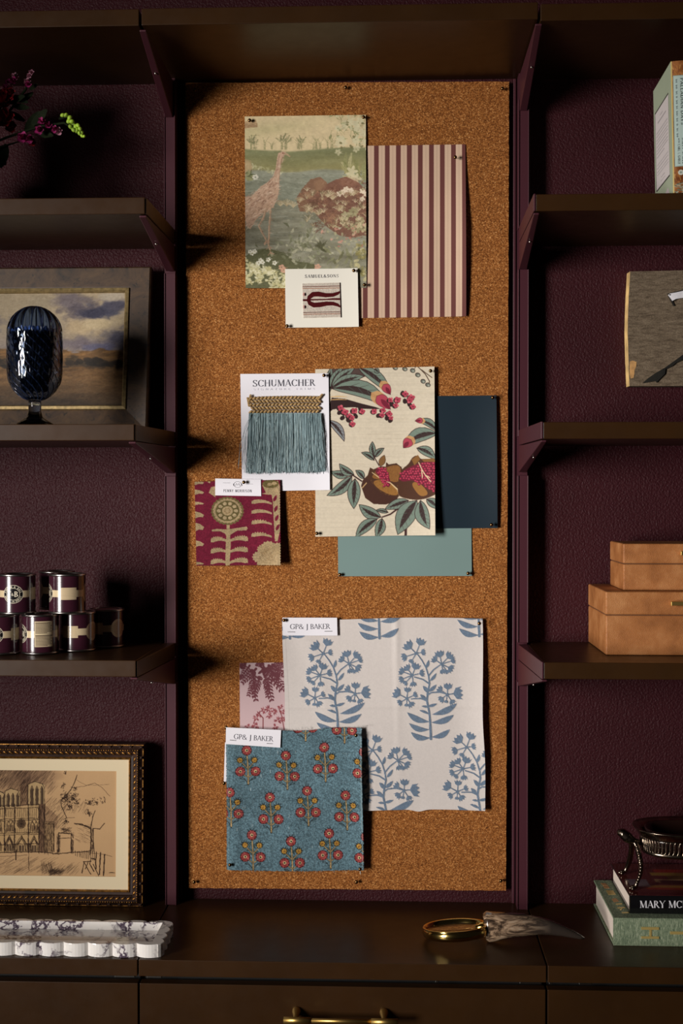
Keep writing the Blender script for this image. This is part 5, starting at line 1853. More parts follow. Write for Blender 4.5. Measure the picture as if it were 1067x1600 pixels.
# mat and sketch
M['mat_board'] = plain('mat_board', (222, 204, 170), 0.85, spec=0.15, bmp=0.1, bscale=800)
M['sketch'] = vcol('sketch_paper', 0.85, grain=0.05, gscale=700, spec=0.1)
sx1 = W2 - f2 - 20.6 / S2
sz0, sz1 = f2 + 20.2 / S2, H2 - f2 - 19.0 / S2
sx0 = W2 - sx1
mb = MB()
o_ = [(f2 - 0.001, f2 - 0.001), (W2 - f2 + 0.001, f2 - 0.001), (W2 - f2 + 0.001, H2 - f2 + 0.001), (f2 - 0.001, H2 - f2 + 0.001)]
i_ = [(sx0, sz0), (sx1, sz0), (sx1, sz1), (sx0, sz1)]
for k in range(4):
    k2 = (k + 1) % 4
    mb.add([(o_[k][0], 0.0125, o_[k][1]), (o_[k2][0], 0.0125, o_[k2][1]), (i_[k2][0], 0.0125, i_[k2][1]), (i_[k][0], 0.0125, i_[k][1])], [(0, 1, 2, 3)])
    mb.add([(i_[k][0], 0.0125, i_[k][1]), (i_[k2][0], 0.0125, i_[k2][1]), (i_[k2][0], 0.0145, i_[k2][1]), (i_[k][0], 0.0145, i_[k][1])], [(0, 1, 2, 3)])
mb.build('mat', M['mat_board'], sk)
pxl = 178 - (sx1 - sx0) * S2
cv = Canvas(pxl, 1208, 179, 1370, 4, (196, 158, 116))
zk = crop(0, 1190, 5.616)
cv.multiply(0.96 + 0.08 * cv.fbm(40, 3))
INK = (44, 30, 24); SEP = (110, 76, 52)


def pen(pts, w=0.55, a=0.9, j=0.5, c=INK, reps=1):
    for _ in range(reps):
        q = []
        for (xa_, ya_), (xb_, yb_) in zip(pts[:-1], pts[1:]):
            m_ = max(1, int(math.hypot(xb_ - xa_, yb_ - ya_) / 4))
            q += [(lerp(xa_, xb_, k / m_), lerp(ya_, yb_, k / m_)) for k in range(m_)]
        q.append(pts[-1])
        q = [(x + random.gauss(0, j * 0.6), y + random.gauss(0, j * 0.6)) for x, y in q]
        cv.stroke(q, w, c, a)


def hatch(x0, y0, x1, y1, n, dx, dy, w=0.45, a=0.5, c=INK):
    for i in range(n):
        x = rnd(x0, x1); y = rnd(y0, y1); L = rnd(0.6, 1.3)
        cv.stroke(zk((x, y), (x + dx * L, y + dy * L)), w, c, a)


def wash(poly_, a, c=(96, 68, 52)):
    cv.poly(zk(*poly_), c, a)


# dark sky behind the towers
for i in range(60):
    cv.ell(*zk((random.gauss(150, 140), random.gauss(180, 70)))[0], rnd(6, 14), rnd(4, 9), (112, 84, 66), 0.12, soft=0.8)
wash([(130, 250), (205, 230), (205, 400), (130, 420)], 0.45); wash([(350, 400), (470, 500), (460, 600), (350, 560)], 0.35)
hatch(-300, 115, 420, 330, 520, 40, -46, 0.45, 0.40); hatch(120, 220, 210, 420, 140, 16, -40, 0.5, 0.5); hatch(340, 380, 520, 620, 130, 36, -40, 0.45, 0.4)
hatch(-280, 120, 200, 250, 160, 34, -44, 0.45, 0.4)
# facade
for (xa, xb, top) in ((-110, 0, 285), (200, 350, 205), (-10, 130, 265)):
    cv.poly(zk((xa, top + 30), ((xa + xb) / 2, top), (xb, top + 30), (xb, 440), (xa, 440)), (186, 156, 112), 0.85)
    pen(zk((xa, 440), (xa, top + 26), ((xa + xb) / 2 - 20, top), (xb - 20, top + 20), (xb, top + 60), (xb, 440)), 0.7, reps=2)
    w3 = (xb - xa) / 5.0
    for k in range(3):
        x = xa + w3 * (0.8 + k * 1.5)
        cv.poly(zk((x, top + 70), (x + w3 * 0.35, top + 46), (x + w3 * 0.75, top + 70), (x + w3 * 0.75, 425), (x, 425)), (52, 38, 32), 0.8)
        pen(zk((x - 4, 430), (x - 4, top + 66), (x + w3 * 0.35, top + 40), (x + w3 * 0.8, top + 66), (x + w3 * 0.8, 430)), 0.5, reps=2)
cv.poly(zk((-130, 440), (300, 405), (300, 800), (-130, 820)), (188, 154, 108), 0.8)
cv.poly(zk((300, 400), (352, 395), (352, 800), (300, 800)), (104, 76, 58), 0.75)
hatch(300, 400, 352, 780, 130, 4, 40, 0.5, 0.6)
for y in (405, 430, 520, 535, 640, 655, 735):
    pen(zk((-130, y + 14), (80, y + 4), (300, y - 4)), 0.6, 0.8, 0.8, reps=2)
for x in [k * 17 - 130 for k in range(26)]:
    pen(zk((x, 436), (x + rnd(-2, 2), 512)), 0.8, 0.75)
    pen(zk((x, 605), (x, 642)), 0.7, 0.6)
for x in (-95, -10, 80, 205, 300, 350):
    pen(zk((x, 400), (x + 2, 810)), 0.9, 0.85, reps=2)
    hatch(x - 6, 410, x + 8, 780, 60, 3, 26, 0.5, 0.6)
# rose window and side windows
for rr in (40, 34, 22, 10):
    pen(zk(*[(142 + rr * math.cos(a * 0.35), 565 + rr * math.sin(a * 0.35)) for a in range(19)]), 0.7, 0.9, 0.4)
cv.ell(*zk((142, 565))[0], 5.6, 5.6, (56, 40, 32), 0.65)
for k in range(12):
    a = k * PI / 6
    pen(zk((142, 565), (142 + 40 * math.cos(a), 565 + 40 * math.sin(a))), 0.45)
for xc in (45, 258, -70):
    for s in (-16, 16):
        pen(zk((xc + s - 13, 630), (xc + s - 13, 570), (xc + s, 545), (xc + s + 13, 570), (xc + s + 13, 630)), 0.6, reps=2)
        cv.poly(zk((xc + s - 8, 630), (xc + s - 8, 575), (xc + s + 8, 575), (xc + s + 8, 630)), (70, 50, 38), 0.6)
    pen(zk((xc - 36, 640), (xc - 34, 560), (xc, 525), (xc + 34, 560), (xc + 36, 640)), 0.6)
# portals
for xc, w in ((35, 40), (145, 52), (258, 42), (-75, 40)):
    for k in (1.0, 0.8, 0.6):
        pen(zk((xc - w * k, 795), (xc - w * k, 740), (xc, 735 - 70 * k), (xc + w * k, 740), (xc + w * k, 795)), 0.7, reps=2)
    cv.poly(zk((xc - w * 0.45, 798), (xc - w * 0.45, 745), (xc + w * 0.45, 745), (xc + w * 0.45, 798)), (50, 36, 30), 0.75)
    pen(zk((xc, 745), (xc, 798)), 1.0, 0.9, c=(190, 156, 112))
# side building and ruined arch
cv.poly(zk((352, 545), (435, 550), (440, 800), (352, 800)), (170, 136, 96), 0.7)
for x in (360, 375, 392, 410, 428, 438):
    pen(zk((x, 560), (x + 3, 800)), 0.7, 0.75, reps=2)
hatch(352, 560, 440, 800, 150, 3, 26, 0.5, 0.5)
for k in range(7):
    pen(zk(*[(365 + 12 * k + 9 * math.cos(a), 556 + 12 * math.sin(a)) for a in (0, 1, 2, 3, 4, 5, 6)]), 0.5)
pen(zk((480, 800), (478, 640), (590, 645), (592, 800)), 0.9, reps=3); pen(zk((480, 685), (590, 680)), 0.8, reps=2)
hatch(462, 640, 492, 810, 70, 2, 24, 0.6, 0.6); hatch(590, 630, 612, 800, 60, 2, 24, 0.6, 0.6)
for k in range(40):
    pen(zk((rnd(490, 600), rnd(590, 640)), (rnd(490, 600), rnd(590, 650))), 0.4, 0.6)
# trees
pen(zk((620, 560), (690, 565), (760, 600)), 1.2, reps=2); pen(zk((550, 515), (520, 450), (498, 400), (500, 360), (560, 300), (600, 250), (620, 210), (640, 150)), 0.9, reps=2)
pen(zk((600, 255), (700, 245), (800, 215), (860, 250), (935, 325)), 0.5, reps=1); pen(zk((640, 190), (720, 235), (930, 225)), 0.35)
pen(zk((760, 820), (770, 700), (765, 590), (785, 500), (805, 450)), 1.0, reps=2); pen(zk((798, 790), (786, 650), (790, 600), (850, 600), (890, 555)), 1.0, reps=2)
hatch(762, 590, 792, 780, 60, 3, 30, 0.6, 0.6)
pen(zk((660, 570), (720, 575), (765, 590)), 1.0); pen(zk((620, 510), (540, 510)), 0.5)
for (x, y, s, n) in ((560, 350, 70, 70), (620, 330, 40, 36), (580, 420, 34, 26), (530, 340, 36, 26), (640, 380, 26, 20), (740, 380, 30, 22), (800, 380, 40, 26), (750, 470, 24, 22), (880, 360, 30, 12), (520, 240, 30, 14), (545, 540, 30, 22), (620, 265, 26, 14), (530, 130, 20, 8)):
    for k in range(n):
        a = zk((random.gauss(x, s * 0.45), random.gauss(y, s * 0.4)))[0]
        pen([a, (a[0] + rnd(-1.6, 1.6), a[1] + rnd(-1.6, 1.6)), (a[0] + rnd(-2, 2), a[1] + rnd(-2, 2))], rnd(0.4, 0.9), 0.85)
hatch(500, 380, 720, 480, 60, 26, -40, 0.35, 0.45); hatch(620, 560, 760, 720, 60, 34, 14, 0.35, 0.4)
# ground, fence, chair
pen(zk((-130, 815), (300, 800), (480, 815), (650, 800), (760, 790)), 1.0, 0.8, 0.8, reps=2); pen(zk((-120, 850), (200, 830)), 0.5)
for k in range(11):
    x = 630 + k * 17
    pen(zk((x, 790), (x + 2, 830 + k * 4)), 0.9, 0.85)
for (x, y0, y1) in ((820, 800, 910), (855, 805, 985), (893, 815, 995)):
    pen(zk((x, y0), (x - 8, y1)), 1.5, 0.9, reps=2)
pen(zk((620, 800), (700, 795), (900, 820), (960, 835)), 0.5)
for st in (((710, 880), (690, 975)), ((705, 880), (770, 985)), ((745, 880), (720, 940)), ((700, 880), (770, 875)), ((770, 850), (760, 900)), ((770, 850), (815, 860), (815, 940)), ((790, 900), (840, 995)), ((760, 900), (800, 960))):
    pen(zk(*st), 1.0, 0.9, reps=2)
hatch(-200, 880, 420, 1000, 150, 60, -34, 0.5, 0.35); hatch(320, 880, 420, 960, 60, 10, 44, 0.45, 0.45); hatch(380, 960, 500, 1000, 90, 34, -24, 0.6, 0.5); hatch(420, 930, 640, 1000, 60, 44, -40, 0.4, 0.4)
pen(zk((210, 805), (212, 960)), 0.9); pen(zk((95, 790), (95, 870)), 1.6, reps=2)
pen(zk((935, 972), (955, 968), (985, 972)), 0.9, reps=2)
picture_sheet('drawing', cv, (pxl, 1209, 178, 1369), W2, H2, (sx0 - 0.001, sz0 - 0.001, sx1 + 0.001, sz1 + 0.001), 0.0145, M['sketch'], sk, dens=1.6)
lean(sk, ptr.x - W2, yb2, ZC + 0.0005, ang2)
tag(sk, 'pen sketch of a twin-towered cathedral in a carved dark gilt frame', 'sketch')

# ---------------------------------------------------------------- match cloche
yc_ = -0.235
base = P(54.5, 662, yc_); base.z = ZLB
kc = 1960 / (2.367 + yc_)
hh = P(54.5, 479, yc_).z - ZLB
Rb = 43.3 / kc
cloche = empty('match_cloche')
m_, nt_, b_ = new_mat('blue_glass')
b_.inputs['Base Color'].default_value = (0.40, 0.50, 0.70, 1)
b_.inputs['Roughness'].default_value = 0.03
b_.inputs['Transmission Weight'].default_value = 1.0
b_.inputs['IOR'].default_value = 1.45
M['blue_glass'] = m_
zn0, zn1 = hh - (648 - 479) / kc, hh - (628 - 479) / kc          # neck
prof = []
for k in range(17):                                              # bowl from the neck up to the crown
    t = k / 16
    a = -PI / 2 + PI * t
    z = zn1 + (hh - zn1) * t
prof = [(0.0325, 0.0), (0.0315, 0.004), (0.022, 0.010), (0.0135, 0.0155), (0.0108, zn0 + 0.004), (0.0106, zn1 - 0.004)]
bz0, bz1 = zn1, hh
rc = Rb
side0, side1 = bz0 + rc * 1.05, bz1 - rc * 0.95
for k in range(1, 12):
    a = -PI / 2 + PI / 2 * k / 12
    prof.append((max(0.0106, rc * math.cos(a)), side0 + (side0 - bz0) * math.sin(a)))
for k in range(8):
    prof.append((rc * (1 + 0.012 * math.sin(PI * k / 7)), lerp(side0, side1, k / 7)))
for k in range(1, 13):
    a = PI / 2 * k / 12
    prof.append((max(0.0004, rc * math.cos(a)), side1 + (bz1 - side1) * math.sin(a)))
NR = 18
tw = lambda z: -2.6 * max(0.0, 1 - max(0.0, z - bz0) / (side1 - bz0)) ** 1.0
rib = lambda an, i: 1 + (0.0 - 0.050 * (1 - abs(math.sin((an + tw(prof[i][1])) * NR / 2))) ** 1.3 if prof[i][1] > bz0 else 0)
mb = MB(); mb.lathe(prof, (0, 0, 0), 240, 0, rib)
inner = [(max(0.0002, r * 0.95 - 0.0020), z - (0.003 if z > side1 else 0)) for r, z in prof if z > bz0 + 0.004]
nv = len(mb.v)
mb2 = MB(); mb2.lathe(inner[::-1], (0, 0, 0), 80, 0)
mb.add(mb2.v, mb2.f, 0, True)
mb.add([(0.0325 * math.cos(k * PI / 40), 0.0325 * math.sin(k * PI / 40), 0) for k in range(80)], [tuple(reversed(range(80)))])
mb.build('glass', M['blue_glass'], cloche)
mr = MB()
mr.tube([((r * 0.953 + 0.0002) * math.cos(-tw(z)), (r * 0.953 + 0.0002) * math.sin(-tw(z)), z) for r, z in prof if z > bz0 + 0.001], 0.0009, 6)
rib_me = mr.mesh('rib'); rib_me.materials.append(plain('dark_blue_glass_rib', (24, 34, 58), 0.06, spec=0.6))
for k in range(NR):
    o = bpy.data.objects.new('rib', rib_me); COL.objects.link(o); o.parent = cloche
    o.rotation_euler = (0, 0, 2 * PI * k / NR)
cloche.location = base
tag(cloche, 'ribbed blue glass match cloche on a short stem', 'cloche')
M['match'] = plain('black_match_stick', (20, 20, 26), 0.6)
M['match_tip'] = plain('blue_match_tip', (138, 154, 196), 0.5, spec=0.5)
random.seed(18)
mb = MB()
mtop = P(54.5, 517, yc_).z - ZLB
zb_in = inner[0][1] + 0.012
mb.tube([(0, 0, 0), (0, 0, mtop - zb_in)], 0.0015, 6, 0)
mb.ball((0, 0, mtop - zb_in), 0.0026, 8, 6, 1, (1, 1, 1.5))
mme = mb.mesh('match'); mme.materials.append(M['match']); mme.materials.append(M['match_tip'])
spots = []
for ring_, (rr, n) in enumerate(((0.0395, 38), (0.0330, 30), (0.0255, 22), (0.017, 12))):
    for k in range(n):
        spots.append((rr, 2 * PI * k / n + ring_ * 0.13))
for rr, an in spots:
    o = bpy.data.objects.new('match', mme); COL.objects.link(o)
    bx, by = rr * 0.50 * math.cos(an - 0.25), rr * 0.50 * math.sin(an - 0.25)
    tx, ty = rr * math.cos(an), rr * math.sin(an)
    d = Vector((tx - bx, ty - by, mtop - zb_in))
    o.rotation_euler = d.to_track_quat('Z', 'Y').to_euler()
    o.scale = (1, 1, d.length / (mtop - zb_in) * random.uniform(0.985, 1.01))
    o.location = base + Vector((bx, by, zb_in))
    tag(o, 'black match with a blue tip standing inside the blue cloche', 'match', 'matches inside the blue glass cloche')

# ---------------------------------------------------------------- paint cans
RC, HC = 0.0312, 0.0690
CIRC = 2 * PI * RC


def can_canvas(tall):
    """unrolled side of the can in millimetres"""
    w = CIRC * 1000; h = HC * 1000
    cv = Canvas(0, 0, w, h, 8, (56, 24, 36))
    CR = (206, 184, 148)
    mid = h * 0.49
    cv.poly([(0, mid - 6.5), (w, mid - 6.5), (w, mid + 6.5), (0, mid + 6.5)], CR)
    # emblem
    ex = 40.0
    cv.ell(ex, mid, 17.6, 17.6, (226, 214, 190)); cv.ell(ex, mid, 16.7, 16.7, (20, 18, 20))
    cv.ell(ex, mid, 11.6, 11.6, (226, 214, 190)); cv.ell(ex, mid, 10.9, 10.9, (20, 18, 20))

    def wr(s, x0, y0, cap, W, col, **kw):
        pl, tw_ = text_polys(s, **kw)
        k = W / tw_
        for pg in pl:
            cv.poly([(x0 + a * k, y0 - b * cap) for a, b in pg], col)

    def ringtext(s, r, a0, a1, cap, flip=False):
        n = len(s)
        for i, ch in enumerate(s):
            g, Wg = glyph(ch, 0.2, 0.14, 0.0)
            a = math.radians(lerp(a0, a1, i / (n - 1)))
            c, sn = math.cos(a), math.sin(a)
            for pg in g:
                q = []
                for (x, y) in pg:
                    xx_ = (x - Wg / 2) * cap * 0.9; yy_ = (y - 0.5) * cap
                    if flip: ux, uy, rx, ry = sn, -c, -c, -sn
                    else: ux, uy, rx, ry = -sn, c, c, sn
                    q.append((ex + r * c + ux * xx_ + rx * yy_, mid + r * sn + uy * xx_ + ry * yy_))
                cv.poly(q, (226, 214, 190))
    wr('F', ex - 9.2, mid + 5.2, 10.6, 6.0, (226, 214, 190), T=0.2, t=0.07, sf=0.1)
    wr('&', ex - 2.9, mid + 3.2, 5.4, 4.2, (226, 214, 190), T=0.2, t=0.1, sf=0)
    wr('B', ex + 1.9, mid + 5.2, 10.6, 7.0, (226, 214, 190), T=0.2, t=0.07, sf=0.1)
    ringtext('FARROW & BALL', 14.1, 195, 345, 3.9)
    ringtext('MAKERS IN DORSET', 14.1, 160, 20, 3.3, True)
    # rectangle
    rx = 86.0
    if tall:
        cv.poly([(rx - 14, mid - 25), (rx + 18, mid - 25), (rx + 18, mid + 24), (rx - 14, mid + 24)], (208, 188, 152))
        for k in range(17):
            if k == 8: continue
            y = mid - 22 + k * 2.7
            x = rx - 12
            while x < rx + 14 - (6 if k in (7, 16) else 0):
                L = rnd(1.2, 4.0)
                cv.stroke([(x, y), (x + L, y)], 1.2 if k not in (0, 9) else 1.7, (58, 40, 36), 0.9)
                x += L + 0.9
    else:
        cv.poly([(rx - 15, mid - 11.5), (rx + 16, mid - 11.5), (rx + 16, mid + 11.5), (rx - 15, mid + 11.5)], (204, 182, 146))
        for k in range(7):
            y = mid - 9 + k * 3
            x = rx - 13
            while x < rx + 13:
                L = rnd(1.0, 3.2)
                cv.stroke([(x, y), (x + L, y)], 0.5, (138, 108, 88), 0.7)
                x += L + 0.8
    # oval seal
    ox = 132.0
    cv.ell(ox, mid, 15.5, 18.5, (196, 170, 136)); cv.ell(ox, mid, 11.2, 13.6, (150, 120, 92)); cv.ell(ox, mid, 10.6, 13.0, (176, 146, 116))
    for k in range(28):
        a = k * 2 * PI / 28
        cv.stroke([(ox + 12.6 * math.cos(a), mid + 15.2 * math.sin(a)), (ox + 14.2 * math.cos(a), mid + 16.8 * math.sin(a))], 0.8, (140, 110, 84), 0.8)
    return cv


M['can_print'] = vcol('glossy_can_print', 0.22, spec=0.5, coat=0.6)
random.seed(44)


def can_meshes(tall):
    cv = can_canvas(tall)
    nx, ny = 520, 180
    t = np.linspace(0, 1, nx)[None, :] + np.zeros((ny, 1)); v = np.linspace(0, 1, ny)[:, None] + np.zeros((1, nx))
    cols, _ = cv.sample(t * CIRC * 1000, v * HC * 1000)
    an = t * 2 * PI
    z = 0.0035 + (HC - 0.007) * (1 - v)
    V = np.stack([RC * np.cos(an), RC * np.sin(an), z], -1)
    side = grid_mesh('can_side', V, cols, 0, None)
    mb = MB()
    mb.lathe([(RC * 0.55, 0.002), (RC - 0.001, 0.0), (RC + 0.0012, 0.0008), (RC + 0.0014, 0.0028), (RC + 0.0002, 0.004), (RC - 0.001, 0.004)], (0, 0, 0), 48)
    lo = mb.mesh('can_rim')
    mb = MB()
    mb.lathe([(RC - 0.001, HC - 0.004), (RC + 0.0002, HC - 0.004), (RC + 0.0014, HC - 0.003), (RC + 0.0014, HC - 0.001), (RC + 0.0006, HC), (RC - 0.0022, HC), (RC - 0.003, HC - 0.0012), (RC - 0.0032, HC - 0.0034), (RC - 0.006, HC - 0.0036),
              (RC - 0.007, HC - 0.0014), (RC - 0.009, HC - 0.0014), (RC - 0.010, HC - 0.0030), (0.0002, HC - 0.0030)], (0, 0, 0), 48)
    hi = mb.mesh('can_lid')
    side.materials.append(M['can_print']); lo.materials.append(M['tin']); hi.materials.append(M['tin'])
    return side, lo, hi


CANS = {False: can_meshes(False), True: can_meshes(True)}
EMB = 40.0 / (CIRC * 1000) * 2 * PI              # angle of the emblem on the mesh
zt0 = ZLC + 0.0006; zt1 = zt0 + HC + 0.0006


def can(px_, yc0, upper, face, tall, label):
    """face: where the emblem points, degrees to the right of the camera side"""
    z = zt1 if upper else zt0
    x = P(px_, 990, yc0).x
    root = empty('paint_can')
    for me, nm in zip(CANS[tall], ('printed_side', 'bottom_rim', 'lid')):
        o = bpy.data.objects.new(nm, me); COL.objects.link(o); o.parent = root
    root.location = (x, yc0, z)
    root.rotation_euler = (0, 0, math.radians(-90 + face) - EMB)
    tag(root, label, 'paint can', 'small plum paint cans')


G_ = 'small plum paint can '
can(2.0, -0.212, False, -8, False, G_ + 'cut by the left picture edge in the bottom row')
can(63.5, -0.205, False, -62, True, G_ + 'with a block of small print in the bottom row')
can(121, -0.162, False, -98, False, G_ + 'with its round tan seal turned right, bottom row')
can(166, -0.105, False, -112, False, G_ + 'standing apart at the shaded right end of the bottom row')
can(27, -0.207, True, 4, False, G_ + 'with its round emblem facing out, on the upper row')
can(105.5, -0.196, True, -70, False, G_ + 'showing a cream rectangle, on the upper row')
can(89, -0.122, True, 128, False, G_ + 'half hidden at the back of the upper row')

# ---------------------------------------------------------------- marble tray
random.seed(12)
tz0, tz1 = ZC + 0.0006, ZC + 0.0225
fr_y = Pz(100, 1496, ZC).y
bk_y = Pz(200, 1437, tz1).y
rx_ = Pz(246, 1487, tz1).x + 0.004
lx_ = rx_ - 0.46
cx_, cy_ = (rx_ + lx_) / 2, (fr_y + bk_y) / 2
W3, D3 = rx_ - lx_, bk_y - fr_y
print('TRAY', fr_y, bk_y, W3, D3)
sp = 38.0 / 940
nxs = int(round(W3 / sp)); nys = max(3, int(round(D3 / 0.028)))
out = []


def scallop(p, q, n, nrm):
    p = Vector(p); q = Vector(q)
    for i in range(n):
        for k in range(8):
            t = (i + k / 8) / n
            b = abs(math.sin(PI * (t * n)))
            out.append(p.lerp(q, t) + Vector(nrm) * (0.0078 * (b ** 0.7) - 0.0048))


i_ = 0.0045
scallop((lx_ + i_, fr_y + i_), (rx_ - i_, fr_y + i_), nxs, (0, -1)); scallop((rx_ - i_, fr_y + i_), (rx_ - i_, bk_y - i_), nys, (1, 0))
scallop((rx_ - i_, bk_y - i_), (lx_ + i_, bk_y - i_), nxs, (0, 1)); scallop((lx_ + i_, bk_y - i_), (lx_ + i_, fr_y + i_), nys, (-1, 0))
nO = len(out)
rim = 0.017


def rect_pt(t):
    """matching point on the inner rectangle for outer index"""
    x = min(max(out[t].x, lx_ + rim), rx_ - rim - 0.004); y = min(max(out[t].y, fr_y + rim), bk_y - rim * 0.75)
    return x, y


fz = tz0 + 0.009
vs = []; fs = []
for i in range(nO): vs.append((out[i].x, out[i].y, tz0))
for i in range(nO): vs.append((out[i].x, out[i].y, tz1 - 0.0012))
for i in range(nO):
    c = Vector((cx_, cy_)); d = (c - out[i]).normalized() * 0.0012
    vs.append((out[i].x + d.x, out[i].y + d.y, tz1))
for i in range(nO):
    x, y = rect_pt(i); vs.append((x, y, tz1))
for i in range(nO):
    x, y = rect_pt(i)
    vs.append((x + (0.004 if x < cx_ else -0.004) * (abs(x - cx_) > W3 / 2 - rim - 0.006), y + (0.003 if y < cy_ else -0.003) * (abs(y - cy_) > D3 / 2 - rim - 0.002), fz))
for L in range(4):
    for i in range(nO):
        j = (i + 1) % nO
        fs.append((L * nO + i, L * nO + j, (L + 1) * nO + j, (L + 1) * nO + i))
fs.append(tuple(4 * nO + i for i in range(nO))); fs.append(tuple(reversed(range(nO))))
m_, nt_, b_ = new_mat('veined_marble')
v_ = coords(nt_)
w_ = noise(nt_, v_, 7.0, 4, 0.6, 1.5)
vo = nt_.nodes.new('ShaderNodeTexVoronoi'); vo.feature = 'DISTANCE_TO_EDGE'; vo.inputs['Scale'].default_value = 24.0
vm = nt_.nodes.new('ShaderNodeVectorMath'); vm.operation = 'MULTIPLY_ADD'; vm.inputs[1].default_value = (0.10, 0.10, 0.10)
n3 = noise(nt_, v_, 22.0, 4, 0.65)
nt_.links.new(n3.outputs['Color'], vm.inputs[0]); nt_.links.new(v_, vm.inputs[2]); nt_.links.new(vm.outputs[0], vo.inputs['Vector'])
rv = ramp(nt_, [(0.0, (72, 60, 74)), (0.05, (118, 104, 116)), (0.10, (232, 226, 222)), (1.0, (240, 234, 228))])
nt_.links.new(vo.outputs['Distance'], rv.inputs[0])
rm = ramp(nt_, [(0.46, (255, 255, 255)), (0.58, (0, 0, 0))])
nt_.links.new(w_.outputs[0], rm.inputs[0])
mx_ = nt_.nodes.new('ShaderNodeMix'); mx_.data_type = 'RGBA'
nt_.links.new(rm.outputs[0], mx_.inputs[0])
mx_.inputs[6].default_value = rgba((238, 232, 226))
nt_.links.new(rv.outputs[0], mx_.inputs[7]); nt_.links.new(mx_.outputs[2], b_.inputs['Base Color'])
b_.inputs['Roughness'].default_value = 0.12; b_.inputs['Subsurface Weight'].default_value = 0.08
b_.inputs['Subsurface Radius'].default_value = (0.006, 0.005, 0.004)
M['marble'] = m_
tray = link('marble_tray', MB().add(vs, fs).mesh('marble_tray'), None, M['marble'])
tag(tray, 'white marble tray with purple veins and a scalloped rim', 'tray')

# ---------------------------------------------------------------- flowers in a vase
random.seed(23)
M['red_petal'] = plain('red_petal', (132, 18, 28), 0.6, var=0.35, vscale=90)
M['magenta_petal'] = plain('magenta_petal', (142, 36, 92), 0.55, var=0.35, vscale=120)
M['pink_petal'] = plain('pale_pink_petal', (196, 140, 158), 0.55, var=0.3, vscale=120)
M['green_bud'] = plain('green_bud', (146, 176, 52), 0.5, var=0.3, vscale=150)
M['stem'] = plain('dark_green_stem', (24, 30, 16), 0.85, spec=0.1, var=0.3, vscale=80)
M['vase'] = plain('dark_glazed_vase', (32, 28, 30), 0.3)
YV = -0.19
vx = P(-95, 300, YV).x
va = MB()
va.lathe([(0.0, 0.001), (0.035, 0.0), (0.042, 0.02), (0.046, 0.05), (0.036, 0.075), (0.024, 0.088), (0.030, 0.098), (0.027, 0.098), (0.020, 0.086), (0.0, 0.07)], (vx, YV, ZLA + 0.0005), 32)
vase = empty('flower_vase', (vx, YV, ZLA + 0.0005))
va.build('vase_body', M['vase'], vase)
tag(vase, 'dark vase of unseen foliage shading the flowers, just outside the left picture edge', 'vase')


def petal_fan(mb, c, d, L, W, up, mi=0, cup=0.35):
    """one cupped petal: centre c, direction d"""
    d = Vector(d).normalized(); s = d.cross(up).normalized(); nrm = s.cross(d).normalized()
    vs = []; rows = 5; cols = 4
    for i in range(rows):
        t = i / (rows - 1)
        w = W * math.sin(PI * (0.12 + 0.8 * t)) * 0.5
        for k in range(cols):
            q = -1 + 2 * k / (cols - 1)
            vs.append(Vector(c) + d * (L * t) + s * (w * q) + nrm * (cup * L * (t * t * 0.6 + 0.35 * q * q * t) + random.uniform(-0.03, 0.03) * L))
    fs = [(i * cols + k, i * cols + k + 1, (i + 1) * cols + k + 1, (i + 1) * cols + k) for i in range(rows - 1) for k in range(cols - 1)]
    mb.add(vs, fs, mi, True)


def bloom(parent, name, c, r, mat, n=5, layers=2):
    mb = MB()
    for l in range(layers):
        for k in range(n):
            a = 2 * PI * k / n + l * 0.6 + random.uniform(-0.2, 0.2)
            el = 0.25 + 0.7 * l / max(1, layers - 1) + random.uniform(-0.15, 0.15)
            d = Vector((math.cos(a) * math.cos(el), -math.sin(el) * 0.8 - 0.1, math.sin(a) * math.cos(el)))
            petal_fan(mb, c, d, r * random.uniform(0.85, 1.1), r * 0.95, Vector((random.uniform(-0.3, 0.3), -1, 0.3)))
    return mb.build(name, mat, parent)


def spike(pts_px, label, florets, bud=None, y=YV, cat='flower', leaves=()):
    """flower stem from the vase to its tip; florets = [(px, py, r, material)]"""
    root = empty('cut_flower', (vx, YV, ZLA + 0.09))
    ps = [Vector((vx + random.uniform(-0.01, 0.01), YV + random.uniform(-0.01, 0.01), ZLA + 0.080))] + [P(a, b, y) for a, b in pts_px]
    MB().tube(ps, [0.0022] * (len(ps) - 1) + [0.001], 6).build('stem', M['stem'], root)
    for (a, b, r, mt) in florets:
        c = P(a, b, y + random.uniform(-0.015, 0.01))
        bloom(root, 'bloom', c, r, M[mt], 5, 2 if r < 0.014 else 3)
    for (a, b, c, d) in leaves:
        mb = MB(); p0 = P(a, b, y + 0.004); p1 = P(c, d, y + random.uniform(-0.01, 0.02))
        petal_fan(mb, p0, p1 - p0, (p1 - p0).length, (p1 - p0).length * 0.42, Vector((0.2, -1, 0.2)), 0, 0.12)
        mb.build('leaf', M['stem'], root)
    if bud:
        for (a, b, r) in bud:
            mb = MB()
            mb.ball(P(a, b, y + random.uniform(-0.006, 0.004)), r, 8, 6, 0, (1.0, 0.85, 0.75), Matrix.Rotation(random.uniform(0, 3), 3, 'Y'))
            mb.build('bud', M['green_bud'], root)
    tag(root, label, cat, 'cut flowers on the left shelf')
    return root


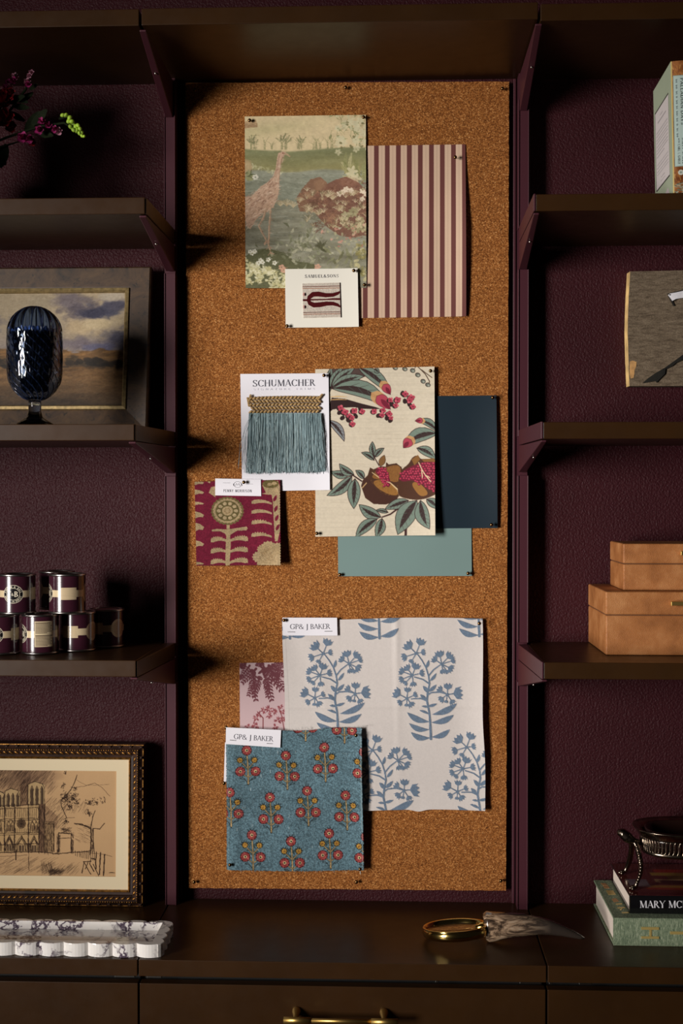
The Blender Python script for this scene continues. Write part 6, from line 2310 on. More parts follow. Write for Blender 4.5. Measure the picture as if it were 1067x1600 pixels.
spike([(-40, 205), (0, 170), (14, 140), (26, 114)], 'upright flower spike with white-pink florets near the left picture edge', [(24, 121, 0.0085, 'pink_petal'), (21, 127, 0.008, 'magenta_petal'), (14, 131, 0.009, 'magenta_petal'), (16, 136, 0.008, 'pink_petal'), (10, 138, 0.008, 'magenta_petal')],
      leaves=((20, 150, 44, 162), (10, 160, 40, 152)))
spike([(-40, 210), (10, 180), (40, 140), (52, 108)], 'slim flower spike with pale closed florets, tallest by the left edge', [(49, 114, 0.006, 'pink_petal'), (46, 119, 0.006, 'pink_petal'), (43, 128, 0.0075, 'pink_petal'), (52, 111, 0.004, 'magenta_petal'), (44, 133, 0.007, 'magenta_petal')],
      leaves=((46, 140, 60, 132), (30, 158, 52, 146)))
spike([(-50, 215), (-10, 190), (8, 165)], 'dark red ruffled bloom, upper one at the left picture edge', [(8, 158, 0.021, 'red_petal'), (-18, 165, 0.024, 'red_petal'), (16, 146, 0.012, 'red_petal')], leaves=((20, 165, 46, 170), (15, 175, 38, 190)))
spike([(-50, 225), (-14, 205), (6, 190)], 'dark red ruffled bloom, lower one at the left picture edge', [(8, 187, 0.022, 'red_petal'), (-16, 195, 0.026, 'red_petal'), (18, 200, 0.013, 'red_petal')])
spike([(-40, 235), (10, 215), (60, 198), (100, 192), (132, 213)], 'long flower stem reaching right to a bright green bud tip',
      [(92, 206, 0.009, 'pink_petal'), (86, 203, 0.008, 'magenta_petal'), (66, 190, 0.008, 'magenta_petal'), (62, 204, 0.009, 'magenta_petal'), (76, 196, 0.008, 'magenta_petal')],
      [(109, 184, 0.0050), (107, 190, 0.0050), (112, 190, 0.0052), (115, 194, 0.0052), (110, 198, 0.0046), (118, 198, 0.0050), (122, 196, 0.0046), (115, 203, 0.0048), (120, 204, 0.0048), (125, 201, 0.0046), (124, 208, 0.0044), (128, 207, 0.0042), (128, 212, 0.0038), (131, 213, 0.0034), (98, 180, 0.0046), (103, 180, 0.0048)],
      leaves=((50, 195, 74, 172), (40, 205, 62, 176), (92, 186, 106, 178), (60, 208, 84, 214)))
spike([(-40, 245), (0, 230), (34, 220)], 'magenta flower drooping low beside the red blooms', [(36, 216, 0.012, 'magenta_petal'), (46, 218, 0.010, 'magenta_petal'), (52, 224, 0.008, 'red_petal')], leaves=((10, 225, 2, 262), (0, 230, 8, 258)))
# rest of the bouquet: unseen foliage, added densely to shade the flowers in view
for k in range(44):
    ex_, ey_ = random.uniform(-160, -48), random.uniform(105, 290)
    yk = YV + random.uniform(-0.15, 0.02)
    ps = [Vector((vx, YV, ZLA + 0.085)), P(lerp(-95, ex_, 0.6), lerp(260, ey_, 0.6), lerp(YV, yk, 0.6)), P(ex_, ey_, yk)]
    MB().tube(ps, [0.002, 0.002, 0.001], 5).build('stalk', M['stem'], vase)
    mb = MB()
    for q in range(4):
        p0 = P(ex_ + random.uniform(-12, 12), ey_ + random.uniform(-12, 12), yk); d = Vector((random.uniform(-1, 1), random.uniform(-0.6, 0.6), random.uniform(-0.8, 1)))
        petal_fan(mb, p0, d, random.uniform(0.025, 0.045), random.uniform(0.022, 0.034), Vector((0.2, -1, 0.2)), 0, 0.2)
    fo_ = mb.build('foliage', M['stem'], vase); fo_['kind'] = 'stuff'

# ================================================================== right column
# ---------------------------------------------------------------- leather boxes
m_, nt_, b_ = new_mat('tan_leather')
v_ = coords(nt_)
n_ = noise(nt_, v_, 17.0, 6, 0.62); r_ = ramp(nt_, [(0.32, (146, 90, 48)), (0.5, (172, 110, 62)), (0.68, (194, 134, 84))])
nt_.links.new(n_.outputs[0], r_.inputs[0]); nt_.links.new(r_.outputs[0], b_.inputs['Base Color'])
b_.inputs['Roughness'].default_value = 0.5; b_.inputs['Specular IOR Level'].default_value = 0.35
vo = nt_.nodes.new('ShaderNodeTexVoronoi'); vo.inputs['Scale'].default_value = 480.0; vo.feature = 'DISTANCE_TO_EDGE'
nt_.links.new(v_, vo.inputs['Vector'])
bump(nt_, b_, vo.outputs['Distance'], 0.7, 0.0009)
M['leather'] = m_
M['stitch'] = plain('dark_leather_seam', (92, 58, 34), 0.8)


def leather_box(xl, yfr, ybk, z0, h, lidh, w, hx0, hx1, hz, label):
    root = empty('leather_box', (xl + w / 2, (yfr + ybk) / 2, z0))
    MB().box(xl, xl + w, yfr, ybk, z0, z0 + h - lidh - 0.0012).build('body', M['leather'], root, bevel=0.0025, bseg=3)
    MB().box(xl + 0.0018, xl + w - 0.0018, yfr + 0.0018, ybk - 0.0018, z0 + h - lidh - 0.003, z0 + h - lidh + 0.002).build('seam', M['stitch'], root)
    lid = MB().box(xl - 0.0004, xl + w + 0.0004, yfr - 0.0004, ybk, z0 + h - lidh, z0 + h).build('lid', M['leather'], root, bevel=0.0025, bseg=3)
    mb = MB()
    mb.box(hx0, hx1, yfr - 0.016, yfr - 0.010, hz - 0.0035, hz + 0.0035)
    for x in (hx0 + 0.004, hx1 - 0.010):
        mb.box(x, x + 0.006, yfr - 0.0105, yfr, hz - 0.003, hz + 0.003)
    mb.build('handle', M['brass'], lid, bevel=0.0006)
    tag(root, label, 'box', 'tan leather boxes')
    return z0 + h


z0 = ZRC + 0.0005
pf = Pz(946.3, 1024, ZRC); yfr = pf.y
hgt = P(946, 924.6, yfr).z - z0
hx = P(1045.5, 943, yfr).x
zt_ = leather_box(pf.x, yfr, -0.006, z0, hgt, P(946, 924.6, yfr).z - P(946, 960.5, yfr).z, 0.335, hx, hx + 0.11, P(1045, 943, yfr - 0.013).z, 'large tan leather box with a brass handle, under the smaller one')
pf2 = Pz(973.7, 923, zt_); y2 = pf2.y
h2 = P(973.7, 850, y2).z - zt_
hx = P(1060.5, 864, y2).x
leather_box(pf2.x, y2, -0.042, zt_ + 0.0006, h2, P(973.7, 850, y2).z - P(973.7, 881, y2).z, 0.265, hx, hx + 0.09, P(1060, 864.5, y2 - 0.013).z, 'small tan leather box stacked on the larger one')

# ---------------------------------------------------------------- weathered wooden plaque
yp = -0.024
m_, nt_, b_ = new_mat('weathered_wood')
v_ = coords(nt_, (1.0, 1.0, 4.0))
n_ = noise(nt_, v_, 48.0, 6, 0.72, 0.3); r_ = ramp(nt_, [(0.28, (84, 70, 56)), (0.5, (124, 107, 88)), (0.75, (152, 134, 112))])
nt_.links.new(n_.outputs[0], r_.inputs[0])
v2_ = coords(nt_); n2_ = noise(nt_, v2_, 420.0, 3, 0.7); r2_ = ramp(nt_, [(0.3, (176, 176, 176)), (0.7, (255, 255, 255))])
nt_.links.new(n2_.outputs[0], r2_.inputs[0])
mx_ = nt_.nodes.new('ShaderNodeMix'); mx_.data_type = 'RGBA'; mx_.blend_type = 'MULTIPLY'; mx_.inputs[0].default_value = 1.0
nt_.links.new(r_.outputs[0], mx_.inputs[6]); nt_.links.new(r2_.outputs[0], mx_.inputs[7]); nt_.links.new(mx_.outputs[2], b_.inputs['Base Color'])
b_.inputs['Roughness'].default_value = 0.9; b_.inputs['Specular IOR Level'].default_value = 0.15
bump(nt_, b_, n_.outputs[0], 0.5, 0.001)
M['old_wood'] = m_
M['lit_edge_wood'] = plain('lit_wood_edge', (214, 176, 116), 0.8, var=0.2, vscale=40)  # pale tone paints in the light falling on the board's left edge
plq = empty('wooden_plaque', P(1060, 602, yp))
zq = crop(970, 415, 8.206)
left = [(118, 75), (112, 200), (100, 400), (92, 600), (86, 850), (92, 1050), (98, 1250), (104, 1400), (110, 1545)]
pts = [P(*zq(p)[0], yp) for p in left]
ptR = [P(1190, 420, yp), P(1192, 603, yp)]
poly = [(p.x, p.z) for p in pts] + [(ptR[1].x, ptR[1].z), (ptR[0].x, ptR[0].z)]
n = len(poly)
mb = MB()
mb.add([(x, yp, z) for x, z in poly] + [(x - (0.0018 if i < len(pts) else 0), -0.001, z) for i, (x, z) in enumerate(poly)],
       [tuple(range(n)), tuple(reversed(range(n, 2 * n)))])
o0 = 0
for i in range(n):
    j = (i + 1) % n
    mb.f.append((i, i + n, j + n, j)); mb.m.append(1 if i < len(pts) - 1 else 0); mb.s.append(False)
mb.build('board', [M['old_wood'], M['lit_edge_wood']], plq)


def raised(name, zpts, mat, parent, th=0.004, y=yp):
    ps = [P(*zq(p)[0], y) for p in zpts]
    n = len(ps)
    mb = MB()
    mb.add([(p.x, y - th, p.z) for p in ps] + [(p.x, y - 0.0001, p.z) for p in ps], [tuple(range(n)), tuple(reversed(range(n, 2 * n)))] + [(i, i + n, (i + 1) % n + n, (i + 1) % n) for i in range(n)])
    return mb.build(name, mat, parent)


M['white_enamel'] = plain('white_enamel', (226, 222, 226), 0.4, var=0.08, vscale=60)
M['plaque_black'] = plain('plaque_black', (26, 24, 20), 0.5, var=0.3, vscale=60)
wt_ = raised('white_wing', [(600, 382), (618, 365), (700, 350), (796, 328), (1000, 290), (1300, 250), (1500, 330), (1300, 420), (1000, 430), (796, 418), (700, 432), (655, 456), (630, 420)], M['white_enamel'], plq, 0.006)
raised('dark_tip', [(598, 384), (612, 384), (660, 450), (690, 520), (668, 515), (640, 460)], M['plaque_black'], plq, 0.0022)
ey = zq((628, 374))[0]
MB().ball(P(*ey, yp - 0.006), 0.0014, 8, 5).build('rivet', M['plaque_black'], wt_)
raised('dark_edge', [(600, 372), (700, 346), (796, 322), (1000, 284), (1000, 270), (796, 312), (690, 338), (580, 366)], M['plaque_black'], plq, 0.003)
raised('dark_diagonal', [(275, 1508), (340, 1450), (430, 1385), (560, 1310), (680, 1225), (796, 1140), (1000, 1010), (1200, 900), (1230, 960), (1000, 1090), (796, 1205), (700, 1250), (655, 1290), (568, 1330), (560, 1390), (500, 1450), (455, 1500), (440, 1480), (370, 1492)], M['plaque_black'], plq, 0.0035)  # dark diagonal shape, raised slightly off the board
raised('bare_patch', [(112, 1230), (150, 1218), (200, 1235), (195, 1290), (175, 1340), (172, 1385), (160, 1440), (125, 1450), (112, 1400)], plain('bare_wood_patch', (188, 142, 88), 0.85, var=0.15, vscale=90), plq, 0.0004)
raised('dark_knot', [(790, 75), (800, 70), (830, 85), (810, 105), (792, 95)], M['plaque_black'], plq, 0.0006)
tag(plq, 'weathered grey wooden plaque with a white beak-like piece, on the wall', 'plaque')

# ---------------------------------------------------------------- upright book
random.seed(66)
bk = empty('upright_book')
zb = ZRA + 0.0006
yfb = -0.288
xs0 = P(1052.5, 300, yfb).x            # left edge of the spine
hB = P(1050, 96, yfb).z - zb
dB = 0.150; tB = 0.045
M['book_paper'] = vcol('book_jacket', 0.4, spec=0.4)
cv = Canvas(0, 0, 150, 220, 3, (176, 186, 160))              # cover, x: back -> front
cv.multiply(0.97 + 0.05 * cv.fbm(40, 2))
cv.poly([(11, 44), (127, 44), (127, 184), (11, 184)], (28, 28, 26))
cv.poly([(13, 46), (125, 46), (125, 182), (13, 182)], (226, 216, 214))


def scrib(x0, x1, y, w, c, gap=1.6):
    x = x0
    while x < x1:
        L = rnd(2, 7)
        cv.stroke([(x, y), (min(x + L, x1), y)], w, c, 0.8)
        x += L + gap


scrib(55, 80, 60, 1.0, (120, 116, 116)); scrib(35, 105, 68, 1.6, (90, 88, 90))
for k, y in enumerate(range(84, 132, 6)):
    scrib(22, 116 - (30 if k == 7 else 0), y, 1.3, (128, 124, 124))
for y in range(140, 162, 6):
    scrib(22, 116, y, 1.2, (134, 130, 130))
scrib(55, 85, 168, 1.1, (134, 130, 130)); scrib(50, 90, 174, 1.1, (134, 130, 130))
cv.poly([(60, 210), (110, 200), (126, 220), (50, 220)], (206, 190, 192)); cv.ell(95, 212, 4, 3, (70, 50, 60))
nx, ny = 120, 170
u = np.linspace(0, 1, nx)[None, :] + np.zeros((ny, 1)); v = np.linspace(0, 1, ny)[:, None] + np.zeros((1, nx))
cols, _ = cv.sample(u * 150, v * 220)
V = np.stack([np.zeros_like(u), dB - dB * u, hB * (1 - v)], -1)
link('cover', grid_mesh('cover', V, cols, 0.0025, (1, 0, 0)), bk, M['book_paper'])
V2 = V.copy(); V2[..., 0] = tB
link('cover', grid_mesh('cover', V2[:, ::-1], cols[:, ::-1], 0.0025, (-1, 0, 0)), bk, M['book_paper'])
MB().box(0.0022, tB - 0.0022, 0.004, dB - 0.004, 0.003, hB - 0.003).build('pages', plain('page_block', (222, 212, 190), 0.9, bmp=0.4, bscale=20, stretch=(60, 1, 1)), bk)
cv = Canvas(0, 0, 45, 220, 5, (176, 112, 62))                # spine
f_ = cv.fbm(14, 4)
cv.c = np.array([150, 92, 48.0]) + (f_ - 0.5)[..., None] * np.array([130, 110, 80.0])
for i in range(120):
    x = rnd(0, 45); y = random.choice([rnd(0, 26), rnd(176, 206)])
    cv.stroke([(x, y), (x + rnd(-3, 3), y + rnd(2, 8))], rnd(0.6, 1.6), random.choice([(196, 136, 72), (112, 60, 36), (216, 168, 96), (128, 76, 60)]), 0.6)
for i in range(60):
    x = rnd(0, 45); y = rnd(204, 220)
    cv.stroke([(x, y), (x + rnd(2, 8), y + rnd(-3, 3))], rnd(0.8, 2), random.choice([(96, 122, 108), (140, 160, 146), (60, 80, 74), (190, 196, 176)]), 0.7)
cv.poly([(0, 0), (1.8, 0), (1.8, 220), (0, 220)], (196, 172, 96))
cv.poly([(3.0, 24), (42, 24), (42, 176), (3.0, 176)], (150, 170, 158)); cv.poly([(4.0, 25), (41, 25), (41, 175), (4.0, 175)], (188, 206, 198))
cv.ell(12.5, 186, 4.4, 4.4, (206, 206, 192))
for i in range(8):
    a = i * 0.785
    cv.stroke([(12.5, 186), (12.5 + 2.6 * math.cos(a), 186 + 2.6 * math.sin(a))], 0.5, (90, 110, 100), 0.8)


def vert(s, x, y0, y1, cap, col, **kw):
    """letters reading down the spine; x is the foot line of the letters"""
    pl, W = text_polys(s, **kw)
    k = (y1 - y0) / W
    for pg in pl:
        cv.poly([(x + b * cap, y0 + a * k) for a, b in pg], col)


vert('PALLADIAN DAYS', 14.2, 29, 107, 5.2, (22, 24, 26), T=0.16, t=0.10, sf=0, track=0.10)
vert('SALLY GABLE', 15.2, 128, 172, 5.6, (22, 24, 26), T=0.16, t=0.10, sf=0, track=0.14)
vert('WITH', 9.2, 129, 137, 2.0, (40, 44, 46), T=0.2, t=0.16, sf=0, track=0.14)
vert('CARL I. GABLE', 8.4, 139, 172, 3.6, (30, 32, 34), T=0.18, t=0.13, sf=0, track=0.16)
y = 30.0                                                       # the small script line
while y < 122:
    L = rnd(4, 11)
    ps_ = [(8.2 + 1.5 * math.sin(t * 2.6) + (1.2 if t == 0 else 0), y + t * 0.62) for t in range(int(L / 0.62))]
    if len(ps_) > 1: cv.stroke(ps_, 0.42, (58, 66, 68), 0.9)
    y += L + 2.0
nx, ny = 130, 560
u = np.linspace(0, 1, nx)[None, :] + np.zeros((ny, 1)); v = np.linspace(0, 1, ny)[:, None] + np.zeros((1, nx))
cols, _ = cv.sample(u * 45, v * 220)
V = np.stack([tB * u, -0.004 * np.sin(PI * u) ** 0.6, hB * (1 - v)], -1)
link('spine', grid_mesh('spine', V, cols, 0, None), bk, M['book_paper'])
bk.location = (xs0, yfb + 0.004, zb)
bk.rotation_euler = (0, math.radians(-1.3), math.radians(-1.0))
bk.location.z += 0.0010
tag(bk, 'pale green hardback standing upright with a mint title panel', 'book')

# ---------------------------------------------------------------- green cloth book
def lay_book(name, xl, yf, yb, z0, h, w, cover, page, label, spine_mat=None):
    root = empty(name, (xl + w / 2, (yf + yb) / 2, z0))
    t = 0.0032
    MB().box(xl, xl + w, yf, yb, z0, z0 + t).build('cover', cover, root, bevel=0.0008)
    MB().box(xl, xl + w, yf, yb, z0 + h - t, z0 + h).build('cover', cover, root, bevel=0.0008)
    MB().box(xl + 0.004, xl + w - 0.004, yf + 0.003, yb - 0.005, z0 + t, z0 + h - t).build('pages', page, root)
    mb = MB()
    n = 10
    prof = [(yf - 0.003 * math.sin(PI * k / n) ** 0.7, z0 + h * k / n) for k in range(n + 1)] + [(yf + 0.003, z0 + h - 0.0002 if False else z0 + h), (yf + 0.003, z0)]
    prof = [(yf - 0.0035 * math.sin(PI * k / n) ** 0.6, z0 + h * k / n) for k in range(n + 1)]
    for k in range(n):
        (a, b), (c, d) = prof[k], prof[k + 1]
        mb.add([(xl, a, b), (xl + w, a, b), (xl + w, c, d), (xl, c, d)], [(0, 1, 2, 3)], 0, True)
        mb.add([(xl, a, b), (xl, c, d), (xl, yf + 0.004, d), (xl, yf + 0.004, b)], [(0, 1, 2, 3)])
        mb.add([(xl + w, a, b), (xl + w, yf + 0.004, b), (xl + w, yf + 0.004, d), (xl + w, c, d)], [(0, 1, 2, 3)])
    mb.build('spine', spine_mat or cover, root)
    tag(root, label, 'book', 'books stacked on the right counter')
    return root


m_, nt_, b_ = new_mat('green_bookcloth')
v_ = coords(nt_, (1.0, 0.2, 0.2)); n_ = noise(nt_, v_, 700.0, 4, 0.75)
r_ = ramp(nt_, [(0.3, (66, 82, 64)), (0.5, (116, 130, 102)), (0.70, (176, 182, 154))])
nt_.links.new(n_.outputs[0], r_.inputs[0]); nt_.links.new(r_.outputs[0], b_.inputs['Base Color'])
b_.inputs['Roughness'].default_value = 0.85
bump(nt_, b_, n_.outputs[0], 0.5, 0.0006)
M['green_cloth'] = m_
M['pages'] = plain('page_edges', (226, 210, 196), 0.9, bmp=0.5, bscale=30, stretch=(1, 1, 60))
M['gold_foil'] = plain('gold_foil', (212, 184, 112), 0.4, 0.5)
M['orange_foil'] = plain('orange_foil', (178, 132, 88), 0.6, 0.2)
pg = Pz(958.3, 1477.7, ZC)
ygf = pg.y
hg = P(958.3, 1434.5, ygf).z - ZC
gb = lay_book('cloth_book', pg.x, ygf, -0.010, ZC + 0.0005, hg, 0.30, M['green_cloth'], M['pages'], 'thick green cloth book with gold letters, under the black book')
# gold letters on the spine read sideways
yg = ygf - 0.0042
sp_ = [c for c in gb.children if c.name.startswith('spine')][0]


def foil(pa, pb, y, mat, parent, name='gold_letter'):
    a, b = P(*pa, y), P(*pb, y)
    return MB().box(min(a.x, b.x), max(a.x, b.x), y - 0.0002, y + 0.004, min(a.z, b.z), max(a.z, b.z)).build(name, mat, parent)


for pa, pb in (((1002, 1448.5), (1029.5, 1453)), ((1002, 1463), (1029.5, 1467)), ((1014.5, 1453), (1018, 1463)), ((1047, 1455.5), (1090, 1460.5))):
    foil(pa, pb, yg, M['gold_foil'], sp_)
cvr = [c for c in gb.children if c.name.startswith('cover')][1]
zg = ZC + 0.0006 + hg
zgc = crop(915, 1270, 7.02)
for poly_, mt in (([(165, 770), (215, 772), (240, 795), (190, 795)], 'orange_foil'), ([(190, 800), (245, 800), (262, 825), (210, 828)], 'orange_foil'),
                  ([(222, 850), (300, 850), (330, 895), (250, 897)], 'gold_foil'), ([(285, 945), (330, 935), (365, 970), (310, 978)], 'orange_foil'),
                  ([(330, 995), (395, 990), (400, 1000), (335, 1006)], 'gold_foil'), ([(345, 1035), (425, 1032), (432, 1042), (352, 1046)], 'gold_foil'), ([(375, 1062), (400, 1040), (412, 1040), (390, 1064)], 'gold_foil'), ([(395, 1090), (465, 1086), (472, 1096), (402, 1101)], 'gold_foil')):
    ps = [Pz(*p, zg + 0.0004) for p in zgc(*poly_)]
    nn_ = len(ps)
    MB().add([tuple(p) for p in ps] + [(p.x, p.y, zg - 0.0005) for p in ps], [tuple(reversed(range(nn_)))] + [(i, (i + 1) % nn_, (i + 1) % nn_ + nn_, i + nn_) for i in range(nn_)]).build('gold_letter', M[mt], cvr)

# ---------------------------------------------------------------- black book
zk0 = zg + 0.0008
pb_ = Pz(983.5, 1427, zk0); ybf = pb_.y
hb = P(983.5, 1399, ybf).z - zk0
M['black_jacket'] = plain('glossy_black_jacket', (16, 15, 17), 0.25, coat=0.5)
M['cover_art_and_reflection'] = vcol('glossy_cover_art', 0.18, spec=0.5, coat=0.5)
wk = 0.26
bb = lay_book('black_book', pb_.x, ybf, -0.012, zk0, hb, wk, M['black_jacket'], M['pages'], 'glossy black hardback with white title letters, under the silver basket')
text_px('lettering', 'MARY MCDONALD', (999.5, 1418.5), (1124.5, 1418.5), 11.2, ybf - 0.0042, M['white_enamel'], [c for c in bb.children if c.name.startswith('spine')][0], T=0.17, t=0.05, sf=0.10, track=0.06)
cv = Canvas(0, 0, 260, 215, 2, (66, 30, 26))  # cover art, with stripe reflections and gloss brightness painted in
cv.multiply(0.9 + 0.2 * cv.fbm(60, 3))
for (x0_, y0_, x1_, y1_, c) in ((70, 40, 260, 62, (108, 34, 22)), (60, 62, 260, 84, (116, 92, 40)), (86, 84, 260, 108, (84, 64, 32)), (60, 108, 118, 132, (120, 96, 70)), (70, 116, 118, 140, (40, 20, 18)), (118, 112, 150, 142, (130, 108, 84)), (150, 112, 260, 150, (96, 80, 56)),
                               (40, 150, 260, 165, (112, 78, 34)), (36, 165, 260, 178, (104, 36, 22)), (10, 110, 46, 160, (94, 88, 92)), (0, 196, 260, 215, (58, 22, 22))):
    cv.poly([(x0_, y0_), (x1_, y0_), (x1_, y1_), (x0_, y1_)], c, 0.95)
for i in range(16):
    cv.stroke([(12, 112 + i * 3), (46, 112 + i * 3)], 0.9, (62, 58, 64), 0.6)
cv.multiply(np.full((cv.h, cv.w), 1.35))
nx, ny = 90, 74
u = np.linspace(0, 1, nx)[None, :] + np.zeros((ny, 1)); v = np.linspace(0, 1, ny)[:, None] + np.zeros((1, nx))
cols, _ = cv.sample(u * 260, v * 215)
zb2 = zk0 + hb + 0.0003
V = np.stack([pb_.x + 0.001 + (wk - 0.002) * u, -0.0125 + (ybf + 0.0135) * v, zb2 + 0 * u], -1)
link('cover_art_and_reflection', grid_mesh('cover_art_and_reflection', V, cols, 0.0003, (0, 0, -1)), bb, M['cover_art_and_reflection'])

# ---------------------------------------------------------------- silver basket on legs
random.seed(3)
zt3 = zb2 + 0.0006
bs = empty('silver_basket', (0.5, -0.11, zt3))
yk_ = -0.115
bx0 = P(1001, 1330, yk_).x                     # left end of the body
brx, bry = 0.105, 0.058
bcx = bx0 + brx
zrim = P(1030, 1306, yk_ - bry * 1.1).z
zfl = P(1030, 1319, yk_ - bry).z
zbo = P(1030, 1343.5, yk_ - bry).z


def oval(k, sx, sy, z, n=72, p=2.6):
    out = []
    for i in range(n):
        a = 2 * PI * i / n
        c, s = math.cos(a), math.sin(a)
        out.append((bcx + sx * math.copysign(abs(c) ** (2 / p), c), yk_ + sy * math.copysign(abs(s) ** (2 / p), s), z))
    return out


def loft(mb, rings, mi=0):
    n = len(rings[0]); o = len(mb.v)
    for r in rings: mb.v += r
    for L in range(len(rings) - 1):
        for i in range(n):
            j = (i + 1) % n
            mb.f.append((o + L * n + i, o + L * n + j, o + (L + 1) * n + j, o + (L + 1) * n + i)); mb.m.append(mi); mb.s.append(True)


mb = MB()
loft(mb, [oval(0, brx * 1.00, bry * 1.00, zfl), oval(0, brx * 1.05, bry * 1.09, zfl + 0.004), oval(0, brx * 1.12, bry * 1.20, zrim - 0.001), oval(0, brx * 1.13, bry * 1.21, zrim), oval(0, brx * 1.12, bry * 1.20, zrim + 0.0012), oval(0, brx * 1.03, bry * 1.06, zrim - 0.003), oval(0, brx * 0.98, bry * 0.97, zrim - 0.004), oval(0, brx * 0.97, bry * 0.96, zfl)])
mb.build('rim', M['silver'], bs)
mb = MB()
loft(mb, [oval(0, brx * 0.02, bry * 0.02, zbo - 0.002), oval(0, brx * 0.93, bry * 0.92, zbo - 0.002), oval(0, brx * 1.00, bry * 1.00, zbo + 0.001), oval(0, brx * 1.005, bry * 1.005, zbo + 0.006), oval(0, brx * 0.97, bry * 0.96, zbo + 0.007), oval(0, brx * 0.96, bry * 0.95, zbo + 0.001), oval(0, brx * 0.02, bry * 0.02, zbo + 0.001)])
mb.build('base_band', M['silver'], bs)
M['ruby_glass'] = plain('dark_liner', (44, 26, 22), 0.15, coat=0.6)
mb = MB()
loft(mb, [oval(0, brx * 0.02, bry * 0.02, zbo + 0.003), oval(0, brx * 0.92, bry * 0.90, zbo + 0.003), oval(0, brx * 0.925, bry * 0.91, zrim - 0.002), oval(0, brx * 0.91, bry * 0.89, zrim - 0.002), oval(0, brx * 0.90, bry * 0.87, zbo + 0.006), oval(0, brx * 0.02, bry * 0.02, zbo + 0.006)])
mb.build('liner', M['ruby_glass'], bs)
mb = MB()
ring_ = oval(0, brx * 0.995, bry * 0.995, 0, 72)
zm = (zfl + zbo + 0.006) / 2; hm = (zfl - zbo - 0.006) / 2 + 0.001
for i in range(72):
    c = Vector(ring_[i]); t = (Vector(ring_[(i + 1) % 72]) - Vector(ring_[i - 1])).normalized()
    pts = [Vector((c.x, c.y, zm)) + t * (0.0042 * math.cos(a)) + Vector((0, 0, hm * math.sin(a))) for a in [k * PI / 6 for k in range(13)]]
    mb.tube(pts, 0.0008, 5, caps=False)
ow = mb.build('openwork_loops', M['silver'], bs); ow['kind'] = 'stuff'


def limb(name, zpts, ys, rad, zend=None):
    ps = [P(*zgc(p)[0], y) for p, y in zip(zpts, ys)]
    if zend is not None:
        ps[-1] = Vector((ps[-1].x, ps[-1].y, zend))
    # smooth by Catmull-Rom
    out = []; rr = []
    for i in range(len(ps) - 1):
        p0, p1, p2, p3 = ps[max(i - 1, 0)], ps[i], ps[i + 1], ps[min(i + 2, len(ps) - 1)]
        for k in range(6):
            t = k / 6
            out.append(0.5 * ((2 * p1) + (p2 - p0) * t + (2 * p0 - 5 * p1 + 4 * p2 - p3) * t * t + (3 * p1 - p0 - 3 * p2 + p3) * t ** 3)); rr.append(lerp(rad[i], rad[i + 1], t))
    out.append(ps[-1]); rr.append(rad[-1])
    mb = MB(); mb.tube(out, rr, 10)
    return mb, ps


yfoot1 = Pz(*zgc((500, 840))[0], zt3).y; yfoot2 = Pz(*zgc((385, 670))[0], zt3).y
mb, ps = limb('leg', [(520, 300), (560, 370), (600, 540), (600, 660), (565, 760), (545, 822)], [-0.13, -0.135, -0.14, -0.15, yfoot1, yfoot1], [0.0052, 0.0050, 0.0046, 0.0040, 0.0034, 0.0036], zt3 + 0.003)
legA = mb.build('leg', M['silver'], bs)
mbb = MB()
for k in range(11):
    t = k / 10
    q = [(560, 370), (582, 450), (600, 540), (606, 600), (600, 660), (585, 715), (565, 760)]
    f = t * (len(q) - 1); i = min(int(f), len(q) - 2); ff = f - i
    c = (lerp(q[i][0], q[i + 1][0], ff), lerp(q[i][1], q[i + 1][1], ff))
    mbb.ball(P(*zgc(c)[0], lerp(-0.141, yfoot1 - 0.0035, t)), 0.0031, 8, 5)
mbb.build('leg_beads', M['silver'], legA)['kind'] = 'stuff'
mb, ps2 = limb('leg', [(500, 290), (500, 400), (480, 520), (450, 600), (425, 655)], [-0.12, -0.10, -0.085, yfoot2, yfoot2], [0.0052, 0.0050, 0.0050, 0.0038, 0.0036], zt3 + 0.003)
legB = mb.build('leg', M['silver'], bs)
for lg, pp in ((legA, ps[-1]), (legB, ps2[-1])):
    f_ = MB()
    f_.ball(pp + Vector((-0.004, -0.002, 0.0014)), 0.0045, 10, 6, 0, (1.2, 1.0, 0.95))
    for d in ((-0.009, -0.002), (-0.006, -0.007), (-0.007, 0.004)):
        f_.ball(pp + Vector((d[0], d[1], 0.0000)), 0.0032, 8, 6)
    f_.build('claw_foot', M['silver'], lg)
mb, _ = limb('handle', [(345, 215), (400, 225), (460, 270), (520, 310), (600, 330)], [-0.125, -0.126, -0.128, -0.13, -0.118], [0.0035, 0.0092, 0.0095, 0.0070, 0.0045])
mb.build('shell_handle', M['silver'], bs)
for sx in (0.05, 0.16):                          # legs at the hidden far end
    mb = MB()
    xx_ = bcx + brx * 0.9
    yy_ = yk_ + (-0.05 if sx < 0.1 else 0.045)
    mb.tube([(xx_ - 0.01, yk_ + (yy_ - yk_) * 0.6, zbo + 0.008), (xx_ + 0.006, yy_, (zbo + zt3) / 2), (xx_ + 0.012, yy_, zt3 + 0.002)], [0.004, 0.0034, 0.003], 10)
    mb.ball((xx_ + 0.013, yy_, zt3 + 0.0042), 0.0042, 10, 6)
    mb.build('leg', M['silver'], bs)
tag(bs, 'tarnished silver openwork basket on claw-footed legs', 'basket')

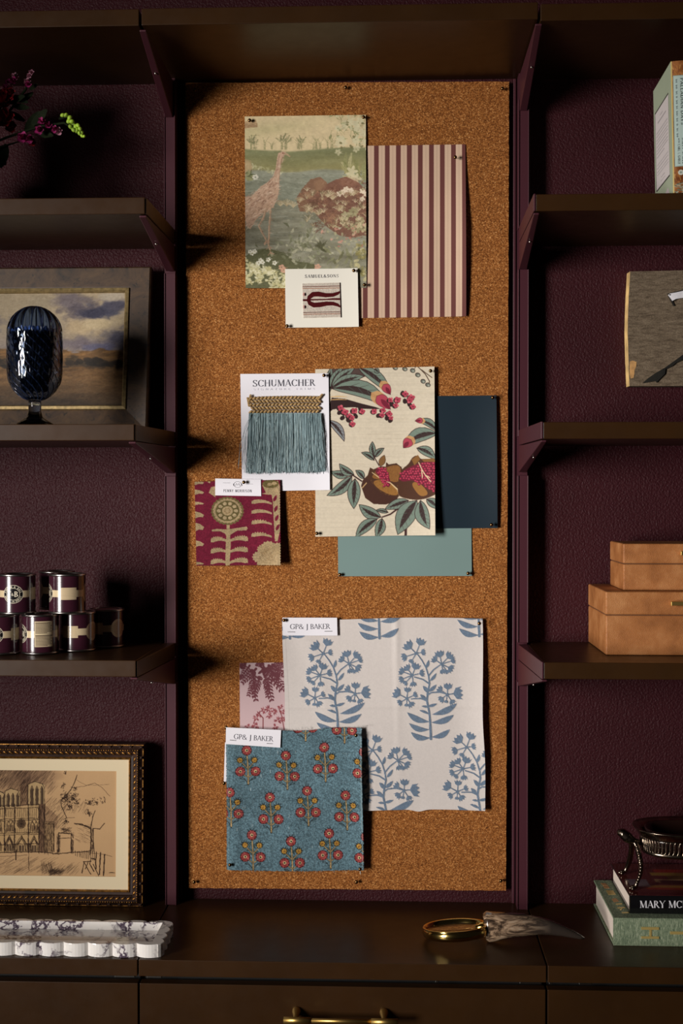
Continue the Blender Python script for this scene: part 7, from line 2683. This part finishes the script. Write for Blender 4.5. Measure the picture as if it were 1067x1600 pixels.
# ---------------------------------------------------------------- magnifying glass with horn handle
mg = empty('magnifying_glass', Pz(740, 1470, ZC))
cR = Pz(712, 1459, ZC + 0.012)
Rr = 50.5 / (1960 / (2.367 + cR.y))
tilt = math.radians(-4.0)
M['polished_brass'] = plain('polished_brass', (232, 196, 116), 0.14, 1.0)
RM = Matrix.Rotation(tilt, 3, 'Y') @ Matrix.Rotation(math.radians(-7.5), 3, 'X')
hr = 0.0085
prof = [(Rr - 0.004, -hr), (Rr - 0.0015, -hr)] + [(Rr - 0.001 + 0.0035 * math.cos(a), (hr - 0.002) * math.sin(a) / math.sin(1.15)) for a in [-1.15 + 2.3 * k / 12 for k in range(13)]] + [(Rr + 0.0016, hr - 0.0015), (Rr + 0.0016, hr), (Rr - 0.001, hr + 0.0006), (Rr - 0.004, hr - 0.001), (Rr - 0.004, -hr)]
mb = MB(); mb.lathe(prof, (0, 0, 0), 80)
zc_ = ZC + 0.0006 + Rr * math.hypot(math.sin(tilt), math.sin(math.radians(7.5))) + hr + 0.001
cen = Vector((cR.x, cR.y, zc_))
mb.v = [tuple(cen + RM @ Vector(p)) for p in mb.v]
ring = mb.build('ring', M['polished_brass'], mg)
m_, nt_, b_ = new_mat('clear_lens')
b_.inputs['Base Color'].default_value = (0.95, 0.98, 0.95, 1); b_.inputs['Roughness'].default_value = 0.0; b_.inputs['Transmission Weight'].default_value = 1.0; b_.inputs['IOR'].default_value = 1.5
mb = MB()
lp = [(0.0002, -0.004)] + [((Rr - 0.0045) * math.sin(k * PI / 2 / 10), -0.0012 - 0.0035 * math.cos(k * PI / 2 / 10)) for k in range(1, 11)] + [((Rr - 0.0045) * math.sin(k * PI / 2 / 10), 0.0012 + 0.0035 * math.cos(k * PI / 2 / 10)) for k in range(10, 0, -1)] + [(0.0002, 0.0047)]
mb.lathe(lp, (0, 0, 0), 64)
mb.v = [tuple(cen + RM @ Vector(p)) for p in mb.v]
mb.build('lens', m_, mg)
hy = cR.y - 0.004
ph = lambda x, y: P(x, y, hy)
mb = MB()
mb.tube([ph(742, 1449.5), ph(748, 1449), ph(751, 1448.6), ph(754, 1448.4), ph(757, 1448.4)], [0.0055, 0.0062, 0.0085, 0.0085, 0.0095], 20)
mb.build('ferrule', M['polished_brass'], mg)
# horn: bulky open base tapering to a bent tip
m_, nt_, b_ = new_mat('polished_horn')
v_ = coords(nt_, (0.35, 1, 1.3)); n_ = noise(nt_, v_, 42.0, 4, 0.6, 1.6)
r_ = ramp(nt_, [(0.32, (30, 23, 19)), (0.46, (84, 66, 52)), (0.56, (186, 154, 124)), (0.72, (222, 196, 168))])
nt_.links.new(n_.outputs[0], r_.inputs[0])
sx_ = nt_.nodes.new('ShaderNodeSeparateXYZ'); tc_ = nt_.nodes.new('ShaderNodeTexCoord')
nt_.links.new(tc_.outputs['Object'], sx_.inputs[0])
mr_ = nt_.nodes.new('ShaderNodeMapRange'); mr_.inputs[1].default_value = ph(770, 1450).x; mr_.inputs[2].default_value = ph(860, 1450).x
nt_.links.new(sx_.outputs[0], mr_.inputs[0])
mx_ = nt_.nodes.new('ShaderNodeMix'); mx_.data_type = 'RGBA'; mx_.inputs[7].default_value = rgba((58, 49, 44))
nt_.links.new(mr_.outputs[0], mx_.inputs[0]); nt_.links.new(r_.outputs[0], mx_.inputs[6]); nt_.links.new(mx_.outputs[2], b_.inputs['Base Color'])
b_.inputs['Roughness'].default_value = 0.2; b_.inputs['Coat Weight'].default_value = 1.0; b_.inputs['Coat Roughness'].default_value = 0.06
bump(nt_, b_, n_.outputs[0], 0.25, 0.002)
kpx = 1960 / (2.367 + hy)
cl = [(757, 1449, 20.0), (762, 1448.5, 23.5), (772, 1448, 22.6), (785, 1446.5, 20.8), (800, 1445.5, 19.0), (820, 1445, 17.0), (840, 1446, 14.2), (860, 1449.5, 11.4), (880, 1455, 8.2), (895, 1460, 5.8), (906, 1464, 3.6), (913, 1466, 1.6)]
pts = [ph(x, y) for x, y, r in cl]
zmin = min(p.z - r / kpx for p, (x, y, r) in zip(pts, cl))
dz = (ZC + 0.0006) - zmin
mb = MB()
n = 28; rings = []
for i, (p, (x, y, r)) in enumerate(zip(pts, cl)):
    t = (pts[min(i + 1, len(pts) - 1)] - pts[max(i - 1, 0)]).normalized()
    up = Vector((0, -1, 0)).cross(t).normalized() * -1
    sd = t.cross(up)
    R = r / kpx
    rr_ = []
    for k in range(n):
        a = 2 * PI * k / n
        wob = 1 + (0.05 * math.sin(3 * a + i * 0.4) + 0.03 * math.sin(5 * a + 1)) * max(0, 1 - i / 8)
        rr_.append(tuple(p + up * (R * wob * math.sin(a)) + sd * (R * wob * math.cos(a) * 0.85)))
    rings.append(rr_)
loft(mb, rings)
o_ = len(mb.v) - n * len(rings)
# hollowed base
c0 = pts[0] + Vector((0.006, 0, 0))
mb.v.append(tuple(c0)); ci = len(mb.v) - 1
for k in range(n):
    mb.f.append((o_ + (k + 1) % n, o_ + k, ci)); mb.m.append(0); mb.s.append(False)
mb.f.append(tuple(o_ + (len(rings) - 1) * n + k for k in range(n))); mb.m.append(0); mb.s.append(True)
hn = mb.build('horn_handle', m_, mg)
print('HORN dz', dz, 'ring z', zc_)
tag(mg, 'brass magnifying glass with a dark curved horn handle', 'magnifying glass')
